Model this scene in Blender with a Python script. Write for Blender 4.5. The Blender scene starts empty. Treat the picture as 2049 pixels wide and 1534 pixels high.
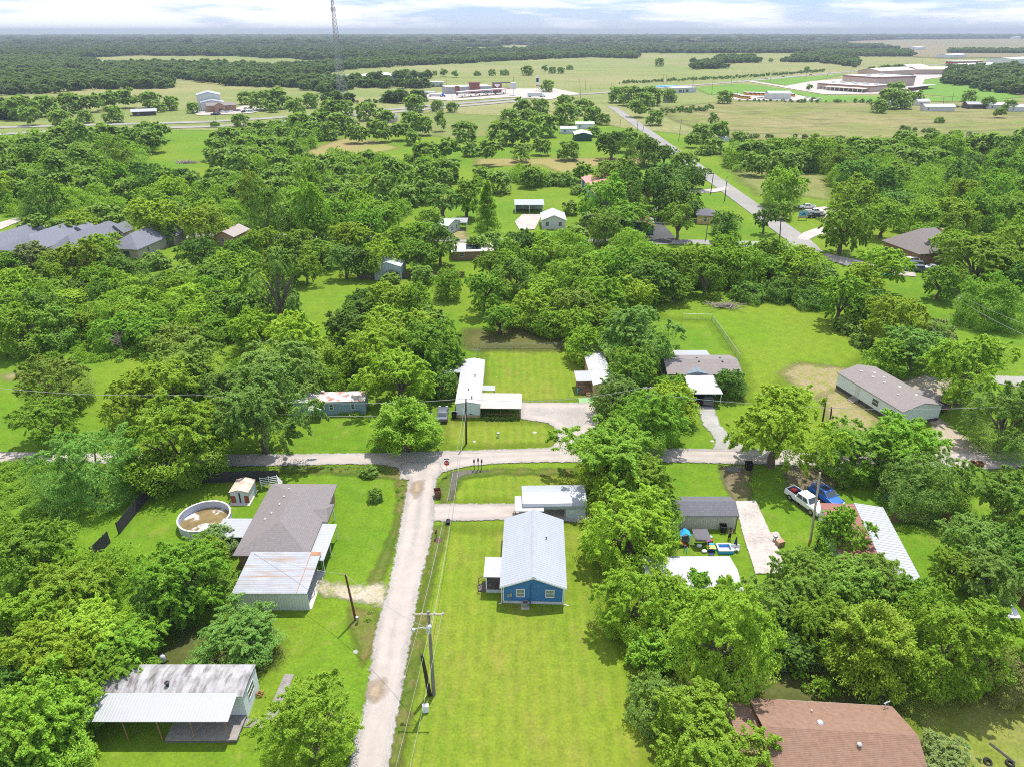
import bpy, bmesh, math, random
import numpy as np
from mathutils import Vector, Matrix
random.seed(7); RNG = np.random.default_rng(7)
S = bpy.context.scene
C = S.collection
# ------------------------------------------------------------------ camera
H = 58.0; F = 1400.0; W0, H0 = 2049.0, 1534.0
PITCH = math.atan(705 / F)
cam = bpy.data.cameras.new('camera'); camo = bpy.data.objects.new('camera', cam); C.objects.link(camo)
cam.sensor_width = 36; cam.lens = 36 * F / W0; cam.clip_start = 1; cam.clip_end = 90000
camo.location = (0, 0, H); camo.rotation_euler = (math.pi / 2 - PITCH, math.radians(0.0), 0)
S.camera = camo
# ------------------------------------------------------------------ light
SUN_DIR = Vector((1.5, 4.1, 10.6)).normalized()
EL = math.asin(SUN_DIR.z); AZ = math.atan2(SUN_DIR.x, SUN_DIR.y)
sun = bpy.data.lights.new('sun', 'SUN'); suno = bpy.data.objects.new('sun', sun); C.objects.link(suno)
sun.energy = 3.4; sun.angle = math.radians(0.6); sun.color = (1.0, 0.955, 0.88)
suno.rotation_euler = SUN_DIR.to_track_quat('Z', 'Y').to_euler(); suno.location = (0, 0, 200)
wd = bpy.data.worlds.new('World'); S.world = wd; wd.use_nodes = True
nt = wd.node_tree; nt.nodes.clear()
def N(t, tree=None, **kw):
    n = (tree or nt).nodes.new(t)
    for k, v in kw.items(): setattr(n, k, v)
    return n
sky = N('ShaderNodeTexSky', sky_type='NISHITA', sun_disc=False, sun_elevation=EL, sun_rotation=AZ)
sky.air_density = 1.0; sky.dust_density = 0.6; sky.ozone_density = 1.5
tc = N('ShaderNodeTexCoord'); sep = N('ShaderNodeSeparateXYZ')
mp = N('ShaderNodeMapping'); mp.inputs['Scale'].default_value = (4.2, 4.2, 36.0); mp.inputs['Location'].default_value = (0.35, 0.0, 0.25)
cl = N('ShaderNodeTexNoise'); cl.inputs['Scale'].default_value = 1.0; cl.inputs['Detail'].default_value = 9; cl.inputs['Roughness'].default_value = .6
cr = N('ShaderNodeValToRGB'); cr.color_ramp.elements[0].position = .50; cr.color_ramp.elements[1].position = .62
hz = N('ShaderNodeMapRange'); hz.inputs['From Min'].default_value = 0.0; hz.inputs['From Max'].default_value = 0.032; hz.inputs['To Min'].default_value = 1; hz.inputs['To Max'].default_value = 0
tint = N('ShaderNodeMix', data_type='RGBA', blend_type='MIX')
blue = N('ShaderNodeMix', data_type='RGBA', blend_type='MIX')
bw = N('ShaderNodeMapRange'); bw.inputs['From Min'].default_value = 0.05; bw.inputs['From Max'].default_value = 0.25; bw.inputs['To Min'].default_value = .85; bw.inputs['To Max'].default_value = 0
cmx = N('ShaderNodeMix', data_type='RGBA', blend_type='MIX'); bg = N('ShaderNodeBackground'); out = N('ShaderNodeOutputWorld')
L = nt.links.new
L(tc.outputs['Generated'], mp.inputs['Vector']); L(tc.outputs['Generated'], sep.inputs[0]); L(mp.outputs[0], cl.inputs['Vector'])
sx = N('ShaderNodeMapRange'); sx.inputs['From Min'].default_value = -.62; sx.inputs['From Max'].default_value = .1; sx.inputs['To Min'].default_value = .17; sx.inputs['To Max'].default_value = .02; L(sep.outputs['X'], sx.inputs['Value'])
sa = N('ShaderNodeMath', operation='ADD'); L(cl.outputs['Fac'], sa.inputs[0]); L(sx.outputs[0], sa.inputs[1]); L(sa.outputs[0], cr.inputs[0]); L(sep.outputs['Z'], hz.inputs['Value']); L(sep.outputs['Z'], bw.inputs['Value'])
# the low sky: clear blue thinning to pale air over the horizon, then cloud
L(bw.outputs[0], blue.inputs[0]); L(sky.outputs[0], blue.inputs[6]); blue.inputs[7].default_value = (1.35, 2.2, 3.9, 1)
L(hz.outputs[0], tint.inputs[0]); L(blue.outputs[2], tint.inputs[6]); tint.inputs[7].default_value = (2.75, 3.0, 3.45, 1)
L(cr.outputs[0], cmx.inputs[0]); L(tint.outputs[2], cmx.inputs[6]); cmx.inputs[7].default_value = (4.3, 4.4, 4.6, 1)
L(cmx.outputs[2], bg.inputs[0]); bg.inputs[1].default_value = 0.15; L(bg.outputs[0], out.inputs[0])
S.view_settings.view_transform = 'Standard'; S.view_settings.look = 'None'; S.view_settings.gamma = 1
S.view_settings.exposure = 0.92
S.cycles.max_bounces = 7; S.cycles.transparent_max_bounces = 12; S.cycles.diffuse_bounces = 4; S.cycles.glossy_bounces = 2; S.cycles.transmission_bounces = 4
S.cycles.use_denoising = False; S.cycles.filter_width = 1.05
# ------------------------------------------------------------------ pixel of the photo -> point of the place
def ray(px, py):
    u = (px - W0 / 2) / F; v = (H0 / 2 - py) / F
    return u, math.cos(PITCH) + math.sin(PITCH) * v, -math.sin(PITCH) + math.cos(PITCH) * v
def P(px, py, z=0.0):
    dx, dy, dz = ray(px, py); dz = min(dz, -1e-4)
    t = (z - H) / dz
    return Vector((dx * t, dy * t, z))
def depth(px, py, z=0.0):
    dx, dy, dz = ray(px, py); return (z - H) / min(dz, -1e-4)
# ------------------------------------------------------------------ materials
MATS = {}
def new_mat(name):
    m = bpy.data.materials.new(name); m.use_nodes = True; t = m.node_tree; t.nodes.clear()
    o = t.nodes.new('ShaderNodeOutputMaterial'); return m, t, o
def nn(t, ty, **inp):
    n = t.nodes.new(ty)
    for k, v in inp.items():
        k = k.replace('_', ' ')
        if k in n.inputs: n.inputs[k].default_value = v
    return n
def c4(c): return (c[0], c[1], c[2], 1)
def mixc(t, fac, a, b, blend='MIX'):
    m = t.nodes.new('ShaderNodeMix'); m.data_type = 'RGBA'; m.blend_type = blend
    for sock, v in ((m.inputs[0], fac), (m.inputs[6], a), (m.inputs[7], b)):
        if hasattr(v, 'is_linked'): t.links.new(v, sock)
        elif isinstance(v, (int, float)): sock.default_value = v
        else: sock.default_value = c4(v)
    return m.outputs[2]
def noise(t, vec, scale, detail=4, rough=.55, stretch=None):
    if stretch:
        mpn = t.nodes.new('ShaderNodeMapping'); mpn.inputs['Scale'].default_value = stretch; t.links.new(vec, mpn.inputs[0]); vec = mpn.outputs[0]
    n = nn(t, 'ShaderNodeTexNoise', Scale=scale, Detail=detail, Roughness=rough); t.links.new(vec, n.inputs['Vector']); return n.outputs['Fac']
def ramp(t, f, a, b):
    r = nn(t, 'ShaderNodeMapRange'); r.inputs['From Min'].default_value = a; r.inputs['From Max'].default_value = b; t.links.new(f, r.inputs['Value']); return r.outputs[0]
def objvec(t):
    return t.nodes.new('ShaderNodeTexCoord').outputs['Object']
def mat(name, col, rough=.8, var=.15, scale=2.0, stripe=None, stain=None, bump=.0, metal=0.0, spec=.3, stretch=None):
    """solid material with tonal variation; stripe=(axis, period, darkness); stain=(colour, scale, lo, hi, stretch)"""
    if name in MATS: return MATS[name]
    m, t, o = new_mat(name); v = objvec(t)
    f = noise(t, v, scale, 5, .6, stretch)
    c = mixc(t, ramp(t, f, .3, .7), [x * (1 - var) for x in col], [min(1, x * (1 + var)) for x in col])
    f2 = noise(t, v, scale * 9, 3, .6)
    c = mixc(t, ramp(t, f2, .35, .65), c, mixc(t, .5, c, [x * .8 for x in col])) if var > 0 else c
    if stain:
        sc, ss, lo, hi = stain[:4]
        fs = noise(t, v, ss, 6, .65, stain[4] if len(stain) > 4 else None)
        c = mixc(t, ramp(t, fs, lo, hi), c, sc)
    h = None
    if stripe:
        ax, per, dark = stripe
        sp = t.nodes.new('ShaderNodeSeparateXYZ'); t.links.new(v, sp.inputs[0])
        ml = nn(t, 'ShaderNodeMath'); ml.operation = 'MULTIPLY'; ml.inputs[1].default_value = 1 / per; t.links.new(sp.outputs['XYZ'.index(ax)], ml.inputs[0])
        fr = nn(t, 'ShaderNodeMath'); fr.operation = 'FRACT'; t.links.new(ml.outputs[0], fr.inputs[0])
        r = t.nodes.new('ShaderNodeValToRGB'); e = r.color_ramp.elements
        e[0].position = 0; e[0].color = (1, 1, 1, 1); e[1].position = .22; e[1].color = (0, 0, 0, 1)
        k = r.color_ramp.elements.new(.1); k.color = (1, 1, 1, 1)
        t.links.new(fr.outputs[0], r.inputs[0]); h = r.outputs[0]
        mm = nn(t, 'ShaderNodeMath'); mm.operation = 'MULTIPLY'; mm.inputs[1].default_value = dark; t.links.new(h, mm.inputs[0])
        c = mixc(t, mm.outputs[0], c, [x * .35 for x in col])
    b = nn(t, 'ShaderNodeBsdfPrincipled', Roughness=rough, Metallic=metal); b.inputs['Specular IOR Level'].default_value = spec
    t.links.new(c, b.inputs['Base Color'])
    if bump or h is not None:
        bp = nn(t, 'ShaderNodeBump', Strength=bump or .4, Distance=.03); t.links.new(h if h is not None else f2, bp.inputs['Height']); t.links.new(bp.outputs[0], b.inputs['Normal'])
    t.links.new(b.outputs[0], o.inputs[0]); MATS[name] = m; return m
def edge_alpha(t, shader, o, amp, nscale, width):
    """a sheet whose ragged border lets the sheet below show"""
    at = t.nodes.new('ShaderNodeAttribute'); at.attribute_name = 'edge'
    g = t.nodes.new('ShaderNodeNewGeometry')
    n1 = noise(t, g.outputs['Position'], nscale, 5, .65)
    a = nn(t, 'ShaderNodeMath'); a.operation = 'MULTIPLY_ADD'; t.links.new(n1, a.inputs[0]); a.inputs[1].default_value = amp * 2; a.inputs[2].default_value = -amp
    s = nn(t, 'ShaderNodeMath'); s.operation = 'ADD'; t.links.new(at.outputs['Fac'], s.inputs[0]); t.links.new(a.outputs[0], s.inputs[1])
    r = ramp(t, s.outputs[0], -width, width)
    tr = t.nodes.new('ShaderNodeBsdfTransparent'); mx = t.nodes.new('ShaderNodeMixShader')
    t.links.new(r, mx.inputs[0]); t.links.new(tr.outputs[0], mx.inputs[1]); t.links.new(shader, mx.inputs[2]); t.links.new(mx.outputs[0], o.inputs[0])
def ground_mat(name, a, b, c, big=.012, mid=.09, fine=2.2, amp=0.5, nscale=.8, width=.15, alpha=True, rough=.95, dry=None, dryamt=(.55, .75), bump=.5, stretch=None, pits=None, speck=False, track=None, mow=0.0):
    """ground cover from three tones, mixed at three sizes; optional patches of a fourth"""
    m, t, o = new_mat(name); g = t.nodes.new('ShaderNodeNewGeometry'); v = g.outputs['Position']
    col = mixc(t, ramp(t, noise(t, v, mid, 5, .6, stretch), .36, .64), a, b)
    col = mixc(t, ramp(t, noise(t, v, big, 4, .55), .4, .66), col, c)
    if dry is not None: col = mixc(t, ramp(t, noise(t, v, mid * 1.7, 6, .7, stretch), *dryamt), col, dry)
    ff = noise(t, v, fine, 4, .7)
    col = mixc(t, ramp(t, noise(t, v, fine * .18, 7, .75), .36, .66), mixc(t, .42, col, (.06, .10, .008)), col) if pits is None and speck else col
    col = mixc(t, ramp(t, ff, .3, .72), mixc(t, .45, col, (0.02, 0.03, 0.008)), col)
    if speck:
        pm = nn(t, 'ShaderNodeMath'); pm.operation = 'MULTIPLY'; t.links.new(ramp(t, noise(t, v, fine * .33, 6, .8), .56, .70), pm.inputs[0]); t.links.new(ramp(t, noise(t, v, mid * .8, 3, .6), .42, .66), pm.inputs[1])
        col = mixc(t, pm.outputs[0], col, (.24, .17, .06))
    if mow:
        sx = t.nodes.new('ShaderNodeSeparateXYZ'); t.links.new(v, sx.inputs[0]); wv = nn(t, 'ShaderNodeMath'); wv.operation = 'MULTIPLY_ADD'; t.links.new(sx.outputs['X'], wv.inputs[0]); wv.inputs[1].default_value = 4.6
        wn = nn(t, 'ShaderNodeMath'); wn.operation = 'MULTIPLY'; t.links.new(noise(t, v, .15, 3, .5), wn.inputs[0]); wn.inputs[1].default_value = 6; t.links.new(wn.outputs[0], wv.inputs[2])
        sn = nn(t, 'ShaderNodeMath'); sn.operation = 'SINE'; t.links.new(wv.outputs[0], sn.inputs[0]); mk = nn(t, 'ShaderNodeMath'); mk.operation = 'MULTIPLY'; t.links.new(ramp(t, sn.outputs[0], -.6, .9), mk.inputs[0]); mk.inputs[1].default_value = mow
        col = mixc(t, mk.outputs[0], col, (.27, .30, .035))
    if track is not None:
        ea = t.nodes.new('ShaderNodeAttribute'); ea.attribute_name = 'edge'; r = t.nodes.new('ShaderNodeValToRGB'); el = r.color_ramp.elements; el[0].position = .08; el[0].color = (0, 0, 0, 1); el[1].position = .9; el[1].color = (0, 0, 0, 1)
        for ps, vv in ((.22, 1), (.38, .9), (.52, .1), (.75, .0)): e_ = el.new(ps); e_.color = (vv, vv, vv, 1)
        dv = nn(t, 'ShaderNodeMath'); dv.operation = 'DIVIDE'; t.links.new(ea.outputs['Fac'], dv.inputs[0]); dv.inputs[1].default_value = 4.0; ad = nn(t, 'ShaderNodeMath'); ad.operation = 'ADD'; t.links.new(dv.outputs[0], ad.inputs[0]); wz = nn(t, 'ShaderNodeMath'); wz.operation = 'MULTIPLY_ADD'; t.links.new(noise(t, v, .35, 3, .6), wz.inputs[0]); wz.inputs[1].default_value = .22; wz.inputs[2].default_value = -.11; t.links.new(wz.outputs[0], ad.inputs[1]); t.links.new(ad.outputs[0], r.inputs[0])
        col = mixc(t, r.outputs[0], col, mixc(t, ramp(t, noise(t, v, .5, 5, .65), .35, .7), track, [x * .82 for x in track]))
    if pits is not None: col = mixc(t, ramp(t, noise(t, v, fine * .22, 6, .75), .57, .68), col, pits)
    s = nn(t, 'ShaderNodeBsdfPrincipled', Roughness=rough); s.inputs['Specular IOR Level'].default_value = .1
    t.links.new(col, s.inputs['Base Color'])
    bp = nn(t, 'ShaderNodeBump', Strength=bump, Distance=.12); t.links.new(ff, bp.inputs['Height']); t.links.new(bp.outputs[0], s.inputs['Normal'])
    if alpha: edge_alpha(t, s.outputs[0], o, amp, nscale, width)
    else: t.links.new(s.outputs[0], o.inputs[0])
    return m
# ------------------------------------------------------------------ meshes
def link(name, me, parent=None, m=None):
    o = bpy.data.objects.new(name, me); C.objects.link(o)
    if m is not None and not me.materials: me.materials.append(m)
    if parent is not None: o.parent = parent
    return o
def np_mesh(name, v, f, attr=None):
    """v n x 3, f m x k (uniform polygons)"""
    me = bpy.data.meshes.new(name); v = np.asarray(v, np.float32); f = np.asarray(f, np.int32)
    me.vertices.add(len(v)); me.vertices.foreach_set('co', v.ravel())
    k = f.shape[1]; me.loops.add(f.size); me.loops.foreach_set('vertex_index', f.ravel())
    me.polygons.add(len(f)); me.polygons.foreach_set('loop_start', np.arange(0, f.size, k, dtype=np.int32))
    if attr is not None:
        a = me.attributes.new('edge', 'FLOAT', 'POINT'); a.data.foreach_set('value', np.asarray(attr, np.float32))
    me.update(calc_edges=True); return me
class MB:
    def __init__(s): s.v = []; s.f = []
    def add(s, vs, fs):
        n = len(s.v); s.v += [tuple(p) for p in vs]; s.f += [tuple(i + n for i in f) for f in fs]; return s
    def box(s, x0, y0, z0, x1, y1, z1):
        return s.add([(x0, y0, z0), (x1, y0, z0), (x1, y1, z0), (x0, y1, z0), (x0, y0, z1), (x1, y0, z1), (x1, y1, z1), (x0, y1, z1)],
                     [(0, 3, 2, 1), (4, 5, 6, 7), (0, 1, 5, 4), (1, 2, 6, 5), (2, 3, 7, 6), (3, 0, 4, 7)])
    def prism(s, poly, d):
        """poly: points; extruded by vector d"""
        n = len(poly); q = [tuple(Vector(p) + Vector(d)) for p in poly]
        return s.add(list(poly) + q, [tuple(range(n))[::-1], tuple(range(n, 2 * n))] + [(i, (i + 1) % n, n + (i + 1) % n, n + i) for i in range(n)])
    def slab(s, quad, th):
        return s.prism([Vector(p) for p in quad], (0, 0, -th))
    def tube(s, pts, r, n=8, r1=None, cap=True):
        pts = [Vector(p) for p in pts]; m = len(pts); rings = []; vs = []; fs = []
        for i, p in enumerate(pts):
            d = (pts[min(i + 1, m - 1)] - pts[max(i - 1, 0)])
            d = d.normalized() if d.length > 1e-9 else Vector((0, 0, 1))
            a = d.orthogonal().normalized(); b = d.cross(a)
            if abs(d.z) < .95:
                a = d.cross(Vector((0, 0, 1))).normalized(); b = d.cross(a)
            rr = r if r1 is None else r + (r1 - r) * i / max(1, m - 1)
            for k in range(n): vs.append(p + (a * math.cos(2 * math.pi * k / n) + b * math.sin(2 * math.pi * k / n)) * rr)
        for i in range(m - 1):
            for k in range(n): fs.append((i * n + k, i * n + (k + 1) % n, (i + 1) * n + (k + 1) % n, (i + 1) * n + k))
        if cap: fs += [tuple(range(n))[::-1], tuple(range((m - 1) * n, m * n))]
        return s.add(vs, fs)
    def lathe(s, c, prof, n=16):
        """prof: (r, z) list around the vertical axis at c"""
        vs = []; fs = []; c = Vector(c)
        for r, z in prof:
            for k in range(n): vs.append(c + Vector((r * math.cos(2 * math.pi * k / n), r * math.sin(2 * math.pi * k / n), z)))
        for i in range(len(prof) - 1):
            for k in range(n): fs.append((i * n + k, i * n + (k + 1) % n, (i + 1) * n + (k + 1) % n, (i + 1) * n + k))
        return s.add(vs, fs)
    def mesh(s, name):
        me = bpy.data.meshes.new(name); me.from_pydata(s.v, [], s.f); me.update(); return me
    def build(s, name, m, parent=None, bevel=0, smooth=False):
        me = s.mesh(name)
        if smooth: me.shade_smooth()
        o = link(name, me, parent, m)
        if bevel:
            b = o.modifiers.new('bevel', 'BEVEL'); b.width = bevel; b.segments = 2; b.limit_method = 'ANGLE'
        return o
def tag(o, label=None, cat=None, group=None, kind=None):
    if label: o['label'] = label
    if cat: o['category'] = cat
    if group: o['group'] = group
    if kind: o['kind'] = kind
    return o
def empty(name, loc, rz=0.0, label=None, cat=None, group=None):
    o = bpy.data.objects.new(name, None); C.objects.link(o); o.location = loc; o.rotation_euler = (0, 0, rz); o.empty_display_size = .3
    return tag(o, label, cat, group)
def dup(src, loc, rz=0.0, label=None, group=None, scale=None):
    r = src.copy(); C.objects.link(r); r.location = loc; r.rotation_euler = (0, 0, rz)
    if scale: r.scale = scale
    if label: r['label'] = label
    if group: r['group'] = group
    for ch in src.children:
        c = ch.copy(); C.objects.link(c); c.parent = r; c.matrix_parent_inverse = ch.matrix_parent_inverse
        for g in ch.children:
            d = g.copy(); C.objects.link(d); d.parent = c; d.matrix_parent_inverse = g.matrix_parent_inverse
    return r
def single(name, mb, m, label, cat, loc=(0, 0, 0), rz=0, group=None, bevel=0, smooth=False):
    o = mb.build(name, m, None, bevel, smooth); o.location = loc; o.rotation_euler = (0, 0, rz); return tag(o, label, cat, group)
# ------------------------------------------------------------------ ground
def sdist(px, py, poly):
    """signed distance of points to polygon, positive inside"""
    poly = np.asarray(poly, float); n = len(poly); d = np.full(px.shape, 1e18); ins = np.zeros(px.shape, bool)
    for i in range(n):
        ax, ay = poly[i]; bx, by = poly[(i + 1) % n]; ex, ey = bx - ax, by - ay; l2 = ex * ex + ey * ey + 1e-12
        t = np.clip(((px - ax) * ex + (py - ay) * ey) / l2, 0, 1)
        d = np.minimum(d, (px - ax - t * ex) ** 2 + (py - ay - t * ey) ** 2)
        with np.errstate(divide='ignore', invalid='ignore'):
            c = ((ay > py) != (by > py)) & (px < (bx - ax) * (py - ay) / (by - ay + 1e-15) + ax)
        ins ^= c
    return np.where(ins, 1, -1) * np.sqrt(d)
LAYER = [0]
def patch(name, pts, m, cell=1.0, margin=1.0, z=None, world=False, kind='structure'):
    poly = [tuple(p) for p in pts] if world else [tuple(P(*p))[:2] for p in pts]
    a = np.asarray(poly); x0, y0 = a.min(0) - margin - cell; x1, y1 = a.max(0) + margin + cell
    xs = np.arange(x0, x1 + cell, cell); ys = np.arange(y0, y1 + cell, cell)
    X, Y = np.meshgrid(xs, ys); sd = sdist(X, Y, poly)
    if z is None: LAYER[0] += 1; z = .004 * LAYER[0]
    nx, ny = len(xs), len(ys); idx = np.arange(nx * ny).reshape(ny, nx)
    q = np.stack([idx[:-1, :-1], idx[:-1, 1:], idx[1:, 1:], idx[1:, :-1]], -1).reshape(-1, 4)
    keep = (sd.ravel()[q] > -margin).any(1); q = q[keep]; used = np.unique(q)
    re = np.full(nx * ny, -1); re[used] = np.arange(len(used))
    v = np.stack([X.ravel(), Y.ravel(), np.full(nx * ny, z)], 1)[used]
    o = link(name, np_mesh(name, v, re[q], sd.ravel()[used]), None, m); o['kind'] = kind
    return o
def strip(pts, width):
    """world polygon of a road of given width along px points"""
    c = [P(*p) for p in pts]; l = []; r = []
    for i, p in enumerate(c):
        d = (c[min(i + 1, len(c) - 1)] - c[max(i - 1, 0)]).normalized(); n = Vector((-d.y, d.x, 0)) * width / 2
        l.append((p + n)[:2]); r.append((p - n)[:2])
    return l + r[::-1]
G_PASTURE = ground_mat('pasture_grass', (.24, .27, .085), (.185, .235, .06), (.30, .27, .125), big=.0028, mid=.011, fine=.25, alpha=False, dry=(.15, .20, .05), dryamt=(.5, .72), bump=.3, stretch=(.45, 1.6, 1))
gv = []; R0 = 30000
gr = MB(); gr.add([(-R0, -2000, 0), (R0, -2000, 0), (R0, R0, 0), (-R0, R0, 0)], [(0, 1, 2, 3)])
tag(gr.build('ground', G_PASTURE), kind='structure')
LG1, LG2, LG3 = (.155, .285, .012), (.115, .25, .012), (.215, .30, .02)
G_LAWN = ground_mat('lawn_grass', speck=True, a=LG1, b=LG2, c=LG3, big=.022, mid=.16, fine=3.0, amp=6, nscale=.05, width=3, dry=(.27, .27, .06), dryamt=(.56, .82))
G_LAWN2 = ground_mat('mown_lawn_grass', speck=True, a=(.19, .29, .016), b=(.15, .265, .014), c=(.245, .285, .032), mow=.13, big=.035, mid=.22, fine=3.4, amp=2, nscale=.12, width=1.5, dry=(.30, .25, .06), dryamt=(.50, .80), stretch=(1, .35, 1), pits=None)
G_ROUGH = ground_mat('rough_meadow_grass', speck=True, a=(.22, .27, .075), b=(.18, .24, .05), c=(.28, .27, .10), big=.01, mid=.05, fine=.9, amp=5, nscale=.06, width=3, dry=(.26, .2, .09))
G_TAN = ground_mat('dry_field_grass', (.36, .25, .13), (.29, .24, .09), (.26, .27, .07), big=.02, mid=.09, fine=1.0, amp=4, nscale=.09, width=2.5, dry=(.4, .3, .18))
G_DIRT = ground_mat('bare_dirt_soil', (.36, .265, .17), (.27, .25, .10), (.33, .26, .15), big=.1, mid=.35, fine=2.5, amp=2.2, nscale=.3, width=1.2, dry=(.22, .25, .05), dryamt=(.46, .62))
G_MUD = ground_mat('muddy_soil', (.15, .11, .075), (.21, .16, .11), (.17, .17, .05), big=.1, mid=.5, fine=2.5, amp=1.2, nscale=.5, width=.5, dry=(.14, .2, .03), dryamt=(.52, .66))
G_GRAVEL = ground_mat('pale_gravel', (.385, .35, .325), (.45, .41, .385), (.33, .295, .27), track=(.40, .35, .315), big=.05, mid=.3, fine=6, amp=.55, nscale=1.3, width=.12, dry=(.40, .32, .26), dryamt=(.6, .85), bump=.35)
G_GRAVEL2 = ground_mat('grey_gravel', (.38, .36, .345), (.46, .44, .42), (.34, .33, .3), big=.08, mid=.4, fine=6, amp=.7, nscale=1.0, width=.15, dry=(.2, .24, .06), dryamt=(.68, .8))
G_CONC = ground_mat('weathered_concrete', (.50, .45, .42), (.43, .38, .35), (.55, .5, .47), big=.2, mid=.6, fine=3, amp=.12, nscale=1.5, width=.06, dry=(.33, .27, .23), dryamt=(.62, .8), bump=.15)
G_ASPH = ground_mat('asphalt', (.33, .31, .30), (.37, .35, .335), (.30, .285, .275), big=.04, mid=.2, fine=4, amp=.2, nscale=.6, width=.12, bump=.15)
G_ASPHD = ground_mat('dark_asphalt', (.10, .10, .11), (.12, .12, .13), (.085, .085, .09), big=.04, mid=.2, fine=4, amp=.2, nscale=.6, width=.1, bump=.15)
G_WOOD = ground_mat('dark_leaf_litter', (.095, .095, .03), (.13, .13, .035), (.08, .10, .025), big=.04, mid=.15, fine=1.6, amp=4, nscale=.1, width=2)  # dark olive ground tones for the wood floor
G_DITCH = ground_mat('ditch_weed_grass', (.11, .17, .015), (.18, .15, .05), (.085, .15, .015), big=.08, mid=.5, fine=2.5, amp=.9, nscale=.5, width=.5, dry=(.2, .15, .07), dryamt=(.55, .75))
G_WET = ground_mat('wet_mud', (.13, .115, .10), (.17, .15, .13), (.12, .11, .09), big=.2, mid=.5, fine=2.5, amp=.5, nscale=.8, width=.2, rough=.25)
def pat(*a, **k): return patch(*a, **k)
pat('lawn', [(-900, 1750), (2950, 1750), (2300, 300), (2100, 282), (1900, 283), (1460, 280), (1230, 255), (1180, 238), (640, 262), (440, 262), (230, 258), (-300, 290)], G_LAWN, 3, 9)
pat('meadow', [(1330, 215), (1450, 203), (2049, 204), (2400, 210), (2400, 285), (2049, 283), (1850, 284), (1700, 282), (1500, 281), (1420, 270), (1345, 240)], ground_mat('olive_meadow_grass', (.27, .255, .09), (.20, .255, .05), (.36, .285, .15), big=.014, mid=.035, fine=.7, amp=8, nscale=.03, width=4, dry=(.17, .16, .07), dryamt=(.50, .62), stretch=(.5, 1.5, 1), speck=True), 4, 12)
pat('field', [(860, 225), (1000, 232), (1000, 270), (900, 278), (800, 262), (830, 232)], G_ROUGH, 3, 8)
pat('field', [(612, 303), (690, 276), (745, 282), (800, 296), (768, 304), (720, 318), (640, 318)], G_TAN, 2, 7)
pat('field', [(955, 318), (1300, 316), (1290, 330), (1180, 334), (1130, 350), (1080, 330), (955, 334)], G_TAN, 2, 6)
pat('field', [(1440, 300), (1480, 340), (1560, 345), (1650, 352), (1660, 400), (1590, 390), (1520, 392), (1465, 345)], G_ROUGH, 2, 6)
pat('field', [(1460, 1600), (2300, 1600), (2300, 1300), (2000, 1330), (1900, 1400), (1820, 1420), (1850, 1500)], ground_mat('thin_dry_lawn', speck=True, a=(.25, .27, .05), b=(.2, .26, .03), c=(.3, .27, .09), big=.06, mid=.3, fine=3, amp=2, nscale=.15, width=1.5, dry=(.34, .27, .14)), .8, 4)
pat('lawn', [(850, 1060), (1200, 1045), (1215, 1180), (1290, 1380), (1330, 1600), (780, 1600), (830, 1250)], G_LAWN2, .8, 4)
pat('lawn', [(965, 700), (1180, 700), (1180, 800), (1050, 806), (965, 800)], G_LAWN2, .8, 3)
pat('lawn', [(905, 942), (1160, 945), (1180, 1003), (895, 1005), (890, 980)], G_LAWN2, .7, 2)
pat('lawn', [(890, 845), (1090, 843), (1112, 865), (1105, 893), (890, 895)], G_LAWN2, .7, 2)
pat('lawn', [(1310, 600), (1630, 610), (1740, 700), (1690, 735), (1590, 730), (1550, 800), (1490, 800), (1480, 720), (1420, 640), (1320, 640)], ground_mat('bright_lawn_grass', speck=True, a=(.17, .30, .012), b=(.135, .27, .012), c=(.22, .30, .022), big=.035, mid=.14, fine=3, amp=3, nscale=.1, width=2), 1.2, 4)
pat('dirt_patch', [(1560, 745), (1600, 728), (1690, 736), (1700, 765), (1680, 792), (1640, 800), (1610, 785)], G_DIRT, .7, 3.5)
pat('dirt_patch', [(1640, 790), (1680, 780), (1760, 840), (1740, 870), (1660, 850)], G_DIRT, .7, 3)
pat('dirt_patch', [(0, 752), (30, 745), (40, 758), (15, 762)], G_DIRT, .5, 1.5)
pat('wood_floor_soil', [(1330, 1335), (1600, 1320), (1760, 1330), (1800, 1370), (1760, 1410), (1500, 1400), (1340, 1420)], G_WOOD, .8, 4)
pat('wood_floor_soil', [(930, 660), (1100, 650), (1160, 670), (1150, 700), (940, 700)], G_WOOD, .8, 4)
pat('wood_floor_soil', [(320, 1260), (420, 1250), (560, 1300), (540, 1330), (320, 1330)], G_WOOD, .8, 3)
for q in ([(800, 935), (815, 945), (812, 1000), (780, 1120), (770, 1150), (758, 1180), (735, 1172), (790, 1050), (798, 960), (690, 948), (560, 945), (560, 932), (690, 934)],
          [(874, 968), (905, 948), (1000, 938), (1120, 938), (1180, 940), (1180, 952), (1000, 948), (925, 958), (905, 1000), (885, 1004)],
          [(868, 1060), (895, 1045), (890, 1075), (862, 1175), (845, 1290), (800, 1534), (770, 1534), (815, 1330), (848, 1180)],
          [(700, 1218), (762, 1222), (750, 1290), (725, 1330), (700, 1260)]):
    pat('ditch_grass', q, G_DITCH, .35, 1.2)
pat('puddle_water', [(903, 945), (935, 940), (985, 943), (960, 946), (925, 951), (914, 962), (905, 1000), (899, 1000), (903, 962)], G_WET, .25, .6)
pat('dirt_patch', [(640, 1162), (700, 1172), (775, 1168), (768, 1212), (700, 1200), (650, 1192), (636, 1180)], ground_mat('pale_worn_gravel', (.50, .44, .36), (.44, .38, .27), (.4, .36, .22), big=.1, mid=.5, fine=4, amp=1.4, nscale=.6, width=.4, dry=(.2, .25, .04), dryamt=(.52, .68)), .35, 1.6)
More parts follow.
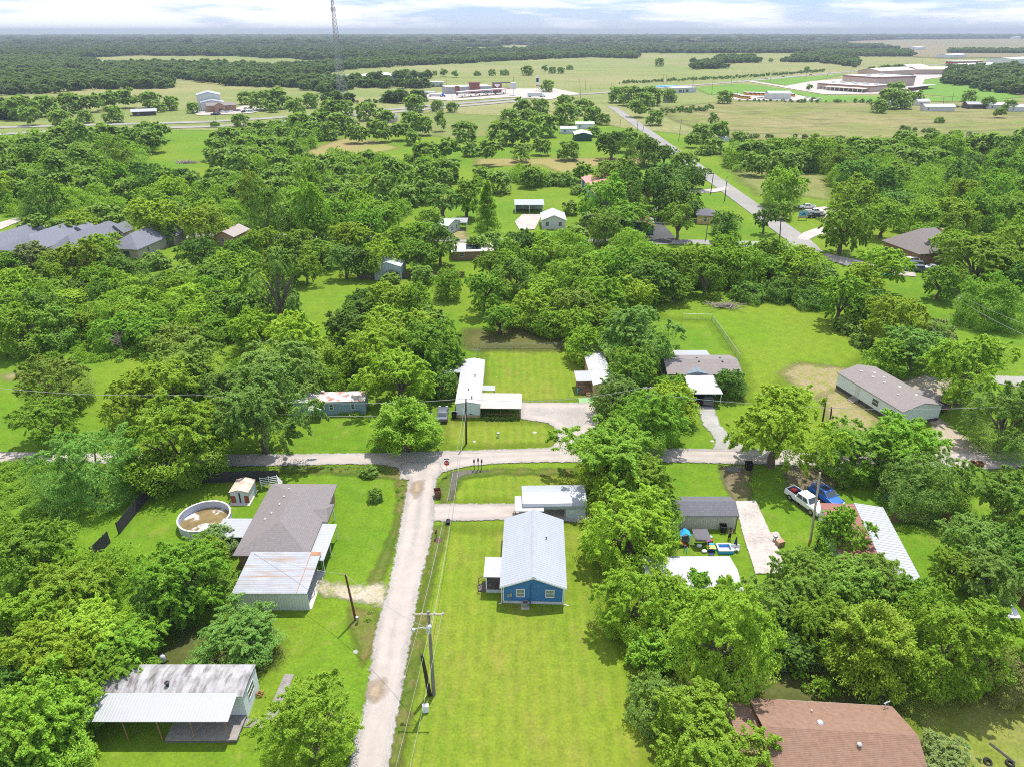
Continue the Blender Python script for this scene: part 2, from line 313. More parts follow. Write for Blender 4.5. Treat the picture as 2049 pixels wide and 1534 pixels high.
pat('muddy_track', [(1440, 932), (1500, 935), (1500, 1003), (1466, 1003), (1448, 965)], G_MUD, .35, 1.4)
pat('muddy_track', [(1570, 932), (1650, 935), (1680, 965), (1665, 1000), (1640, 1040), (1595, 1010), (1572, 965)], G_MUD, .35, 1.6)
pat('driveway', [(1393, 812), (1426, 812), (1440, 850), (1472, 882), (1500, 905), (1425, 905), (1433, 880), (1408, 850)], G_GRAVEL2, .3, 1.2)
pat('driveway', [(1795, 765), (1850, 752), (1905, 760), (1880, 800), (1870, 830), (1905, 858), (1950, 890), (2010, 908), (1880, 908), (1868, 850), (1825, 822), (1800, 800)], ground_mat('tan_gravel', (.42, .35, .27), (.48, .41, .33), (.36, .3, .22), big=.08, mid=.35, fine=5, amp=1.2, nscale=.6, width=.5, dry=(.25, .25, .08), dryamt=(.6, .75)), .35, 1.5)
pat('driveway', [(1975, 752), (2100, 756), (2100, 780), (2040, 775), (1985, 766)], G_GRAVEL2, .5, 1.5)
pat('driveway', [(1040, 806), (1190, 806), (1200, 850), (1168, 872), (1142, 905), (1092, 902), (1113, 885), (1117, 862), (1098, 847), (1040, 838)], G_GRAVEL, .3, 1.0)
pat('driveway', [(850, 1009), (1036, 1008), (1180, 1012), (1180, 1046), (1015, 1040), (866, 1043), (850, 1050)], G_GRAVEL, .3, 1.0)
pat('gravel_road', [(-300, 907), (0, 905), (130, 905), (471, 910), (700, 908), (850, 904), (1000, 900), (1110, 896), (1320, 898), (1600, 901), (1850, 905), (2049, 905), (2400, 902), (2400, 938), (2049, 936), (1970, 940), (1850, 932), (1600, 932), (1349, 925), (1110, 925), (1000, 927), (930, 934), (886, 945), (870, 965), (800, 960), (800, 938), (770, 930), (700, 929), (471, 934), (130, 926), (0, 927), (-300, 930)], G_GRAVEL, .4, 1.0)
pat('gravel_road', [(640, 1620), (697, 1534), (733, 1400), (750, 1270), (781, 1160), (793, 1100), (800, 1060), (810, 1000), (818, 960), (800, 932), (812, 925), (880, 925), (886, 940), (873, 958), (871, 985), (869, 1015), (867, 1050), (858, 1100), (842, 1160), (823, 1270), (801, 1400), (777, 1534), (762, 1620)], G_GRAVEL, .35, 1.0)
pat('dirt_patch', [(828, 966), (845, 962), (845, 980), (832, 996), (824, 985)], ground_mat('brown_pothole_mud', (.36, .27, .19), (.42, .33, .25), (.33, .25, .17), amp=.6, nscale=.9, width=.5), .25, .8)
pat('dirt_patch', [(742, 1366), (766, 1362), (770, 1384), (750, 1404), (736, 1392)], MATS.get('x') or bpy.data.materials['brown_pothole_mud'], .2, .8)
pat('concrete_driveway', [(1470, 1003), (1512, 1002), (1541, 1066), (1556, 1064), (1567, 1085), (1555, 1096), (1575, 1130), (1560, 1148), (1512, 1148), (1488, 1075)], G_CONC, .25, .5)
pat('puddle_water', [(1640, 938), (1680, 935), (1800, 937), (1800, 941), (1690, 941), (1645, 948)], G_WET, .4, 1)
pat('puddle_water', [(1452, 934), (1485, 934), (1482, 946), (1455, 944)], G_WET, .3, .8)
pat('paved_road', [(1214, 212), (1577, 484), (1590, 506), (1648, 506), (1622, 481), (1236, 216)], G_ASPH, .8, .8)
pat('paved_road', [(-200, 465), (0, 465), (300, 466), (620, 470), (1100, 478), (1400, 481), (1560, 485), (1600, 500), (1400, 490), (1100, 488), (600, 480), (300, 478), (0, 479), (-200, 479)], G_ASPH, .6, .8)
pat('paved_road', [(-60, 462), (0, 446), (50, 432), (60, 436), (20, 452), (-20, 470)], G_CONC, .5, .6)
pat('paved_road', [(1655, 508), (1720, 522), (1760, 535), (1830, 545), (1835, 555), (1750, 548), (1690, 532), (1640, 515)], G_GRAVEL, .5, .8)
pat('driveway', [(1592, 478), (1608, 466), (1640, 455), (1690, 458), (1690, 466), (1640, 470), (1615, 482)], G_CONC, .5, .5)
pat('driveway', [(1608, 420), (1650, 414), (1675, 420), (1665, 446), (1645, 446)], G_CONC, .5, .8)
pat('driveway', [(1375, 382), (1440, 378), (1452, 372), (1458, 380), (1430, 386), (1375, 388)], G_CONC, .4, .4)
pat('driveway', [(1262, 462), (1300, 440), (1316, 437), (1352, 478), (1340, 488), (1285, 488)], G_ASPHD, .4, .3)
pat('driveway', [(1045, 430), (1085, 430), (1070, 460), (1040, 462), (1030, 445)], G_CONC, .5, .8)
pat('driveway', [(900, 458), (928, 458), (940, 480), (905, 480)], G_DIRT, .5, .8)
pat('driveway', [(195, 478), (235, 455), (256, 452), (240, 466), (225, 480)], G_GRAVEL2, .5, .6)
pat('driveway', [(60, 474), (200, 476), (240, 482), (130, 482), (60, 480)], G_CONC, .5, .3)
pat('highway_road', strip([(-400, 276), (-200, 265), (0, 256), (110, 253), (412, 245), (539, 237.5), (756, 222), (872, 212), (1036, 198), (1196, 187), (1361, 173), (1484, 164), (1620, 151), (1745, 140), (1913, 127), (2100, 114)], 11), G_ASPH, 3, 3, z=.30, world=True)
pat('highway_road', strip([(-400, 292), (0, 270), (130, 262), (436, 254), (532, 247), (650, 237), (760, 228), (900, 215), (1040, 203)], 10), G_ASPH, 3, 3, z=.31, world=True)
pat('highway_road', strip([(1500, 163), (1580, 176), (1640, 181), (1700, 188)], 10), G_CONC, 3, 3, z=.32, world=True)
pat('parking_lot_concrete', [(850, 190), (880, 186), (1030, 178), (1110, 178), (1160, 188), (1100, 200), (1030, 195), (900, 203), (850, 198)], G_CONC, 3, 3, z=.34)
pat('parking_lot_concrete', [(1560, 175), (1625, 163), (1750, 154), (1860, 143), (2000, 133), (2000, 140), (1850, 160), (1840, 188), (1650, 190), (1590, 180)], G_CONC, 4, 3, z=.35)
pat('parking_lot_concrete', [(1460, 200), (1480, 190), (1590, 190), (1640, 200), (1625, 203), (1500, 202)], G_CONC, 3, 3, z=.36)
pat('parking_lot_concrete', [(385, 222), (395, 232), (500, 228), (540, 220), (490, 212), (470, 218)], G_CONC, 3, 3, z=.36)
G_GREENF = ground_mat('green_school_grass', (.13, .28, .03), (.12, .25, .03), (.16, .28, .04), big=.01, mid=.03, fine=.5, amp=6, nscale=.03, width=3)
pat('lawn', [(1390, 178), (1480, 168), (1560, 178), (1660, 192), (1830, 193), (1980, 198), (2049, 203), (1640, 205), (1600, 190), (1420, 190)], G_GREENF, 4, 8, z=.2)
pat('lawn', [(1500, 160), (1620, 154), (1700, 148), (1640, 160), (1580, 172)], G_GREENF, 4, 8, z=.2)
pat('lawn', [(1820, 160), (1900, 158), (1990, 180), (2049, 196), (1990, 200), (1840, 190)], G_GREENF, 4, 8, z=.21)
pat('field', [(1700, 82), (1800, 78), (2300, 76), (2300, 110), (1900, 118), (1790, 112), (1740, 100)], ground_mat('brown_hill_grass', (.235, .2, .115), (.2, .2, .10), (.27, .21, .13), big=.001, mid=.006, fine=.2, amp=60, nscale=.004, width=30), 30, 90, z=1.0)
pat('gravel_pad', [(690, 200), (735, 199), (740, 207), (690, 209)], G_DIRT, 1.5, 3)
pat('puddle_water', [(762, 191), (790, 189), (800, 193), (775, 196)], G_WET, 2, 3)
# ------------------------------------------------------------------ trees
def leaf_mat(name, trans=.5, hue=.022, val=.45):
    m, t, o = new_mat(name); g = t.nodes.new('ShaderNodeNewGeometry'); oi = t.nodes.new('ShaderNodeObjectInfo')
    hs = t.nodes.new('ShaderNodeHueSaturation'); t.links.new(oi.outputs['Color'], hs.inputs['Color'])
    def aff(src, a, b):
        r = nn(t, 'ShaderNodeMapRange'); r.inputs['To Min'].default_value = a; r.inputs['To Max'].default_value = b; t.links.new(src, r.inputs['Value']); return r.outputs[0]
    t.links.new(aff(g.outputs['Random Per Island'], 1 - val * .75, 1 + val * .65), hs.inputs['Value'])
    v = objvec(t)
    # twig-sized clumps of older and younger leaves
    cn = noise(t, v, 5.5, 3, .6)
    t.links.new(aff(cn, .5 - hue, .5 + hue), hs.inputs['Hue'])
    col = hs.outputs['Color']
    d = nn(t, 'ShaderNodeBsdfPrincipled', Roughness=.55); d.inputs['Specular IOR Level'].default_value = .25
    tr = t.nodes.new('ShaderNodeBsdfTranslucent')
    t.links.new(col, d.inputs['Base Color']); t.links.new(mixc(t, .5, col, (1.0, .95, .12), 'MULTIPLY'), tr.inputs['Color'])
    mx = t.nodes.new('ShaderNodeMixShader'); mx.inputs[0].default_value = trans
    t.links.new(d.outputs[0], mx.inputs[1]); t.links.new(tr.outputs[0], mx.inputs[2]); t.links.new(mx.outputs[0], o.inputs[0]); return m
M_LEAF = leaf_mat('tree_foliage')
M_BARK = mat('grey_brown_bark', (.14, .115, .09), .95, .35, 3)
M_TWIG = mat('dead_grey_twigs', (.30, .25, .22), .95, .3, 3)
FORM = {  # centre height, half height, clumps, clump radius, top height
    'R': (.84, .80, 66, .29), 'T': (1.55, 1.4, 70, .30), 'B': (.62, .62, 72, .30), 'S': (1.15, .85, 40, .25),
    'F': (.95, .80, 0, .2), 'C': (1.9, 1.9, 0, .2), 'O': (1.05, .62, 58, .28), 'D': (1.0, .9, 0, .2), 'G': (.6, .6, 64, .3)}
HGT = {'R': 2.05, 'T': 3.1, 'B': 1.25, 'S': 2.15, 'F': 1.8, 'C': 3.8, 'O': 2.0, 'D': 1.9, 'G': 1.2}
def unit(n, rng):
    d = rng.normal(size=(n, 3)); return d / np.linalg.norm(d, axis=1, keepdims=True)
def kites(p, nrm, size, asp, rng, along=None):
    n = len(p)
    a = along if along is not None else rng.normal(size=(n, 3))
    a = a - nrm * (a * nrm).sum(1, keepdims=True); a /= np.linalg.norm(a, axis=1, keepdims=True) + 1e-9
    b = np.cross(nrm, a); s = size * (.6 + .8 * rng.random((n, 1)))
    v = np.stack([p - a * s * .5, p + b * s * asp * .5 + nrm * s * .06, p + a * s * .5, p - b * s * asp * .5 + nrm * s * .06], 1).reshape(-1, 3)
    return v, np.arange(4 * n).reshape(n, 4)
def crown_np(form, seed, n, size):
    rng = np.random.default_rng(seed); cz, hh, K, cr = FORM[form]
    if form in 'FCD':
        # boughs: leaf sprays strung along drooping branches
        nb = {'F': 120, 'C': 150, 'D': 70}[form]; pts = []; dirs = []
        per = n // nb
        for i in range(nb):
            az = rng.random() * 6.283
            if form == 'C':
                z0 = .25 + 3.4 * (i / nb); ln = max(.1, 1.0 * (1 - (z0 - .25) / 3.6) ** .8) * (.8 + .35 * rng.random())
                t = np.sqrt(rng.random(per)); x = t * ln; z = z0 - .12 * t * ln + .1 * rng.normal(size=per) * .6; lat = rng.normal(size=per) * .09
            else:
                el = rng.uniform(.0, 1.0); ln = .95 * (.75 + .35 * rng.random()); t = rng.random(per) ** .6
                up = math.sin(el * 1.45); out = math.cos(el * 1.3)
                x = t * ln * out; z = .75 + t * ln * up * .95 - .5 * (t * out) ** 2.2 * ln; lat = rng.normal(size=per) * .055 * (.5 + t)
                z = z + rng.normal(size=per) * .045
            c, s = math.cos(az), math.sin(az)
            pts.append(np.stack([x * c - lat * s, x * s + lat * c, z], 1)); dirs.append(np.tile([c, s, -.35], (per, 1)))
        p = np.concatenate(pts); al = np.concatenate(dirs) + rng.normal(size=p.shape) * .5
        nr = unit(len(p), rng) * .6 + np.array([0, 0, 1.0]); nr /= np.linalg.norm(nr, axis=1, keepdims=True)
        return kites(p, nr, size * (1.7 if form == 'F' else 1.2), .42, rng, al)
    lob = unit(9, rng); la = rng.uniform(-.24, .26, 9); NB = max(9, K // 4)
    d = unit(NB * 3, rng); d[:, 2] = np.where(d[:, 2] < -.72, -d[:, 2] * .7, d[:, 2])
    keep = [0]                                             # boughs spread evenly over the crown
    for i in range(1, len(d)):
        if len(keep) < NB and (d[keep] @ d[i]).max() < .80: keep.append(i)
    d = d[keep]; NB = len(d); amp = 1 + (np.maximum(0, d @ lob.T) ** 4 * la).sum(1)
    bc = d * (rng.uniform(.50, .74, NB) * amp)[:, None]; br = rng.uniform(.26, .40, NB) * (cr / .29)
    T2 = 17 if n > 20000 else 13 if n > 5000 else 9; tb = np.repeat(np.arange(NB), T2); tu = unit(NB * T2, rng) + d[tb] * .55; tu[:, 2] += .35; tu /= np.linalg.norm(tu, axis=1, keepdims=True)
    tc = bc[tb] + tu * (br[tb] * rng.uniform(.65, 1.08, NB * T2))[:, None]; tr_ = (.095 if n > 20000 else .11) * rng.uniform(.7, 1.35, NB * T2) * (cr / .29)
    n0 = int(n * .84); w = tr_ ** 2; which = rng.choice(NB * T2, n0, p=w / w.sum())
    # every twig is a spray of leaves pointing out of its bough and bending over
    sd = tu * .8 + unit(NB * T2, rng) * .75; sd /= np.linalg.norm(sd, axis=1, keepdims=True); t_ = rng.random(n0) ** .8; ln = tr_[which] * 2.1
    p = tc[which] + sd[which] * ((t_ - .35) * ln)[:, None] + unit(n0, rng) * (tr_[which] * (.62 - .30 * t_) * rng.random(n0) ** .5)[:, None]; p[:, 2] -= .30 * t_ ** 2 * ln; nr = unit(n0, rng) * .35 + tu[which] * .4
    n1 = n - n0; wb = rng.integers(NB, size=n1); ui = unit(n1, rng); p = np.concatenate([p, bc[wb] * .92 + ui * (br[wb] * rng.uniform(.3, .92, n1))[:, None]]); nr = np.concatenate([nr, ui * .7])
    p[:, 2] = cz + p[:, 2] * hh
    if form in 'BG':                                       # leaves hang to the ground all round
        q = rng.choice(n, int(n * .34), replace=False); az = rng.random(len(q)) * 6.283; zz = rng.random(len(q)) * .75; wob = 1 + .16 * np.sin(az * 3 + seed) + .12 * np.sin(az * 7 + 2 * seed) + .10 * np.sin(zz * 14 + az * 4)
        rad = (.98 - .35 * (zz - .3) ** 2) * wob * (.80 + .22 * rng.random(len(q))); p[q] = np.stack([rad * np.cos(az), rad * np.sin(az), zz + .02], 1); nr[q] = np.stack([np.cos(az), np.sin(az), .3 + 0 * az], 1) * .6
    if form in 'RTO' and seed % 2 == 0:                    # some crowns hang low
        q = rng.choice(n, int(n * .14), replace=False); az = rng.random(len(q)) * 6.283; zz = rng.random(len(q)) * .85 * cz; rad = (.72 + .25 * zz / cz) * (1 + .14 * np.sin(az * 3 + seed) + .12 * np.sin(az * 8 + zz * 5)) * (.78 + .25 * rng.random(len(q)))
        p[q] = np.stack([rad * np.cos(az), rad * np.sin(az), zz + .1], 1); nr[q] = np.stack([np.cos(az), np.sin(az), .3 + 0 * az], 1) * .6
    if form == 'O': p[:, 2] += .12 * (1 - np.hypot(p[:, 0], p[:, 1]))
    if form in 'BG': p[:, 2] = np.maximum(np.abs(p[:, 2]), .03)
    else: p[:, 2] = np.maximum(p[:, 2], .12)
    nr = nr + unit(n, rng) * .55 + np.array([0, 0, .70]); nr /= np.linalg.norm(nr, axis=1, keepdims=True)
    return kites(p, nr, size, .6, rng)
def trunk_mb(form, seed):
    rng = random.Random(seed); mb = MB(); cz = FORM[form][0]
    if form == 'C': return mb.tube([(0, 0, -.05), (0, 0, 1.5), (.02, 0, 3.5)], .06, 7, .015)
    if form in 'BG':
        for k in range(5):
            a = rng.random() * 6.28; mb.tube([(0, 0, -.02), (.25 * math.cos(a), .25 * math.sin(a), .35), (.5 * math.cos(a), .5 * math.sin(a), .75)], .035, 5, .01)
        return mb
    top = cz * .62; j = lambda s: rng.uniform(-s, s)
    mb.tube([(0, 0, -.05), (j(.03), j(.03), top * .35), (j(.05), j(.05), top * .7), (j(.06), j(.06), top)], .085, 8, .06)
    for k in range(7 if form != 'S' else 10):
        a = 6.28 * k / 7 + j(.4); r = rng.uniform(.4, .72); z = cz + rng.uniform(-.25, .45) * FORM[form][1]; s = rng.uniform(.55, 1.0) * top
        p1 = (r * .35 * math.cos(a), r * .35 * math.sin(a), s + (z - s) * .45)
        mb.tube([(0, 0, s * .92), p1, (r * math.cos(a), r * math.sin(a), z)], .045, 6, .012)
        b = a + j(.9); mb.tube([p1, (r * .8 * math.cos(b), r * .8 * math.sin(b), z + .15)], .022, 5, .008)
    return mb
def dead_mb(seed):
    rng = random.Random(seed); mb = MB()
    def grow(p, d, l, r, k):
        q = p + d * l; mid = (p + q) / 2 + Vector((rng.gauss(0, .05), rng.gauss(0, .05), rng.gauss(0, .05))) * l * 2
        mb.tube([p, mid, q], r, 5, r * .55, cap=False)
        if k == 0: return
        for i in range(rng.randint(3, 4)):
            e = (d + Vector((rng.gauss(0, .55), rng.gauss(0, .55), rng.gauss(.1, .4)))).normalized()
            grow(p + d * l * rng.uniform(.45, 1), e, l * rng.uniform(.55, .8), r * .55, k - 1)
    grow(Vector((0, 0, -.03)), Vector((.02, .03, 1)), .55, .06, 4); return mb
LODS = {0: (60000, .036), 1: (22000, .062), 2: (5000, .13), 3: (900, .30)}
PROTO = {}
def proto(form, var, lod):
    k = (form, var, lod)
    if k not in PROTO:
        seed = 100 * 'RTBSFCODG'.index(form) + var
        if form == 'D': PROTO[k] = (dead_mb(seed).mesh('dead_branches'), None)
        else:
            n, s = LODS[lod]
            if form in 'BG': n = int(n * .7)
            if form == 'C': n = int(n * 1.4)
            v, f = crown_np(form, seed + 1, n, s); PROTO[k] = (np_mesh('crown', v, f), trunk_mb(form, seed).mesh('trunk'))
    return PROTO[k]
COL = {'y': (.325, .50, .034), 'g': (.27, .46, .036), 'd': (.18, .34, .04), 'b': (.235, .40, .07), 'o': (.285, .44, .055), 'l': (.365, .55, .045), 's': (.28, .39, .12), 'r': (.30, .33, .10), 'w': (.3, .25, .21)}
CNAME = {'y': 'yellow-green', 'g': 'fresh green', 'd': 'dark green', 'b': 'blue-green', 'o': 'olive green', 'l': 'pale lime', 's': 'silvery grey-green', 'r': 'brownish', 'w': 'grey'}
FNAME = {'R': 'broad round-crowned tree', 'T': 'tall slender tree', 'B': 'low bushy tree', 'S': 'open-branched tree', 'F': 'feathery drooping tree', 'C': 'tall conical conifer', 'O': 'wide flat-topped tree', 'D': 'bare dead tree', 'G': 'dense low shrub'}
NTREE = [0]; USED_LABEL = {}; TREE_POS = []
SPECS = []
def tree(cx, cy, r, form, colr, where, label=None, group=None, sz=1.0): SPECS.append((cx, cy, r * (1.08 if r >= 58 else 1.0), form, colr, where, label, group, sz))
def plant(cx, cy, r, form, colr, where, label=None, group=None, sz=1.0, mass=None):
    """a tree whose crown shows round pixel (cx, cy), r pixels to the side; it stands on the ground below"""
    czf = FORM[form][0] if form not in 'CF' else {'C': 1.7, 'F': .95}[form]
    z = 4.0
    for _ in range(6):
        R = r * depth(cx, cy, z) / F; z = czf * R * sz
    p = P(cx, cy, z); p.z = 0
    i = NTREE[0]; NTREE[0] += 1; rng = random.Random(i * 31 + 5)
    lod = 0 if r >= 62 else 1 if r >= 30 else 2 if r >= 13 else 3
    nv = {0: 4, 1: 6, 2: 5, 3: 3}[lod]
    cm, tm = proto(form, rng.randrange(nv), lod)
    if mass is not None:
        k = R * rng.uniform(.96, 1.06); mass.append((p.x, p.y, k, k * sz, form, colr)); return
    shrub = form in 'G'
    size = '' if r < 1 else ('large ' if R > 5.6 else 'small ' if R < 3.0 else '')
    lab = label or f"{size}{CNAME[colr]} {FNAME[form]} {where}"
    o = empty('shrub' if shrub else 'tree', p, rng.random() * 6.28, lab, 'shrub' if shrub else 'tree', group or where)
    k = R * rng.uniform(.96, 1.06); o.scale = (k * rng.uniform(.88, 1.1), k * rng.uniform(.88, 1.1), k * sz * rng.uniform(.82, 1.2))
    c = link('branches' if form == 'D' else 'crown', cm, o, M_TWIG if form == 'D' else M_LEAF)
    b = COL[colr]; q = rng.uniform(.84, 1.16); hsh = rng.uniform(-.1, .1)
    c.color = (b[0] * q * (1 + hsh), b[1] * q, b[2] * q, 1)
    if tm is not None: link('stem' if form in 'BG' else 'trunk', tm, o, M_BARK)
    TREE_POS.append((p.x, p.y, R)); return o
def T(where, spec, group=None):
    for s in spec.split(';'):
        a = s.split()
        if len(a) >= 5: tree(float(a[0]), float(a[1]), float(a[2]), a[3], a[4], where, group=group, sz=float(a[5]) if len(a) > 5 else 1.0)
def one(cx, cy, r, form, colr, label, sz=1.0): return tree(cx, cy, r, form, colr, label, label=label, group=None if True else '', sz=sz)
# --- trees round the houses, one by one
T('in the thicket behind the stained trailer', '60 1130 75 R g;140 1180 85 R y;40 1250 85 R y;170 1270 85 R l;250 1290 70 R g;95 1335 85 R y;210 1345 70 R g;20 1385 70 R d;150 1195 60 R g;285 1350 45 R g;60 1100 45 B y')
T('beside the stained trailer awning', '75 1450 105 R g;30 1520 80 R g;165 1410 55 R y;140 1510 50 B g')
T('between the rusty carport and stained trailer', '366 1165 84 R g;330 1200 65 R d;470 1262 84 R b .85;420 1110 45 R y;440 1175 42 B o')
one(622, 1450, 98, 'T', 'y', 'dark yellow-green upright tree beside the boardwalk and gravel road', .62)
one(434, 1072, 46, 'B', 's', 'silvery grey bush overhanging the empty round pool', 1.15)
T('standing alone on the lawn by the dirt mound', '112 768 60 R o .9;88 842 64 R g .9')
one(178, 935, 84, 'B', 'b', 'broad-leaved blue-green thicket tree at the corner of the dark board fence', 1.15)
T('overhanging the gravel road and board fence', '350 878 98 R y;300 930 55 R g;420 860 60 R y;262 805 55 R y;330 778 60 R l;385 770 45 R g')
one(520, 825, 104, 'R', 'b', 'broad blue-green tree with dark trunk beside the rusty-roofed trailer')
T('behind the rusty-roofed trailer', '550 738 80 R b;368 735 66 R o;450 775 50 R b;650 760 40 R g')
one(810, 850, 70, 'F', 'l', 'feathery bright tree with drooping sprays at the road junction', .82)
T('over the mobile home beside the tan carport', '800 755 70 R y;860 700 62 R g;755 705 65 R l;905 720 40 R g;840 655 60 R y;700 720 45 R g;885 765 35 R d;770 650 55 R y')
T('in the grove behind the feathery junction tree', '588 690 66 R l;690 655 55 R d;510 675 50 R y;640 700 40 R g;720 605 32 R d')
one(555, 575, 60, 'S', 'b', 'tall open blue-green tree with bare lower trunk on the lawn edge', 1.5)
one(598, 640, 18, 'T', 'r', 'slim ivy-clad dead stem beside the open blue-green tree')
one(237, 672, 46, 'D', 'w', 'bare grey dead tree in the wood edge', .8)
T('around the carport of the blue house', '1225 905 98 R g;1290 955 70 R g;1265 1060 82 R y;1230 1000 55 R g;1310 1020 62 R g;1300 1085 48 R y;1200 940 50 R y')
T('in the clump beside the dark brown house', '1300 825 80 R g;1350 800 55 R y;1232 795 52 R b;1262 735 52 R g;1275 670 72 R b;1340 770 38 S g')
one(1170, 685, 48, 'R', 'y', 'yellow-green tree with bare trunk beside the mottled white roof')
one(1463, 765, 36, 'R', 'd', 'dark round tree shading the dark brown house')
one(1556, 865, 90, 'R', 'y', 'broad yellow-green tree standing at the edge of the gravel road')
T('between the grey-roofed mobile home and gravel road', '1715 890 78 R g .88;1808 893 74 R g .85')
one(1846, 970, 66, 'B', 'b', 'low blue-green tree behind the plastic chairs', 1.1)
one(1936, 745, 82, 'R', 'g', 'spreading green tree over the red pickup')
one(2012, 850, 70, 'R', 'b', 'dense blue-green tree at the bend of the tan drive')
T('in the row beside the mown field', '1780 708 52 R g;1830 690 58 R b;1790 640 66 R y;1870 670 48 R s;1725 680 20 G g')
one(1682, 1068, 56, 'R', 'g', 'green tree pressing against the red metal roof')
T('along the wooden yard fence', '2005 1010 82 R d;2040 1100 70 R d;1950 1085 62 R b;1985 1150 60 R b;1905 1140 45 R g')
one(1262, 1208, 70, 'R', 'y', 'leaning yellow-green tree reaching over the blue house lawn')
one(1305, 1290, 52, 'F', 'g', 'feathery green tree at the edge of the blue house lawn')
one(1312, 1395, 54, 'G', 'b', 'rounded grey-green shrub on the edge of the lawn', 1.3)
one(1408, 1465, 108, 'R', 'g', 'big green tree covering a corner of the brown shingle roof')
one(1452, 1285, 110, 'R', 'l', 'billowing lime-green tree above the fenced yard', 1.1)
T('in the belt behind the brown shingle house', '1375 1225 62 R y;1560 1215 66 R o;1600 1160 78 R o;1690 1165 75 R o;1640 1250 70 R g;1330 1185 45 R g;1388 1172 36 S g 1.1;1448 1175 34 S g 1.1;1760 1160 60 R o;1830 1210 55 R g;1330 1260 50 R d;1580 1290 55 R d;1700 1320 50 R d')
one(1742, 1285, 92, 'F', 'l', 'feathery bright green tree with hanging sprays behind the brown shingle house')
one(1905, 1285, 104, 'R', 'y', 'huge yellow-green tree beside the round trampoline')
one(2030, 1345, 58, 'B', 'r', 'brownish half-bare tree beside the white tarpaulin')
one(1892, 1530, 70, 'R', 's', 'pale grey-green tree covering the corner of the brown roof')
one(1340, 1150, 58, 'D', 'w', 'bare grey branches beside the wide white roof', 1.0)
one(1690, 965, 14, 'D', 'w', 'pale bare shrub beside the blue car')
# --- middle distance
T('around the blue-grey metal shed', '690 520 38 T b .66;725 525 34 T d .66;762 518 40 R y;835 508 46 R g;880 492 40 T d .66;640 500 44 R g;612 540 36 R g;700 480 38 R g;845 548 24 R d;780 555 18 G g')
T('between the long lawn and the mown yard', '895 572 32 R y;720 615 36 R d;775 605 44 R y;830 600 36 R y;860 640 30 R g')
T('in the clump heading the mown yard', '968 592 46 R g;1030 555 46 R o;1062 612 52 R y;1100 640 40 R g;1000 640 36 R g;1085 575 42 R y;985 535 38 R g')
T('in the wood beside the bright field', '1150 610 56 R o;1205 590 58 R y;1258 588 50 R y;1185 550 48 R g;1240 540 50 R g;1135 540 44 R y;1095 510 40 R g;1300 560 52 R d;1335 540 46 R g;1150 655 40 R g;1210 635 46 R g;1045 490 36 R d;1005 505 34 R b;1095 480 36 R y;1150 472 28 R d;1280 510 40 R g')
T('in the hedge belt behind the bright field', '1380 528 44 R y;1432 528 46 R y;1490 538 48 R g;1545 540 46 R g;1598 545 46 R y;1640 555 42 R b;1560 578 34 B d;1500 580 34 B d;1622 592 34 B d;1412 560 40 R g;1350 575 36 R g;1455 500 40 R y;1540 500 40 R g;1610 515 36 R y')
T('at the corner of the bright field', '1682 605 54 R g;1722 562 46 R y;1745 620 42 R b;1700 645 30 B d')
one(1765, 520, 62, 'O', 'y', 'bright yellow-green tree in front of the grey shingle house with dormers')
one(1885, 560, 44, 'R', 'g', 'neat green tree standing alone beside the parked cars', 1.1)
one(1982, 605, 58, 'B', 'g', 'bushy green tree beside the pole with two wires', 1.1)
T('behind the grey shingle house with dormers', '1960 520 72 R g;1905 500 44 R g;2040 490 60 R g;1925 455 40 R g;2020 560 50 R d')
one(1690, 458, 54, 'R', 'g', 'broad green tree with pale forked trunk at the road bend', 1.15)
one(1708, 398, 50, 'R', 'y', 'round bright tree behind the parked pickups')
one(1565, 376, 46, 'R', 'y', 'solitary round yellow-green tree beside the paved road', .95)
one(1532, 432, 26, 'S', 'd', 'ivy-clad open tree at the verge of the paved road', 1.2)
one(1570, 420, 18, 'R', 'y', 'small yellow tree around the road corner pole', 1.3)
T('in the wooded lots beyond the parked pickups', '1770 440 44 R g;1840 432 42 R g;1905 425 40 R y;1965 425 42 R g;2025 420 44 R g;1800 400 36 R b;1870 392 36 R g;1930 385 34 R y;1990 380 36 R g;2045 372 32 R g;1765 372 40 R d;1720 350 42 R d;1790 345 44 R g;1690 330 38 R g;1850 470 40 R g;1925 350 42 R d;2000 345 36 R g;2030 330 32 R g')
one(1358, 442, 36, 'O', 'o', 'flat-topped olive tree on the lawn beside the asphalt drive', 1.05)
one(1452, 442, 32, 'R', 'd', 'dark green tree beside the pale yellow house')
T('around the blue barn with the red roof', '1212 404 56 R g .95;1212 458 38 R o;1262 436 46 R g;1255 372 40 R d;1305 392 52 R d;1352 398 46 R d;1232 440 34 R g;1180 440 26 R g;1390 415 24 B d;1225 345 44 R o;1330 348 44 R b;1388 350 34 R d;1155 380 14 B d;1165 345 22 R d')
one(1142, 415, 17, 'R', 'l', 'small pale green tree on the lawn beside the white carport')
one(975, 432, 33, 'C', 'g', 'tall feathery conifer beside the carport with the silver car', .8)
T('behind the green-white roofed house', '885 398 44 O b;932 400 40 T g .62;760 440 44 R g;840 470 46 R g;795 485 38 R y;735 455 40 R g;700 480 40 R y;860 440 34 R g;985 480 26 R o;955 490 26 R d')
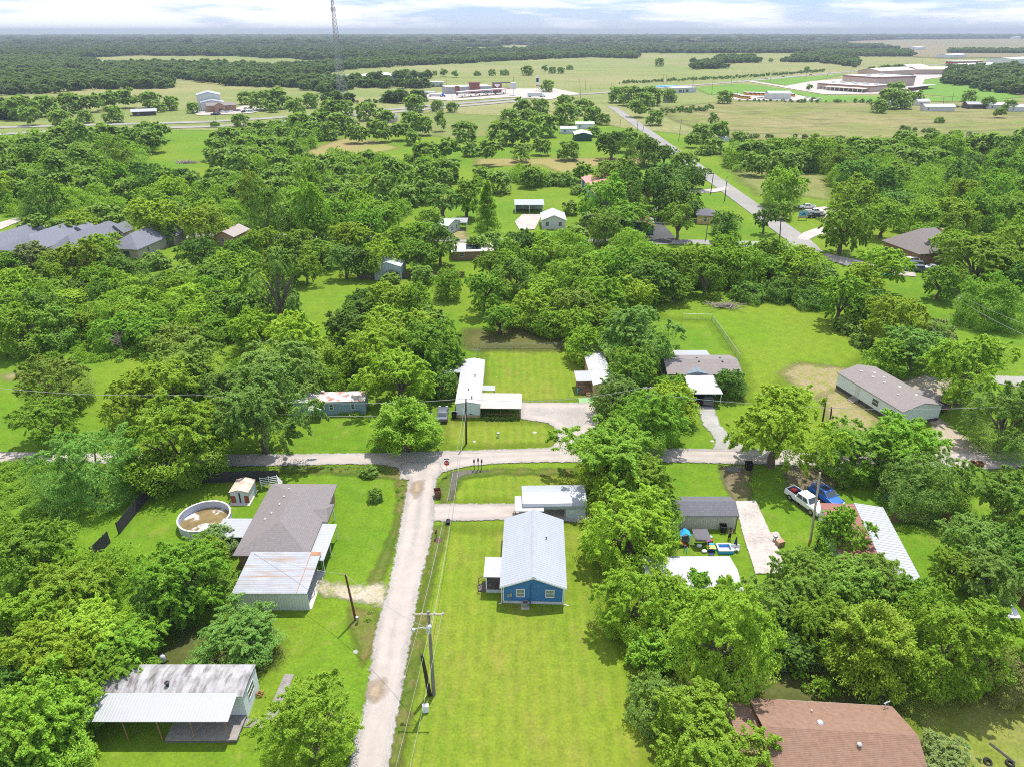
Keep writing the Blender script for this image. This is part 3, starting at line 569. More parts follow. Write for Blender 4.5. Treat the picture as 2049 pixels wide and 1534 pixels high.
# --- upper village
T('along the street opposite the dark-roofed houses', '85 400 52 R d;70 455 26 T d .7;150 440 42 R y;205 430 30 R y;235 445 26 R l;310 430 52 O y;410 440 52 R l;300 405 40 R g;350 420 32 R b;120 460 30 R g;330 465 28 R y')
T('among the roofs below the street', '200 498 42 R g;160 528 46 R y;255 535 38 R d;62 512 46 R s;120 535 36 R o;20 530 34 R g;225 525 40 R d;310 520 26 B b;400 505 40 R d;455 530 52 R y;485 500 38 R g;530 490 40 R y;560 530 38 R s;590 480 42 R g;640 460 42 R y;680 435 40 R g;200 560 40 R g;100 560 40 R y;20 555 36 R y')
# filler: woods whose trees show as a close canopy
def fill(where, poly, rlo, rhi, forms, cols, gap=.82, seed=1, yref=None, group=None):
    """close-grown trees with crown centres inside a pixel polygon, sized in pixels growing towards the viewer"""
    rng = random.Random(seed); a = np.asarray(poly, float); y0, y1 = a[:, 1].min(), a[:, 1].max(); placed = []
    for _ in range(4000):
        x = rng.uniform(a[:, 0].min(), a[:, 0].max()); y = rng.uniform(y0, y1)
        if sdist(np.array([x]), np.array([y]), poly)[0] < 0: continue
        f = (y - y0) / (y1 - y0 + 1e-6); r = (rlo + (rhi - rlo) * f) * rng.uniform(.78, 1.2)
        if any(((x - q[0]) ** 2 + ((y - q[1]) * 1.55) ** 2) < ((r + q[2]) * gap) ** 2 for q in placed): continue
        placed.append((x, y, r))
    for x, y, r in sorted(placed, key=lambda q: q[1]):
        tree(x, y, r, rng.choice(forms), rng.choice(cols), where, group=group)
fill('in the wood facing the dirt mound lawn', [(-60, 570), (130, 565), (290, 565), (400, 550), (500, 560), (545, 600), (520, 672), (430, 680), (300, 668), (130, 664), (-60, 664)], 36, 50, 'RRRRB', 'yyggdbol', .60, 3)
fill('in the wood edge below the street', [(330, 545), (460, 545), (520, 520), (560, 545), (470, 580), (330, 575)], 36, 42, 'RRB', 'yygdb', .74, 4)
fill('in the wood around hidden white roofs', [(380, 350), (540, 352), (640, 345), (840, 345), (905, 358), (860, 372), (800, 420), (700, 430), (600, 440), (520, 440), (470, 400), (380, 395)], 26, 38, 'RRRRT', 'yyygggdo', .62, 5)
fill('in the wood beside the hillside clearing', [(-40, 300), (60, 290), (110, 270), (250, 255), (335, 262), (330, 275), (262, 292), (268, 320), (262, 345), (380, 355), (380, 395), (250, 385), (120, 370), (-40, 400)], 24, 36, 'RRRRT', 'yyggddo', .62, 6)
fill('between the hillside clearing and tan field', [(440, 268), (560, 250), (650, 232), (690, 245), (610, 290), (560, 330), (450, 332), (430, 300)], 22, 30, 'RRRR', 'yggdo', .62, 7)
fill('in the dark hedge behind the hidden white roofs', [(560, 322), (780, 312), (900, 335), (880, 350), (700, 342), (560, 345)], 20, 26, 'RRB', 'dddg', .76, 8)
fill('in the woods behind the paved road verge', [(1460, 300), (1600, 290), (1750, 285), (1810, 268), (1900, 285), (2080, 272), (2080, 320), (1900, 330), (1700, 315), (1650, 335), (1520, 332), (1465, 325)], 26, 34, 'RRRR', 'ggddyb', .62, 9)
fill('in the hedge along the mown strip', [(962, 345), (1125, 350), (1135, 362), (962, 366)], 24, 26, 'RRB', 'dgdo', .78, 10)
fill('in the tree row above the mown strip', [(838, 292), (1150, 292), (1150, 305), (838, 308)], 22, 26, 'RRRO', 'gdgo', .8, 11)
fill('in the clearing by the green metal building', [(990, 235), (1040, 205), (1130, 205), (1200, 218), (1200, 235), (1090, 240), (1090, 270), (1000, 268)], 24, 30, 'RRRR', 'ddgg', .76, 12)
T('by the paved road near the green building', '1225 290 34 R d;1250 280 28 R d;1290 300 38 R d;1330 305 32 R d;1370 322 26 R y;1190 262 14 R g;1180 280 0.1 R g;1210 238 14 R d;1140 253 10 R g;1300 190 24 R d;1262 190 24 R d;1235 188 20 R d;1275 215 22 R d;1310 235 18 R d;1290 200 22 R d;1340 190 16 R d'.replace('1180 280 0.1 R g;', ''))
T('along the far verge of the paved road', '1405 265 24 R b;1430 290 20 R g;1440 262 22 R d;1385 280 18 R g;1428 240 10 T d;1480 278 20 R g;1410 300 16 B d')
T('around the grey roof near the highway', '700 250 18 R b;735 222 22 R d;760 262 26 R d;800 262 22 R b;825 275 18 R b;830 205 22 R d;822 240 24 R g;845 250 24 R g;660 215 24 R g;690 215 20 R d;880 240 14 T g;928 262 24 R d;770 235 22 R b;715 268 22 R g;875 210 14 R g;905 214 12 R d')
T('along the highway beside the tan brick hall', '250 195 24 R g;300 198 20 R g;215 200 22 R d;340 205 18 R g;180 205 22 R d;140 205 24 R d;90 210 26 R d;40 215 28 R d;385 215 13 R g;480 240 16 R d;520 200 24 R b;555 195 26 R d;490 195 16 R g;590 215 24 R d;545 215 12 R g;620 200 18 R d;320 215 11 R g;225 228 20 R d;120 235 22 R d;60 232 22 R d;170 232 16 R d;430 248 9 G d')
T('on the far pasture', '812 145 9 R d;870 146 6 R d;888 145 9 R d;910 148 8 R d;955 147 7 B d;985 145 8 R d;1010 145 9 B d;1055 140 13 R d;1090 137 8 R d;1105 140 8 R d;1122 140 8 R d;1140 135 7 B d;1095 172 14 R d;1320 124 10 R d;1450 193 16 R d;1615 138 6 R d;1752 142 4 R d;1543 121 5 R d;1620 175 7 R d;1780 195 26 R b;1810 200 20 R b;1795 180 20 R d;1940 192 14 R d;1760 212 16 R d;1880 240 9 B g;1830 195 16 R g;1980 205 14 R d;2020 210 14 R d;2000 225 12 R g')
one(750, 988, 15, 'G', 'd', 'small dark shrub alone on the lawn beside the grey-roofed house', 1.5)
one(739, 940, 17, 'G', 'y', 'bright green bush in the roadside ditch')
# the trees that show largest stand one by one; the small far ones are one mass
order = sorted(range(len(SPECS)), key=lambda i: -SPECS[i][2] * (1.3 if SPECS[i][6] else 1)); KEEP = set(order[:298]); MASS = []
for i, sp in enumerate(SPECS): plant(*sp, mass=None if i in KEEP else MASS)
Vs = []; Fs = []; off = 0; srng = np.random.default_rng(5)
bases = {k: [crown_np(k, 700 + j, 1300, .27) for j in range(3)] for k in 'RTBSCOG'}
for x, y, k, kz, fm, cc in MASS:
    v, f = bases.get(fm, bases['R'])[srng.integers(3)]; a = srng.random() * 6.28; c, s_ = math.cos(a), math.sin(a)
    Vs.append(np.stack([(v[:, 0] * c - v[:, 1] * s_) * k + x, (v[:, 0] * s_ + v[:, 1] * c) * k + y, v[:, 2] * kz], 1)); Fs.append(f + off); off += len(v)
mo = link('distant_trees', np_mesh('distant_trees', np.concatenate(Vs), np.concatenate(Fs)), None, M_LEAF); mo.color = (.25, .40, .06, 1); tag(mo, kind='stuff')
print('trees', NTREE[0], 'of', len(SPECS))
# --- far woods: a mass nobody could count
def far_wood(name, polys, spacing, R, form_lod, seed, colr, zs=1.0, dim=1.0):
    rng = np.random.default_rng(seed); base = [crown_np('R', 900 + k, form_lod[0], form_lod[1]) for k in range(4)]
    V = []; Fc = []; off = 0
    for pts in polys:
        poly = np.array([tuple(P(*p))[:2] for p in pts]); x0, y0 = poly.min(0); x1, y1 = poly.max(0)
        area = abs(sum(poly[i][0] * poly[(i + 1) % len(poly)][1] - poly[(i + 1) % len(poly)][0] * poly[i][1] for i in range(len(poly)))) / 2
        n = int(area / spacing ** 2 * (x1 - x0) * (y1 - y0) / max(area, 1))
        n = min(n, 60000); X = rng.uniform(x0, x1, n); Y = rng.uniform(y0, y1, n)
        ok = sdist(X, Y, poly) > rng.normal(size=n) * spacing * .6
        for x, y in zip(X[ok], Y[ok]):
            v, f = base[rng.integers(4)]; s = R * rng.uniform(.65, 1.3)
            V.append(v * np.array([s * rng.uniform(.9, 1.25), s * rng.uniform(.9, 1.25), s * zs * rng.uniform(.8, 1.15)]) + np.array([x, y, 0])); Fc.append(f + off); off += len(v)
    if not V: return
    me = np_mesh(name, np.concatenate(V), np.concatenate(Fc)); o = link(name, me, None, M_LEAF); b = [x * dim for x in COL[colr]]; o.color = (*b, 1)
    print(name, len(V)); return tag(o, kind='stuff')
tag(far_wood('far_woodland', [
    [(-120, 200), (60, 190), (200, 180), (330, 178), (345, 165), (250, 150), (140, 150), (-120, 150)],
    [(190, 148), (330, 152), (420, 168), (560, 158), (640, 150), (690, 140), (680, 128), (560, 138), (420, 132), (250, 132), (140, 138)],
    [(450, 172), (620, 178), (620, 165), (480, 160)], [(560, 165), (640, 190), (700, 180), (660, 160)],
    [(-120, 145), (130, 145), (200, 128), (120, 118), (-120, 118)],
    [(700, 140), (800, 133), (960, 126), (960, 118), (760, 122), (690, 128)],
    [(960, 125), (1180, 115), (1270, 118), (1270, 108), (1080, 110), (940, 116)],
    [(1390, 140), (1440, 138), (1440, 128), (1395, 128)], [(1430, 128), (1510, 126), (1510, 117), (1430, 118)],
    [(1570, 125), (1640, 125), (1720, 136), (1700, 122), (1600, 112)], [(1620, 113), (1820, 114), (1820, 105), (1640, 104)],
    [(1885, 168), (1940, 172), (2120, 180), (2120, 150), (2000, 140), (1900, 152)], [(1950, 182), (2120, 200), (2120, 186), (1980, 174)],
    [(-120, 250), (60, 236), (60, 222), (-120, 226)],
    [(700, 176), (860, 178), (860, 175), (700, 173)], [(860, 158), (700, 170), (700, 167), (860, 155)], [(640, 212), (860, 206), (860, 203), (640, 208)], [(1905, 146), (2050, 140), (2050, 137), (1905, 143)], [(1740, 152), (1800, 147), (1800, 144), (1740, 149)], [(1900, 107), (2060, 108), (2060, 103), (1900, 103)], [(1700, 95), (1760, 97), (1750, 93), (1700, 92)]], 9, 5.6, (330, .50), 21, 'd', 1, .52), kind='stuff')
tag(far_wood('distant_forest', [
    [(-300, 121), (130, 118), (260, 112), (480, 113), (560, 118), (480, 108), (250, 106), (-300, 110)], [(500, 112), (640, 122), (900, 114), (1000, 112), (980, 106), (700, 110)],
    [(940, 111), (1250, 107), (1500, 107), (1640, 106), (1640, 101), (1250, 101), (960, 104)], [(-300, 108), (250, 104), (420, 104), (700, 107), (930, 103), (900, 98), (500, 100), (-300, 101)],
    [(1100, 100), (1400, 99), (1800, 99), (1760, 95), (1300, 94), (1050, 96)], [(-300, 99), (300, 98), (520, 98), (860, 96), (1000, 94), (980, 92), (500, 94), (-300, 95)], [(1150, 93), (1700, 93), (1690, 89), (1200, 90)]], 17, 11, (90, .80), 22, 'd', .62, .34), kind='stuff')
tag(far_wood('horizon_forest', [[(-300, 96), (500, 96), (900, 92), (1500, 91), (1780, 80), (2350, 76), (2350, 72), (-300, 74)]], 62, 38, (60, .95), 23, 'd', .30, .26), kind='stuff')
tag(far_wood('hedgerow_bushes', [[(1240, 169), (1480, 157), (1650, 144), (1650, 141), (1480, 154), (1240, 166)], [(1650, 206), (1850, 209), (1850, 206), (1650, 204)], [(1480, 204), (1640, 206), (1640, 204), (1480, 202)], [(700, 208), (860, 204), (860, 201), (700, 205)], [(820, 178), (890, 174), (890, 170), (820, 172)], [(1400, 277), (1700, 281), (1700, 278), (1400, 274)], [(1780, 262), (1960, 276), (1960, 273), (1790, 258)], [(1330, 232), (1420, 222), (1420, 215), (1330, 222)]], 5, 1.5, (160, .5), 24, 'd', 1, .7), kind='stuff')
# ------------------------------------------------------------------ building kit
M_WHITE = mat('white_painted_wood', (.55, .56, .57), .6, .06)
M_TRIM = mat('white_trim', (.80, .80, .80), .5, .03)
M_BLUE = mat('blue_lap_siding', (.05, .185, .42), .55, .1, stripe=('Z', .17, .45))
M_METAL = mat('galvanised_roof_metal', (.345, .37, .415), .5, .06, 1.2, stripe=('Y', .36, .5), metal=.1, stretch=(1, .25, 1))
M_METALX = mat('white_roof_metal', (.36, .37, .39), .42, .06, 1.2, stripe=('X', .30, .28), metal=.1, stretch=(.25, 1, 1))
M_METALY = mat('white_ribbed_roof_metal', (.36, .37, .385), .42, .06, 1.2, stripe=('Y', .30, .28), metal=.1)
M_CARPORT = mat('carport_roof_metal', (.72, .73, .75), .4, .07, 1.0, stripe=('Y', .42, .30), metal=.15, stain=((.45, .47, .5), .35, .55, .7))
M_SKIRT = mat('pale_grey_skirting', (.55, .57, .60), .7, .08, stripe=('X', .3, .2))
M_RUSTY = mat('streaked_rusty_roof_metal', (.325, .34, .37), .5, .16, .5, stripe=('Y', .3, .45), stain=((.27, .17, .11), .75, .50, .70, (.22, 2.4, 1)))
M_RUSTRIM = mat('rusty_trim', (.34, .17, .09), .8, .3)
M_TANMETAL = mat('tan_wall_metal', (.55, .51, .45), .6, .06, stripe=('X', .3, .45))
M_SILVERWALL = mat('pale_wall_metal', (.62, .64, .60), .5, .07, stripe=('X', .3, .45))
M_BROWNSH = mat('grey_brown_shingles', (.20, .178, .178), .9, .16, 3, stripe=('Z', .09, .3), bump=.3)
M_CHARSH = mat('charcoal_shingles', (.13, .13, .145), .9, .2, 3, stripe=('Z', .09, .3))
M_SLATESH = mat('slate_grey_shingles', (.175, .18, .215), .9, .15, 1.5, stripe=('Z', .12, .25))
M_TERRSH = mat('terracotta_shingles', (.25, .15, .105), .9, .22, 2.5, stripe=('Z', .055, .45), bump=.6, stain=((.24, .155, .12), .9, .55, .75))
M_GREYSH = mat('pale_grey_shingles', (.40, .40, .43), .9, .12, 2, stripe=('Z', .12, .2))
M_TAUPESH = mat('taupe_shingles', (.225, .197, .19), .9, .14, 2, stripe=('Z', .1, .25))
M_MOSS = mat('moss_stained_roof_coating', (.34, .33, .34), .8, .25, 1.0, stain=((.10, .085, .08), .8, .44, .66, (1.8, .5, 1)), stripe=('X', .45, .12))
M_MOTTLE = mat('mottled_white_roof', (.44, .45, .47), .6, .08, 1.0, stain=((.16, .16, .17), .8, .62, .72))
M_PATCHED = mat('patched_white_roof', (.42, .42, .43), .55, .08, .4, stripe=('Y', .9, .25), stain=((.5, .5, .52), .25, .5, .56))
M_OLDRUST = mat('flaking_rusty_roof', (.52, .50, .50), .6, .15, 1.2, stain=((.33, .13, .08), .75, .50, .60), stripe=('X', .6, .2))
M_DKBROWN = mat('dark_brown_siding', (.075, .068, .068), .7, .12, stripe=('Z', .2, .3))
M_GREYBLUE = mat('faded_blue_siding', (.24, .33, .42), .6, .1, stripe=('X', .4, .3))
M_PALEWALL = mat('off_white_siding', (.66, .69, .72), .6, .06, stripe=('Z', .2, .2))
M_TANWOOD = mat('bare_plywood', (.50, .36, .20), .8, .15)
M_DECK = mat('weathered_deck_boards', (.26, .235, .215), .9, .25, 2, stripe=('X', .15, .4))
M_DECKDK = mat('dark_deck_boards', (.14, .12, .105), .9, .3, 2, stripe=('Y', .15, .4))
M_DKWOOD = mat('black_weathered_boards', (.05, .047, .05), .9, .3, 3, stripe=('X', .16, .5), stain=((.16, .15, .15), 2, .6, .8))
M_CEDAR = mat('brown_cedar_boards', (.25, .15, .09), .85, .25, 3, stripe=('X', .16, .45))
M_BRICK = mat('tan_brick', (.36, .22, .15), .9, .2, 4, stripe=('Z', .12, .25))
M_PINKBR = mat('pale_pink_brick', (.46, .38, .34), .9, .15, 2)
M_REDROOF = mat('red_roof_metal', (.26, .095, .08), .55, .15, .6, stripe=('Y', .4, .5), stain=((.33, .19, .16), .5, .55, .75))
M_PINKROOF = mat('faded_red_roof_metal', (.52, .22, .20), .5, .1, .6, stripe=('Y', .6, .25))
M_BLUEWALL = mat('deep_blue_wall', (.04, .12, .22), .6, .1)
M_GREENWALL = mat('dark_green_wall_metal', (.012, .075, .05), .5, .08, stripe=('X', .4, .3))
M_YELLOW = mat('pale_yellow_siding', (.62, .45, .18), .7, .08, stripe=('Z', .2, .2))
M_GREENROOF = mat('mint_roof_metal', (.42, .52, .44), .5, .06, stripe=('X', .6, .2))
M_TANROOF = mat('cream_roof_metal', (.40, .37, .325), .5, .05, .6, stripe=('Y', .5, .25), stain=((.52, .53, .5), .4, .5, .6, (.3, 2, 1)))
M_CREAM = mat('cream_roof', (.60, .52, .44), .6, .06, 1, stripe=('X', .8, .15))
M_SHEDMET = mat('blue_grey_shed_metal', (.36, .41, .47), .5, .12, 1, stripe=('X', .55, .55))
M_GLASS = mat('window_glass', (.05, .065, .075), .12, .1, spec=.6)
M_BLINDS = mat('window_blinds_behind_glass', (.22, .26, .24), .25, .05, stripe=('Z', .07, .25), spec=.5)
M_BLACK = mat('black_plastic', (.018, .018, .02), .5, .1)
M_DARKIN = mat('dark_interior', (.03, .03, .03), .9, .1)
M_STEEL = mat('grey_steel', (.45, .46, .47), .4, .1, metal=.6)
M_POST = mat('brown_wood_post', (.16, .10, .065), .85, .2)
M_POLEW = mat('weathered_pole_wood', (.22, .20, .19), .9, .2, 1.5)
M_CREO = mat('creosoted_pole_wood', (.045, .03, .025), .85, .25, 2)
M_PALEPOLE = mat('bleached_pole_wood', (.46, .38, .30), .9, .15, 1.5)
M_CONC = mat('plain_concrete', (.48, .45, .42), .9, .1)
M_RED = mat('red_plastic', (.62, .045, .03), .4, .05); M_CYAN = mat('bright_blue_plastic', (.04, .36, .72), .4, .05); M_NAVY = mat('navy_fabric', (.025, .03, .16), .8, .1)
M_PINK = mat('pink_plastic', (.6, .16, .3), .5, .05); M_TEAL = mat('teal_paint', (.02, .32, .28), .4, .05); M_ORANGE = mat('orange_paint', (.75, .16, .02), .5, .05)
M_YEL = mat('yellow_plastic', (.75, .55, .12), .5, .05); M_GREYFAB = mat('grey_fabric', (.14, .13, .145), .9, .1); M_RUBBER = mat('black_rubber', (.02, .02, .02), .8, .1)
M_DKRED = mat('dark_red_paint', (.30, .025, .02), .4, .05); M_WICK = mat('brown_wicker', (.16, .085, .045), .9, .25, 8); M_ALU = mat('brushed_aluminium', (.62, .63, .65), .35, .05, metal=.5)
class B:
    """a building: local x runs along its front from the corner fl to fr, y away from the viewer"""
    def __init__(s, name, label, cat, fl, fr=None, w=None, rot=0.0, group=None, world=False):
        o = Vector(fl) if world else P(*fl)
        if fr is not None:
            e = P(*fr) - o; s.w = e.length; rot = math.atan2(e.y, e.x)
        else: s.w = w; rot = math.radians(rot)
        s.o = empty(name, o, rot, label, cat, group)
    def part(s, name, m, fn, parent=None, bevel=0, smooth=False):
        mb = MB(); fn(mb); return mb.build(name, m, parent or s.o, bevel, smooth)
    def box(s, name, m, *a, parent=None, bevel=0): return s.part(name, m, lambda q: q.box(*a), parent, bevel)
    def walls(s, m, x0, y0, x1, y1, h, rise=0, axis='y', z0=0, name='wall'):
        """four walls; rise > 0 adds gables at the ends of the ridge axis"""
        def f(q):
            if not rise: q.box(x0, y0, z0, x1, y1, h)
            elif axis == 'y': q.prism([(x0, y0, z0), (x1, y0, z0), (x1, y0, h), ((x0 + x1) / 2, y0, h + rise), (x0, y0, h)], (0, y1 - y0, 0))
            else: q.prism([(x0, y0, z0), (x0, y0, h), (x0, (y0 + y1) / 2, h + rise), (x0, y1, h), (x0, y1, z0)], (x1 - x0, 0, 0))
        return s.part(name, m, f)
    def gable(s, m, x0, y0, x1, y1, h, rise, axis='y', ov=.35, th=.12, name='roof'):
        def f(q):
            if axis == 'y':
                c = (x0 + x1) / 2; k = rise / (c - x0); zl = h - ov * k; a, b = y0 - ov, y1 + ov
                q.prism([(x0 - ov, a, zl + .02), (c, a, h + rise + .02), (x1 + ov, a, zl + .02), (x1 + ov, a, zl + .02 + th), (c, a, h + rise + .02 + th), (x0 - ov, a, zl + .02 + th)], (0, b - a, 0))
            else:
                c = (y0 + y1) / 2; k = rise / (c - y0); zl = h - ov * k; a, b = x0 - ov, x1 + ov
                q.prism([(a, y0 - ov, zl + .02), (a, y0 - ov, zl + .02 + th), (a, c, h + rise + .02 + th), (a, y1 + ov, zl + .02 + th), (a, y1 + ov, zl + .02), (a, c, h + rise + .02)], (b - a, 0, 0))
        return s.part(name, m, f)
    def hip(s, m, x0, y0, x1, y1, h, rise, ov=.4, th=.12, name='roof', axis=None, ridge=None):
        x0 -= ov; x1 += ov; y0 -= ov; y1 += ov; w, d = x1 - x0, y1 - y0; axis = axis or ('x' if w > d else 'y')
        def f(q):
            if axis == 'x': r = ridge if ridge is not None else d / 2; a, b = (x0 + r, (y0 + y1) / 2), (x1 - r, (y0 + y1) / 2)
            else: r = ridge if ridge is not None else w / 2; a, b = ((x0 + x1) / 2, y0 + r), ((x0 + x1) / 2, y1 - r)
            z = h + th; v = [(x0, y0, h), (x1, y0, h), (x1, y1, h), (x0, y1, h), (x0, y0, z), (x1, y0, z), (x1, y1, z), (x0, y1, z), (*a, z + rise), (*b, z + rise)]
            fs = [(3, 2, 1, 0), (0, 1, 5, 4), (1, 2, 6, 5), (2, 3, 7, 6), (3, 0, 4, 7)]
            fs += [(4, 5, 9, 8), (5, 6, 9), (6, 7, 8, 9), (7, 4, 8)] if axis == 'x' else [(4, 5, 8), (5, 6, 9, 8), (6, 7, 9), (7, 4, 8, 9)]
            q.add(v, fs)
        return s.part(name, m, f)
    def slope(s, m, x0, y0, x1, y1, zf, zb, th=.1, name='roof', parent=None, zx=0.0):
        return s.part(name, m, lambda q: q.slab([(x0, y0, zf), (x1, y0, zf + zx), (x1, y1, zb + zx), (x0, y1, zb)], th), parent)
    def post(s, x, y, z, r=.06, z0=0, m=None, name='post', x1=None, y1=None):
        return s.part(name, m or M_TRIM, lambda q: q.tube([(x, y, z0), (x if x1 is None else x1, y if y1 is None else y1, z)], r, 6))
    def window(s, face, a, z, w, h, at=0.0, frame=None, pane=None):
        """face f/b: along x at y=at; l/r: along y at x=at"""
        fr, pn, t, d = MB(), MB(), .07, .05
        def bx(q, u0, v0, u1, v1, e0, e1):
            if face == 'f': q.box(u0, at - e1, v0, u1, at - e0, v1)
            elif face == 'b': q.box(u0, at + e0, v0, u1, at + e1, v1)
            elif face == 'r': q.box(at + e0, u0, v0, at + e1, u1, v1)
            else: q.box(at - e1, u0, v0, at - e0, u1, v1)
        bx(fr, a, z, a + w, z + t, .004, d); bx(fr, a, z + h - t, a + w, z + h, .004, d); bx(fr, a, z + t, a + t, z + h - t, .004, d); bx(fr, a + w - t, z + t, a + w, z + h - t, .004, d)
        bx(fr, a + t, z + h / 2 - .025, a + w - t, z + h / 2 + .025, .004, d - .008)
        o = fr.build('window', frame or M_TRIM, s.o); bx(pn, a + t, z + t, a + w - t, z + h - t, .003, .02); pn.build('pane', pane or M_GLASS, o); return o
    def door(s, face, a, z, w, h, at=0.0, m=None):
        q = MB()
        if face in 'fb': y0, y1 = (at - .05, at - .004) if face == 'f' else (at + .004, at + .05); q.box(a, y0, z, a + w, y1, z + h)
        else: x0, x1 = (at + .004, at + .05) if face == 'r' else (at - .05, at - .004); q.box(x0, a, z, x1, a + w, z + h)
        o = q.build('door', m or M_WHITE, s.o); k = MB()
        e = .1
        if face == 'f': k.box(a + w - .14, at - e, z + h * .46, a + w - .08, at - .052, z + h * .5)
        elif face == 'b': k.box(a + .08, at + .052, z + h * .46, a + .14, at + e, z + h * .5)
        elif face == 'r': k.box(at + .052, a + .08, z + h * .46, at + e, a + .14, z + h * .5)
        else: k.box(at - e, a + .08, z + h * .46, at - .052, a + .14, z + h * .5)
        k.build('handle', M_STEEL, o); return o
    def vent(s, x, y, z, r=.09, h=.35, m=None, name='roof_vent'): return s.part(name, m or M_ALU, lambda q: q.lathe((x, y, z), [(0.001, -.25), (r, -.25), (r, h), (r * 1.7, h), (r * 1.7, h + .08), (.001, h + .12)], 8))
# ------------------------------------------------------------------ the blue house
b = B('blue_house', 'blue lap-sided house with a white ribbed metal gable roof', 'house', (1006, 1206), (1127, 1209)); w = b.w; D = 11.6
b.box('skirting', M_SKIRT, .02, .02, 0, w - .02, D - .02, .42)
b.walls(M_BLUE, 0, 0, w, D, 2.75, 1.35, 'y', .42)
b.gable(M_METAL, 0, 0, w, D, 2.75, 1.35, 'y', .32, .1)
b.part('ridge_cap', M_STEEL, lambda q: q.prism([(w / 2 - .28, -.33, 4.13), (w / 2, -.33, 4.25), (w / 2 + .28, -.33, 4.13), (w / 2 + .28, -.33, 4.17), (w / 2, -.33, 4.285), (w / 2 - .28, -.33, 4.17)], (0, D + .66, 0)))
for x in (.02, w - .12): b.box('corner_board', M_TRIM, x, -.03, .42, x + .1, -.003, 2.72)
b.part('fascia', M_TRIM, lambda q: (q.prism([(-.32, -.36, 2.5), (w / 2, -.36, 4.0), (w / 2, -.36, 4.2), (-.32, -.36, 2.7)], (0, .03, 0)), q.prism([(w / 2, -.36, 4.0), (w + .32, -.36, 2.5), (w + .32, -.36, 2.7), (w / 2, -.36, 4.2)], (0, .03, 0))))
b.window('f', 1.5, 1.05, 1.0, 1.15, 0, pane=M_BLINDS); b.window('f', w - 2.05, 1.05, 1.0, 1.15, 0, pane=M_BLINDS)
for y in (2.2, 5.5, 8.8): b.window('r', y, 1.1, .9, 1.1, w)
b.window('l', 1.4, 1.1, .9, 1.1, 0); b.window('l', 8.2, 1.1, .9, 1.1, 0)
b.part('electric_meter', M_STEEL, lambda q: (q.box(.52, -.14, 1.05, .78, -.01, 1.5), q.tube([(.62, -.08, 0), (.62, -.08, 1.05)], .03, 6), q.box(.86, -.12, 1.1, 1.04, -.01, 1.65), q.tube([(.95, -.07, 0.25), (.95, -.07, 1.1)], .025, 6)))
b.part('conduit', M_BLUEWALL, lambda q: q.tube([(w / 2 - .3, -.06, .1), (w / 2 - .3, -.06, 2.9)], .05, 6))
for x in (-.1, w + .1): b.part('downpipe', M_TRIM, lambda q: q.tube([(x + (.15 if x > 0 else -.15), -.25, 2.55), (x, -.05, 2.3), (x, -.05, .12), (x * 1.02 + (.35 if x > 0 else -.35), -.15, .05)], .05, 6))
b.vent(w * .72, 7.0, 3.55, .05, .3, M_BLACK)
# side porch
b.box('porch_deck', M_DECKDK, -2.0, 1.6, .5, -.02, 4.3, .62)
b.box('porch_skirting', M_SKIRT, -1.98, 1.62, 0, -.04, 4.28, .5)
b.slope(M_METALY, -2.25, 1.35, .0, 4.6, 2.62, 2.75, .09, 'porch_roof')
for x, y in ((-1.95, 1.65), (-1.95, 4.25)): b.post(x, y, 2.6, .07, .6)
b.part('porch_railing', M_DKWOOD, lambda q: (q.box(-1.9, 1.62, 1.45, -.05, 1.7, 1.52), [q.box(-1.85 + i * .15, 1.64, .62, -1.81 + i * .15, 1.68, 1.45) for i in range(12)], q.box(-1.97, 3.0, 1.45, -1.9, 4.25, 1.52), [q.box(-1.96, 3.0 + i * .15, .62, -1.92, 3.04 + i * .15, 1.45) for i in range(9)]))
b.part('porch_steps', M_DECKDK, lambda q: [q.box(-2.05 - .3 * (i + 1), 1.75, 0, -2.03 - .3 * i, 2.85, .5 - .16 * i) for i in range(3)])
b.part('stair_railing', M_DKWOOD, lambda q: [(q.tube([(-2.0, y, 1.5), (-2.95, y, .95)], .045, 4), q.tube([(-2.95, y, 0), (-2.95, y, .98)], .045, 4), q.tube([(-2.0, y, 1.05), (-2.95, y, .5)], .03, 4)) for y in (1.7, 2.9)])
b.door('l', 2.5, .62, .9, 1.95, 0)
ac = empty('air_conditioner', P(1051, 1213), 0, 'round grey air conditioning unit against the blue gable wall', 'air conditioner')
q = MB(); q.lathe((0, 0, .08), [(.001, 0), (.36, 0), (.38, .6), (.38, .66), (.28, .66), (.26, .5), (.001, .5)], 20); q.build('casing', M_STEEL, ac)
q = MB(); [q.box(-.26, -.012 + i * .08 - .2, .6, .26, .012 + i * .08 - .2, .62) for i in range(6)]; q.build('fan_grille', M_BLACK, ac); q = MB(); q.box(-.45, -.45, 0, .45, .45, .075); q.build('base', M_CONC, ac)
# its carport with shed
b = B('carport', 'white ribbed metal carport with curved eave and enclosed end behind the blue house', 'carport', (1047, 1040), (1172, 1038)); w = b.w; d = 4.6
def curved(q):
    pr = [(-.05, 1.75), (-.02, 2.15), (.25, 2.5), (.75, 2.68), (d / 2, 2.85), (d - .75, 2.68), (d - .25, 2.5), (d + .02, 2.15), (d + .05, 1.75)]
    n = len(pr); q.prism([(-.1, y, z) for y, z in pr] + [(-.1, y * .99 + .03, z - .05) for y, z in pr[::-1]], (w + .2, 0, 0))
M_CP2 = mat('carport_ribbed_sheet', (.36, .38, .41), .45, .06, 1.0, stripe=('Y', .36, .3), metal=.15)
b.part('roof', M_CP2, curved)
b.box('shed_wall', mat('pale_blue_wall_metal', (.58, .64, .67), .5, .05, stripe=('Z', .3, .35)), w - 2.7, .06, 0, w - .05, d - .1, 2.2)
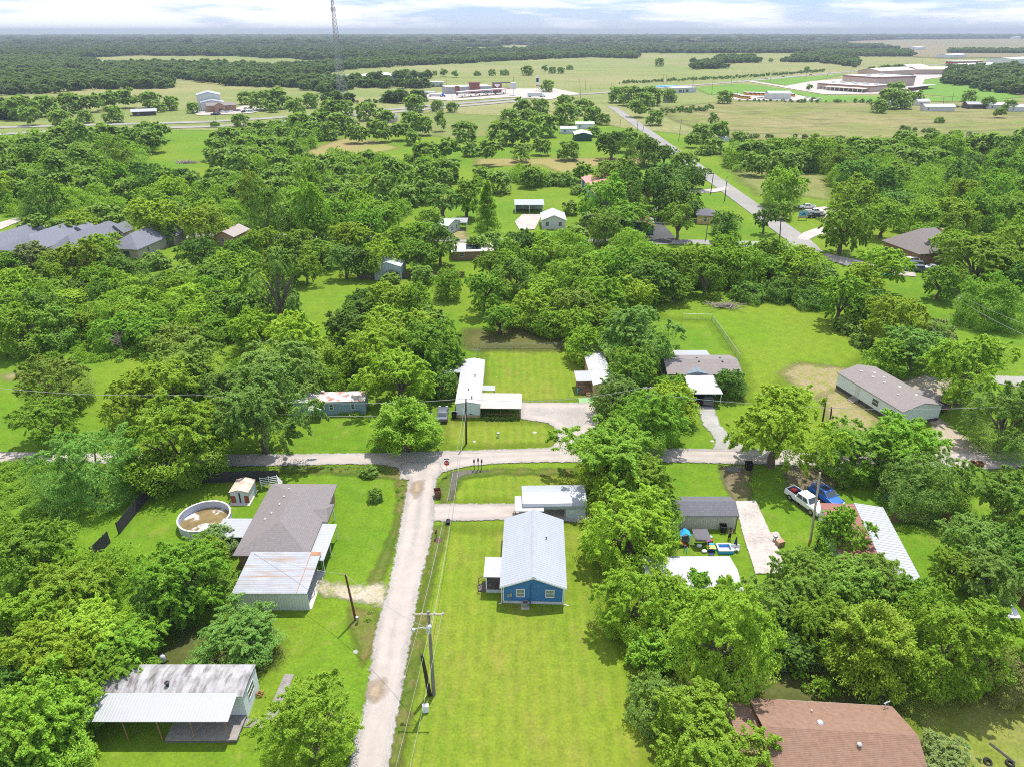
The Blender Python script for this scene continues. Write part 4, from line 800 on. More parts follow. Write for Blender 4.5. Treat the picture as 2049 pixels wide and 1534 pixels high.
for x in (.1, w * .35, w - 2.8):
    for y in (.08, d - .08): b.post(x, y, 2.25, .05, m=M_STEEL)
b = B('lean_to', 'small grey corrugated lean-to roof between carport and blue house', 'lean-to', (1030, 1046), (1088, 1046)); 
b.slope(mat('grey_corrugated_sheet', (.42, .41, .41), .6, .12, 1, stripe=('X', .2, .35)), 0, 0, b.w, 2.9, 1.95, 2.3, .06)
for x in (.1, b.w - .1):
    for y in (.1, 2.8): b.post(x, y, 1.95 + y * .1, .05, m=M_POST)
# ------------------------------------------------------------------ grey-roofed house
b = B('grey_roofed_house', 'house with a large grey-brown hip roof beside the round pool', 'house', (484, 1130), (650, 1130), None); o = b.o
b.o.location = Vector((-32.6, 65.2, 0)); b.o.rotation_euler = (0, 0, math.radians(-.5)); w, d = 8.1, 13.8
b.walls(M_BRICK, 0, 0, w, d, 2.5)
b.hip(M_BROWNSH, 0, 0, w, d, 2.5, 1.75, .45, .14, axis='y')
b.part('porch_roof', M_BROWNSH, lambda q: q.add([(w - 2.4, 7.6, 3.25), (w + 1.1, 9.9, 2.52), (w + 1.1, 6.1, 2.52), (w - .2, 9.9, 2.52), (w - .2, 6.1, 2.52), (w + .6, 8.0, 3.3), (w + 1.1, 9.9, 2.4), (w + 1.1, 6.1, 2.4), (w - .2, 9.9, 2.4), (w - .2, 6.1, 2.4)], [(0, 3, 1, 5), (0, 5, 2, 4), (5, 1, 2), (1, 6, 7, 2), (4, 2, 7, 9), (3, 8, 6, 1)]))
for y in (6.4, 9.6): b.post(w + .9, y, 2.4, .08)
b.slope(M_METALY, w + .05, -.8, w + 2.3, 6.0, 2.42, 2.42, .08, 'side_awning', zx=-.12)
for y in (-.6, 2.6, 5.8): b.post(w + 2.15, y, 2.25, .05)
b.slope(M_METALY, -4.4, 3.4, -.1, 7.0, 2.25, 2.35, .08, 'patio_roof')
for x, y in ((-4.2, 3.6), (-4.2, 6.8), (-2.2, 3.6)): b.post(x, y, 2.2, .05)
for x, y, z in ((3.0, 11.2, 3.7), (2.9, 9.4, 3.75), (2.8, 7.8, 3.7), (2.2, 6.3, 3.45), (1.6, 5.4, 3.2), (3.6, 4.2, 3.45)): b.vent(x, y, z, .07, .3)
b.window('b', 2, 1, 1.2, 1.1, d); b.window('r', 1.5, 1, 1.2, 1.1, w); b.window('r', 11, 1, 1.2, 1.1, w); b.door('r', 7.6, .1, .95, 2.0, w); b.window('l', 9, 1, 1.2, 1.1, 0)
b = B('metal_carport', 'flat rust-streaked metal carport attached in front of the grey-roofed house', 'carport', (490, 1220), (620, 1220)); w = b.w; d = 6.5
b.box('back_wall', M_SILVERWALL, -.9, 0, 0, w, .1, 2.45)
b.slope(M_RUSTY, -1.0, -.15, w + .05, d, 2.62, 2.85, .1)
b.slope(M_RUSTRIM, w - 1.15, -.13, w - 1.08, d + .01, 2.637, 2.868, .04, 'rusty_seam'); b.slope(M_RUSTRIM, w - 1.05, d - .62, w + .03, d - .04, 2.853, 2.871, .03, 'rusty_panel')
for y in (.15, 2.4, 4.5, 6.3): b.post(w - .05, y, 2.6, .05, m=M_STEEL)
for y in (3.2, 6.3): b.post(-.85, y, 2.6, .05, m=M_STEEL)
b.box('floor_slab', M_CONC, -.8, .12, 0, w + .2, d - .1, .06)
# round pool, half drained
p = empty('pool', P(412, 1046), 0, 'round above-ground pool half drained with brown leaves inside', 'pool'); R = 3.25
q = MB(); q.lathe((0, 0, 0), [(R, 0), (R, 1.22), (R - .04, 1.22), (R - .04, .05)], 44); q.build('wall', mat('pale_pool_wall', (.50, .52, .60), .5, .1, 2), p, smooth=False)
q = MB(); q.lathe((0, 0, 1.22), [(R - .1, 0), (R + .08, 0), (R + .08, .05), (R - .1, .05), (R - .1, 0)], 44); q.build('rim', M_TRIM, p)
q = MB(); q.lathe((0, 0, .2), [(.001, .0), (R - .06, .0)], 40); q.build('water', mat('murky_leafy_pool_water', (.20, .15, .065), .3, .4, .7, stain=((.55, .54, .54), .32, .52, .58)), p)
for k in range(14):
    a = k * 6.283 / 14; q = MB(); q.box(R - .0, -.06, 0, R + .06, .06, 1.22); f = q.build('upright', M_TRIM, p); f.rotation_euler = (0, 0, a)
# garden shed
b = B('garden_shed', 'small tin shed with rusty gable roof and half-open doors', 'shed', (464, 1005), (500, 1005)); w = b.w; d = 2.9
b.walls(mat('white_shed_metal', (.60, .61, .60), .6, .1, stripe=('X', .25, .3)), 0, 0, w, d, 1.75, .35, 'y')
b.gable(mat('rust_pink_roof', (.55, .43, .36), .7, .15, 1, stain=((.38, .2, .12), 1.5, .5, .7)), 0, 0, w, d, 1.75, .35, 'y', .12, .06)
for x in (.02, w - .62): b.box('rusty_panel', mat('rust_red_panel', (.30, .075, .045), .8, .25), x, -.05, .05, x + .6, -.004, 1.15)
b.box('door', M_WHITE, w / 2 - .5, -.06, .05, w / 2 - .1, -.01, 1.65); b.box('dark_gap_panel', M_DARKIN, w / 2 - .1, -.03, .05, w / 2 + .1, -.008, 1.65); b.box('base', M_CONC, -.2, -.7, 0, w + .2, d + .1, .04)  # near-black panel on the solid wall paints the shade inside the door gap
# trellis of the grey-roofed yard
single('trellis', (lambda q: ([q.tube([(0, 0, .6 + i * .3), (2.2, .6, .6 + i * .3)], .04, 5) for i in range(5)], [q.tube([(2.2, .6, .6 + i * .3), (3.4, -.8, .6 + i * .3)], .04, 5) for i in range(5)], [q.tube([(x, y, 0), (x, y, 2.0)], .05, 5) for x, y in ((0, 0), (2.2, .6), (3.4, -.8), (1.1, .3))], q)[-1])(MB()), M_TRIM, 'white rail trellis wrapped in creeper beside the tin shed', 'trellis', P(524, 978))
# dark board fences
def fence(label, pts, h, m, post=None, group=None, gap=2.4, cat='fence', name='board_fence', th=.06):
    o = empty(name, P(*pts[0]), 0, label, cat, group); o0 = P(*pts[0]); ws = [P(*p) - o0 for p in pts]
    for i in range(len(ws) - 1):
        a, c = ws[i], ws[i + 1]; d = (c - a); L_ = d.length; ang = math.atan2(d.y, d.x)
        q = MB(); n = max(1, int(L_ / .16)); rr = random.Random(i)
        for k in range(n): q.box(k * L_ / n + .006, 0, .05, (k + 1) * L_ / n - .006, th * .4, h * rr.uniform(.97, 1.03))
        f = q.build('boards', m, o); f.location = a; f.rotation_euler = (0, 0, ang)
        q = MB(); [q.box(0, th * .42, h * z, L_, th * .42 + .05, h * z + .09) for z in (.2, .8)]; f = q.build('rail', m, o); f.location = a; f.rotation_euler = (0, 0, ang)
        k = 0.0
        while k <= L_ + .01: q = MB(); q.box(-.05, .06, 0, .05, .16, h * 1.02); f = q.build('post', post or m, o); f.location = a + d.normalized() * k; f.rotation_euler = (0, 0, ang); k += gap
    return o
fence('long black weathered board fence behind the tin shed', [(318, 968), (560, 962)], 1.85, M_DKWOOD)
fence('black weathered board fence slanting away from the thicket corner', [(240, 1068), (318, 972)], 1.85, M_DKWOOD)
fence('short black fence panel standing alone with a broken end', [(188, 1118), (222, 1085)], 1.85, M_DKWOOD)
fence('brown wooden yard fence beside the long white metal roof', [(1782, 1045), (1886, 1043), (1912, 1062)], 1.6, M_CEDAR)
fence('brown wooden fence beside the trampoline', [(2010, 1180), (2060, 1230)], 1.6, M_CEDAR)
fence('dark plank fence across the long lawn', [(715, 560), (930, 556)], 1.7, mat('grey_brown_boards', (.12, .095, .07), .9, .3, 2), gap=3)
fence('low brown fence behind the dark-roofed houses', [(0, 548), (140, 546)], 1.8, M_CEDAR, gap=3)
# ------------------------------------------------------------------ moss-stained trailer
b = B('trailer_home', 'white trailer home with a black-stained roof and wide white awning', 'trailer home', (196, 1424), (492, 1424)); b.o.location = Vector((-38.6, 44.9, 0)); b.o.rotation_euler = (0, 0, 0); w, d = 13.6, 3.5
b.walls(M_PALEWALL, 0, 0, w, d, 2.95)
b.part('roof', M_MOSS, lambda q: q.prism([(-.1, -.1, 2.96), (-.1, -.1, 3.05), (-.1, d / 2, 3.3), (-.1, d + .1, 3.05), (-.1, d + .1, 2.96)], (w + .2, 0, 0)))
b.slope(M_METALX, -.1, -2.45, w - .5, .25, 2.68, 3.12, .07, 'awning')
for x in (3.5, 6.6, 9.6, 12.8): b.post(x, -2.35, 2.62, .05, m=M_RUSTRIM)
b.box('deck', M_DECK, 7.0, -2.6, .3, w - .05, -.05, .45); b.box('deck_skirting', M_DECKDK, 7.02, -2.58, 0, w - .07, -.07, .3)
b.window('r', 1.0, 1.2, 1.5, 1.2, w); b.window('f', 2, 1.3, 1.2, 1.0, 0); b.window('f', 10.2, 1.3, 1.2, 1.0, 0); b.door('f', 8.2, .5, .9, 2.0, 0)
b.vent(6.3, 1.0, 3.3, .14, .25, M_BLACK)
single('boardwalk', (lambda q: ([q.box(-.5, i * .24, 0, .5, i * .24 + .22, .07) for i in range(22)], [q.box(-2.6 + i * .24, -.9, 0, -2.38 + i * .24, .0, .07) for i in range(9)], q)[-1])(MB()), M_DECK, 'weathered plank boardwalk leading from the trailer deck', 'boardwalk', P(540, 1440), math.radians(-4))
single('propane_tank', (lambda q: (q.lathe((0, 0, .1), [(.001, 0), (.25, .08), (.3, .25), (.3, .75), (.2, .95), (.001, 1.0)], 12), q)[-1])(MB()), M_WHITE, 'small white propane tank behind the stained trailer', 'propane tank', P(328, 1324), smooth=True)
single('scrap_pile', (lambda q: ([q.tube([(random.uniform(-.6, .6), random.uniform(-.4, .4), .05 + i * .03), (random.uniform(-.6, .6), random.uniform(-.4, .4), .2 + i * .03)], .05, 5) for i in range(10)], q)[-1])(MB()), M_RUSTRIM, 'rusty scrap heap against the trailer end wall', 'scrap', P(524, 1388))
# ------------------------------------------------------------------ brown shingle house
b = B('shingle_house', 'house with a terracotta-brown shingle gable roof', 'house', (1500, 1480), (1850, 1500)); b.o.location = Vector((21.6, 36.5, 0)); b.o.rotation_euler = (0, 0, math.radians(-4)); w, d = 12.6, 8.4
b.walls(M_BRICK, .3, .3, w - .3, d - .3, 2.6, 1.6, 'x'); b.gable(M_TERRSH, .3, .3, w - .3, d - .3, 2.6, 1.6, 'x', .5, .14)
b.slope(M_TERRSH, -2.4, 4.0, .0, d - .4, 3.35, 2.55, .12, 'wing_roof'); b.walls(M_BRICK, -2.2, 3.0, .28, d - .8, 2.4, name='wing_wall')
b.part('turbine_vent', M_ALU, lambda q: q.lathe((5.0, 5.2, 3.75), [(.001, -.1), (.1, -.1), (.1, .12), (.26, .2), (.28, .32), (.16, .45), (.001, .48)], 12)); b.part('turbine_vent', M_ALU, lambda q: q.lathe((7.6, 3.2, 3.85), [(.001, -.1), (.1, -.1), (.1, .15), (.18, .2), (.2, .36), (.1, .46), (.001, .48)], 12))
b.vent(4.9, 6.9, 3.1, .05, .3); b.part('gutter', M_ALU, lambda q: q.box(-.1, d + .2, 2.28, w + .1, d + .32, 2.42)); b.window('b', 3, 1, 1.4, 1.2, d - .3); b.window('b', 8, 1, 1.4, 1.2, d - .3)
b.part('antenna', M_ALU, lambda q: (q.tube([(w - .6, d - .1, 2.4), (w - .6, d - .1, 3.4)], .04, 5), q.tube([(w - .9, d - .3, 3.4), (w - .2, d + .1, 3.3)], .05, 5)))
# chain-link fences
M_WIRE = mat('galvanised_wire', (.42, .44, .44), .5, .1, metal=.4)
def chain(label, pts, h=1.2, gap=3.0, m=M_WIRE, step=.35):
    o = empty('chain_link_fence', P(*pts[0]), 0, label, 'fence'); o0 = P(*pts[0]); ws = [P(*p) - o0 for p in pts]; q = MB(); t = MB()
    for i in range(len(ws) - 1):
        a, c = ws[i], ws[i + 1]; d = c - a; n = max(1, int(d.length / gap)); U = Vector((0, 0, 1))
        t.tube([a + U * h, c + U * h], .03, 5); t.tube([a + U * .08, c + U * .08], .012, 4)
        k = max(1, int(d.length / step))
        for j in range(k):
            s0, s1 = a + d * (j / k), a + d * ((j + 1) / k)
            q.tube([s0 + U * .08, s1 + U * h], .006, 3, cap=False); q.tube([s0 + U * h, s1 + U * .08], .006, 3, cap=False)
        for j in range(n + 1): r = MB(); e = a + d * (j / n); r.tube([e, e + U * (h + .05)], .035, 6); r.build('post', m, o)
    t.build('top_rail', m, o); q.build('mesh_netting', m, o); return o
chain('chain-link fence running up beside the mown field', [(1480, 722), (1424, 640), (1365, 638)], 1.3)
chain('chain-link fence in the shade behind the brown roof', [(1350, 1340), (1650, 1344)], 1.2)
chain('leaning chain-link fence meeting the brown roof', [(1735, 1350), (1770, 1430)], 1.5)
chain('wire fence across the head of the mown yard', [(960, 697), (1165, 697)], 1.1)
# ------------------------------------------------------------------ tan shed, white roof, red-white building
b = B('storage_shed', 'long tan metal shed with charcoal shingle roof', 'shed', (1322, 1058), (1472, 1058)); w = b.w; d = 4.0
b.walls(M_TANMETAL, 0, 0, w, d, 2.15, .75, 'x'); b.gable(M_CHARSH, 0, 0, w, d, 2.15, .75, 'x', .14, .1); b.box('corner_board', M_POST, w - .1, -.03, 0, w + .02, -.004, 2.1)
b.door('r', 1.2, .05, 1.5, 1.9, w, M_TANMETAL)
b = B('white_roofed_building', 'low building with a wide plain white metal roof under the trees', 'building', (1296, 1215), (1480, 1215)); w = b.w; d = 5.6
b.walls(M_PALEWALL, .2, .2, w - .2, d - .2, 2.5); b.gable(mat('plain_white_roof', (.42, .43, .45), .6, .05, .5, stripe=('X', 1.2, .12)), .2, .2, w - .2, d - .2, 2.5, .5, 'x', .3, .08)
b.window('f', 2, 1, 1.2, 1, .2); b.window('f', 7, 1, 1.2, 1, .2)
fl = P(1643, 1005, 2.6); an = math.radians(8.6); d = 16.5; fl = Vector((fl.x - d * math.sin(an), fl.y - d * math.cos(an), 0))
b = B('long_metal_building', 'long low building roofed half in red and half in white ribbed metal', 'building', fl, w=7.7, rot=-8.6, world=True); w = 7.5
b.walls(M_PALEWALL, .1, .1, w - .2, d - .1, 2.3); b.slope(M_REDROOF, -.1, -.2, 4.1, d + .1, 2.5, 2.5, .1, 'red_roof', zx=.3)
b.slope(mat('white_fluted_roof', (.37, .38, .40), .5, .05, 1, stripe=('Y', .5, .8)), 4.12, -.1, w + .3, d + .3, 2.83, 2.83, .1, 'white_roof', zx=-.3)
b.vent(2.2, 3.4, 2.75, .1, .25); b.window('f', 1, 1, 1.2, 1, .1); b.door('r', 5, .1, .9, 2.0, w - .2)
# ------------------------------------------------------------------ row beyond the gravel road
b = B('old_trailer', 'old faded blue trailer home with a flaking rusty roof', 'trailer home', (590, 832), (732, 828)); w = b.w; d = 3.4
b.walls(M_GREYBLUE, 0, 0, w, d, 2.5); b.part('roof', M_OLDRUST, lambda q: q.prism([(-.1, -.15, 2.51), (-.1, -.15, 2.6), (-.1, d / 2, 2.8), (-.1, d + .15, 2.6), (-.1, d + .15, 2.51)], (w + .2, 0, 0)))
b.slope(M_METALX, 2.8, -2.0, 5.0, .1, 2.1, 2.35, .06, 'porch_roof'); b.post(2.9, -1.9, 2.05, .05); b.post(4.9, -1.9, 2.05, .05)
for x in (5.9, 9.5): b.window('f', x, 1.0, .7, 1.1, 0)
b.door('f', 3.5, .3, .9, 1.9, 0); b.part('satellite_dish', M_TRIM, lambda q: q.lathe((4.4, 3.2, 2.75), [(.001, 0), (.2, .06), (.32, .2)], 10))
b = B('mobile_home', 'white single-wide mobile home with a patched white roof', 'mobile home', (913, 835), (961, 835)); w = b.w; d = 17.2; b.o.rotation_euler = (0, 0, math.radians(-.5))
b.box('skirting', M_TANWOOD, .05, .05, 0, w - .05, d - .05, .5); b.walls(mat('pale_blue_white_siding', (.62, .68, .72), .5, .05, stripe=('Z', .25, .12)), 0, 0, w, d, 2.6, .35, 'y', .5); b.gable(M_PATCHED, 0, 0, w, d, 2.6, .35, 'y', .12, .08)
b.slope(M_METALY, w + .05, 5.6, w + 2.3, 7.5, 2.3, 2.3, .06, 'porch_roof', zx=-.1); b.box('porch_deck', M_CEDAR, w + .03, 4.6, .3, w + 2.2, 7.4, .45); b.post(w + 2.15, 5.7, 2.2, .05, m=M_POST); b.post(w + 2.15, 7.4, 2.2, .05, m=M_POST)
b.slope(M_METALY, -3.6, 12, -.02, 15.5, 2.4, 2.4, .06, 'side_roof', zx=.15); b.post(-3.5, 12.2, 2.35, .05); b.post(-3.5, 15.3, 2.35, .05)
for x, y in ((2.6, 1.4), (1.9, 4.2), (2.7, 9.5)): b.vent(x, y, 2.95, .08, .3, M_BLACK)
b.window('r', 2.2, 1.2, 1, 1, w); b.window('r', 10, 1.2, 1, 1, w); b.box('hatch', M_BLACK, 2.2, -.03, .62, 2.75, -.004, .74)
b = B('tan_carport', 'cream ribbed-roof carport with plant railing beside the white mobile home', 'carport', (961, 837), (1043, 838)); w = b.w; d = 5.4
b.gable(M_TANROOF, .1, .1, w - .1, d - .1, 1.95, .45, 'x', .15, .07)
b.part('gable_end', M_TANROOF, lambda q: q.prism([(w - .08, 0, 1.9), (w - .08, d / 2, 2.35), (w - .08, d, 1.9)], (.05, 0, 0)))
for x in (.1, w * .5, w - .12):
    for y in (.1, d - .1): b.post(x, y, 1.95, .06, m=M_POST)
b.part('railing', M_POST, lambda q: (q.box(1.2, .02, .85, w - .3, .08, .92), [q.box(1.2 + i * .3, .03, 0, 1.25 + i * .3, .07, 1.1) for i in range(19)])); b.box('back_wall', M_DKBROWN, .2, d - .25, 0, w - .3, d - .15, 1.9)
b = B('mobile_home', 'plywood-ended mobile home with a mottled white roof and small deck', 'mobile home', (1187, 795), (1224, 792)); w = b.w * 1.05; d = 17; b.o.rotation_euler = (0, 0, math.radians(2))
b.walls(M_TANWOOD, 0, 0, w, d, 2.5, .5, 'y'); b.gable(M_MOTTLE, 0, 0, w, d, 2.5, .5, 'y', .18, .08)
b.box('deck', M_CEDAR, -2.6, 1.2, .7, -.03, 4.6, .85); b.box('deck_skirting', M_CEDAR, -2.58, 1.22, 0, -.05, 4.5, .7); b.slope(M_METALX, -2.9, 1.6, -.1, 5.4, 2.45, 2.65, .06, 'deck_roof')
for x, y in ((-2.5, 1.7), (-.2, 1.7), (-2.5, 4.4)): b.post(x, y, 2.45, .06, m=M_POST)
b.part('steps', M_CEDAR, lambda q: [q.box(-1.2, 1.2 - .3 * (i + 1), 0, -.2, 1.18 - .3 * i, .68 - .18 * i) for i in range(4)]); b.part('deck_railing', M_POST, lambda q: (q.box(-2.6, 1.2, 1.65, -1.3, 1.26, 1.72), [q.box(-2.6 + i * .2, 1.2, .85, -2.56 + i * .2, 1.24, 1.65) for i in range(7)]))
b = B('dark_brown_house', 'dark brown mobile home with taupe shingle roof and white carport', 'house', (1335, 776), (1478, 776)); w = b.w; d = 7.8
b.box('skirting', M_WHITE, .05, .05, 0, w - .05, d, .6); b.walls(M_DKBROWN, 0, 0, w, d, 2.85, 1.0, 'x', .6); b.gable(M_TAUPESH, 0, 0, w, d, 2.85, 1.0, 'x', .3, .1)
b.part('dormer', mat('slate_blue_siding', (.16, .2, .24), .7, .1, stripe=('Z', .2, .2)), lambda q: q.prism([(2.6, -.34, 2.86), (7.6, -.34, 2.86), (5.1, -.34, 3.42)], (0, 2.2, 0)))
b.slope(mat('carport_white_metal', (.42, .42, .43), .5, .05, 1, stripe=('X', .3, .45)), 2.5, -7.2, 7.9, -.4, 2.55, 2.8, .07, 'carport_roof')
for x in (2.7, 7.7):
    for y in (-7.0, -3.8): b.post(x, y, 2.55, .06)
b.window('f', .6, 1.3, 1.0, 1.2, 0, pane=M_BLINDS); b.window('f', 8.4, 1.3, 1.0, 1.2, 0); b.window('f', 11.2, 1.3, 1.0, 1.2, 0); b.door('f', 4.7, .6, .9, 2.0, 0)
for x, y, z in ((6, 4.6, 3.75), (6.1, 3.2, 3.7), (10.3, 4.6, 3.75), (10.4, 3.2, 3.7)): b.vent(x, y, z, .12, .1, M_BLACK)
b.slope(M_METALX, 3.0, d + .2, 9.6, d + 3.4, 2.75, 2.5, .06, 'back_porch_roof'); b.post(3.2, d + 3.3, 2.5); b.post(9.4, d + 3.3, 2.5)
fl = P(1671, 776); e = P(1764, 838) - fl; rot = math.degrees(math.atan2(e.y, e.x))
b = B('grey_mobile_home', 'pale double-wide mobile home with grey-brown shingle roof and dark skirting', 'mobile home', (1671, 776), w=15.0, rot=rot + 2); w = 15.0; d = 8.0
b.box('skirting', M_DKBROWN, .05, .05, 0, w, d - .05, .7); b.walls(mat('pale_aqua_siding', (.62, .70, .72), .6, .05, stripe=('Z', .2, .15)), 0, 0, w, d, 3.0, .95, 'x', .7); b.gable(M_TAUPESH, 0, 0, w, d, 3.0, .95, 'x', .2, .1)
b.door('f', 4.6, .75, .95, 2.0, 0); b.window('f', 8.6, 1.2, 1.5, 1.3, 0); b.window('f', 12.5, 1.2, 1.2, 1.2, 0); b.window('l', 3, 1.2, 1.2, 1.2, 0); b.part('steps', M_DECK, lambda q: [q.box(4.4, -.3 * (i + 1), 0, 5.8, -.3 * i - .01, .7 - .18 * i) for i in range(4)])
for x, y in ((2.0, 3.0), (3.4, 4.6), (4.6, 3.2), (5.2, 5.0), (7.0, 3.4), (9.0, 4.8), (11, 2.6), (12, 5.4)): b.vent(x, y, 3.1 + .9 * min(y, d - y) / 4, .12, .08, M_TRIM)
b.part('wing_roof', M_TAUPESH, lambda q: q.prism([(8.8, d + 1.6, 2.9), (13.4, d + 1.6, 2.9), (11.1, d + 1.6, 3.6)], (0, -3.4, 0)))
# ------------------------------------------------------------------ houses of the middle distance
b = B('open_pole_barn', 'white-roofed open-front pole barn on the bright lawn', 'barn', (1031, 427), (1087, 427)); w = b.w; d = 6.5
b.slope(M_METALX, -.3, -.3, w + .3, d, 3.0, 3.5, .12); b.box('back_wall', M_TANMETAL, 0, d - .3, 0, w, d - .15, 3.3); b.box('side_wall', M_TANMETAL, 0, 2.5, 0, .12, d - .31, 2.9)
for x in (.1, w / 2, w - .1): b.post(x, .1, 2.9, .1)
for x in (1.5, 4.5, 7): b.box('stall_door', M_WHITE, x, d - .4, .1, x + 1.6, d - .31, 2.3)
b = B('white_house', 'small white house with pale grey gable roof in front of the pole barn', 'house', (1085, 459), (1131, 459)); w = b.w; d = 10
b.walls(M_WHITE, 0, 0, w, d, 3.0, 1.5, 'y'); b.gable(M_GREYSH, 0, 0, w, d, 3.0, 1.5, 'y', .4, .12); b.window('f', 5.2, 1, 1.2, 1.4, 0); b.window('f', 1, 1, 1.2, 1.4, 0); b.door('f', 3.0, .1, 1, 2.1, 0)
b = B('green_white_house', 'long white house with a pale mint metal roof', 'house', (848, 466), (897, 472)); w = b.w; d = 8
b.walls(M_WHITE, 0, 0, w, d, 3.2, 1.0, 'x'); b.gable(M_GREENROOF, 0, 0, w, d, 3.2, 1.0, 'x', .4, .1); b.window('r', 2, 1, 1, 1.4, w); b.window('r', 5, 1, 1, 1.4, w); b.window('f', 4, 1, 1.2, 1.2, 0)
b = B('white_carport', 'small flat white carport sheltering a silver car', 'carport', (903, 462), (934, 462)); w = b.w; d = 5.5
b.slope(M_METALX, -.2, -.2, w + .2, d, 2.7, 2.9, .12)
for x in (.1, w - .1):
    for y in (.1, d - .2): b.post(x, y, 2.7, .08)
b = B('solar_house', 'cream-roofed house with a dark solar panel array', 'house', (905, 522), (990, 520)); w = b.w; d = 8.5
b.walls(M_BRICK, .3, .4, w - .3, d, 2.6); b.gable(M_CREAM, .1, .2, w - .1, d, 2.6, .9, 'x', .4, .1)
b.part('solar_panel', mat('solar_cells', (.035, .045, .075), .2, .1, stripe=('X', .8, .3), spec=.6), lambda q: q.slab([(4.0, .9, 2.98), (8.2, .9, 2.98), (8.2, 3.6, 3.55), (4.0, 3.6, 3.55)], .06)); b.window('f', 2, 1, 1.4, 1.1, .4); b.window('f', 9, 1, 1.4, 1.1, .4); b.vent(4.6, 4.8, 3.6, .2, .4, M_BLACK)
b = B('metal_barn', 'blue-grey striped metal shed among tall trees', 'shed', (750, 561), (803, 562)); w = b.w; d = 7
b.walls(M_SHEDMET, 0, 0, w, d, 3.8, 1.1, 'y'); b.gable(mat('bluish_roof_metal', (.50, .55, .63), .4, .1, 1, stripe=('Y', .5, .25), metal=.2), 0, 0, w, d, 3.8, 1.1, 'y', .2, .08); b.door('f', 4.5, .1, 1.4, 2.3, 0)
b = B('blue_barn', 'long deep blue barn with white posts and a faded red roof', 'barn', (1187, 410), (1240, 372)); L_ = 22; b.o.location = P(1190, 410); b.o.rotation_euler = (0, 0, math.radians(4)); w, d = 14, 30
b.walls(M_BLUEWALL, 0, 0, w, d, 4.4, 1.6, 'y'); b.gable(M_PINKROOF, 0, 0, w, d, 4.4, 1.6, 'y', .5, .15)
for y in (.2, 7, 14, 21, 29): b.post(-.25, y, 4.2, .25)
for y in (3, 10, 17, 24): b.window('l', y, 1.2, 1.2, 1.6, 0)
b = B('red_roofed_house', 'house with patchy red roof half hidden by trees', 'house', (1225, 470), (1290, 455)); b.o.rotation_euler = (0, 0, math.radians(0)); w, d = 13, 22
b.walls(M_BLUEWALL, 0, 0, w, d, 3.0, 1.6, 'y'); b.gable(M_REDROOF, 0, 0, w, d, 3.0, 1.6, 'y', .5, .12); b.window('f', 2, 1, 1.2, 1.3, 0); b.door('f', 6, .1, 1, 2.1, 0); b.window('f', 9, 1, 1.2, 1.3, 0)
b = B('flat_carport', 'red-edged flat carport over the asphalt drive with a dark roof sheet', 'carport', (1270, 462), (1305, 463)); w = b.w + .5; d = 7
b.slope(mat('dark_grey_roof_sheet', (.22, .22, .23), .6, .1), -.2, -.2, w, d, 2.7, 2.9, .15); b.slope(M_PINKROOF, -.3, 2.0, 2.0, d + .1, 2.97, 2.97, .06, 'red_panel'); b.box('fascia', M_TRIM, -.25, -.3, 2.45, w + .05, -.22, 2.78)
for x in (.1, w - .2):
    for y in (.0, d - .4): b.post(x, y, 2.6, .1)
b = B('flat_carport', 'plain dark flat carport standing just behind the red-edged carport', 'carport', (1288, 445), (1308, 444)); w = b.w; d = 8; b.slope(bpy.data.materials['dark_grey_roof_sheet'], 0, 0, w, d, 2.8, 3.0, .15); b.box('fascia', M_TRIM, 0, -.08, 2.5, w, 0, 2.78)
for x in (.2, w - .2): b.post(x, .1, 2.6, .1); b.post(x, d - .3, 2.7, .1)
for i, (px, py, rr, lab) in enumerate([(1325, 425, 2.6, 'covered white boat shape parked under the dark trees'), (1382, 423, 2.0, 'low white covered trailer beside the pale yellow house')]):
    q = MB(); q.prism([(-3.2 * rr / 2.6, -1.1, .7), (2.2 * rr / 2.6, -1.1, .7), (3.4 * rr / 2.6, 0, .9), (2.2 * rr / 2.6, 1.1, .7), (-3.2 * rr / 2.6, 1.1, .7)], (0, 0, .5)); q.prism([(-2.4 * rr / 2.6, -.8, 1.2), (1.4 * rr / 2.6, -.7, 1.2), (1.4 * rr / 2.6, .7, 1.2), (-2.4 * rr / 2.6, .8, 1.2)], (-.3, 0, .5)); [q.tube([(x, -.9, .35), (x, .9, .35)], .33, 10) for x in (-1.2, -.4)]; q.tube([(2.2, 0, .5), (4.2, 0, .4)], .06, 5)
    single('covered_trailer', q, M_WHITE, lab, 'trailer', P(px, py), math.radians(20), bevel=.05)
b = B('yellow_house', 'small pale yellow house with charcoal hip roof', 'house', (1394, 448), (1432, 450)); w = b.w; d = 7
b.walls(M_YELLOW, 0, 0, w, d, 2.8); b.hip(M_CHARSH, 0, 0, w, d, 2.8, 1.5, .5); b.window('f', 2.2, .9, 1.0, 1.5, 0); b.window('f', 5, .9, 1.0, 1.5, 0); b.door('l', 2, .05, .9, 2, 0)
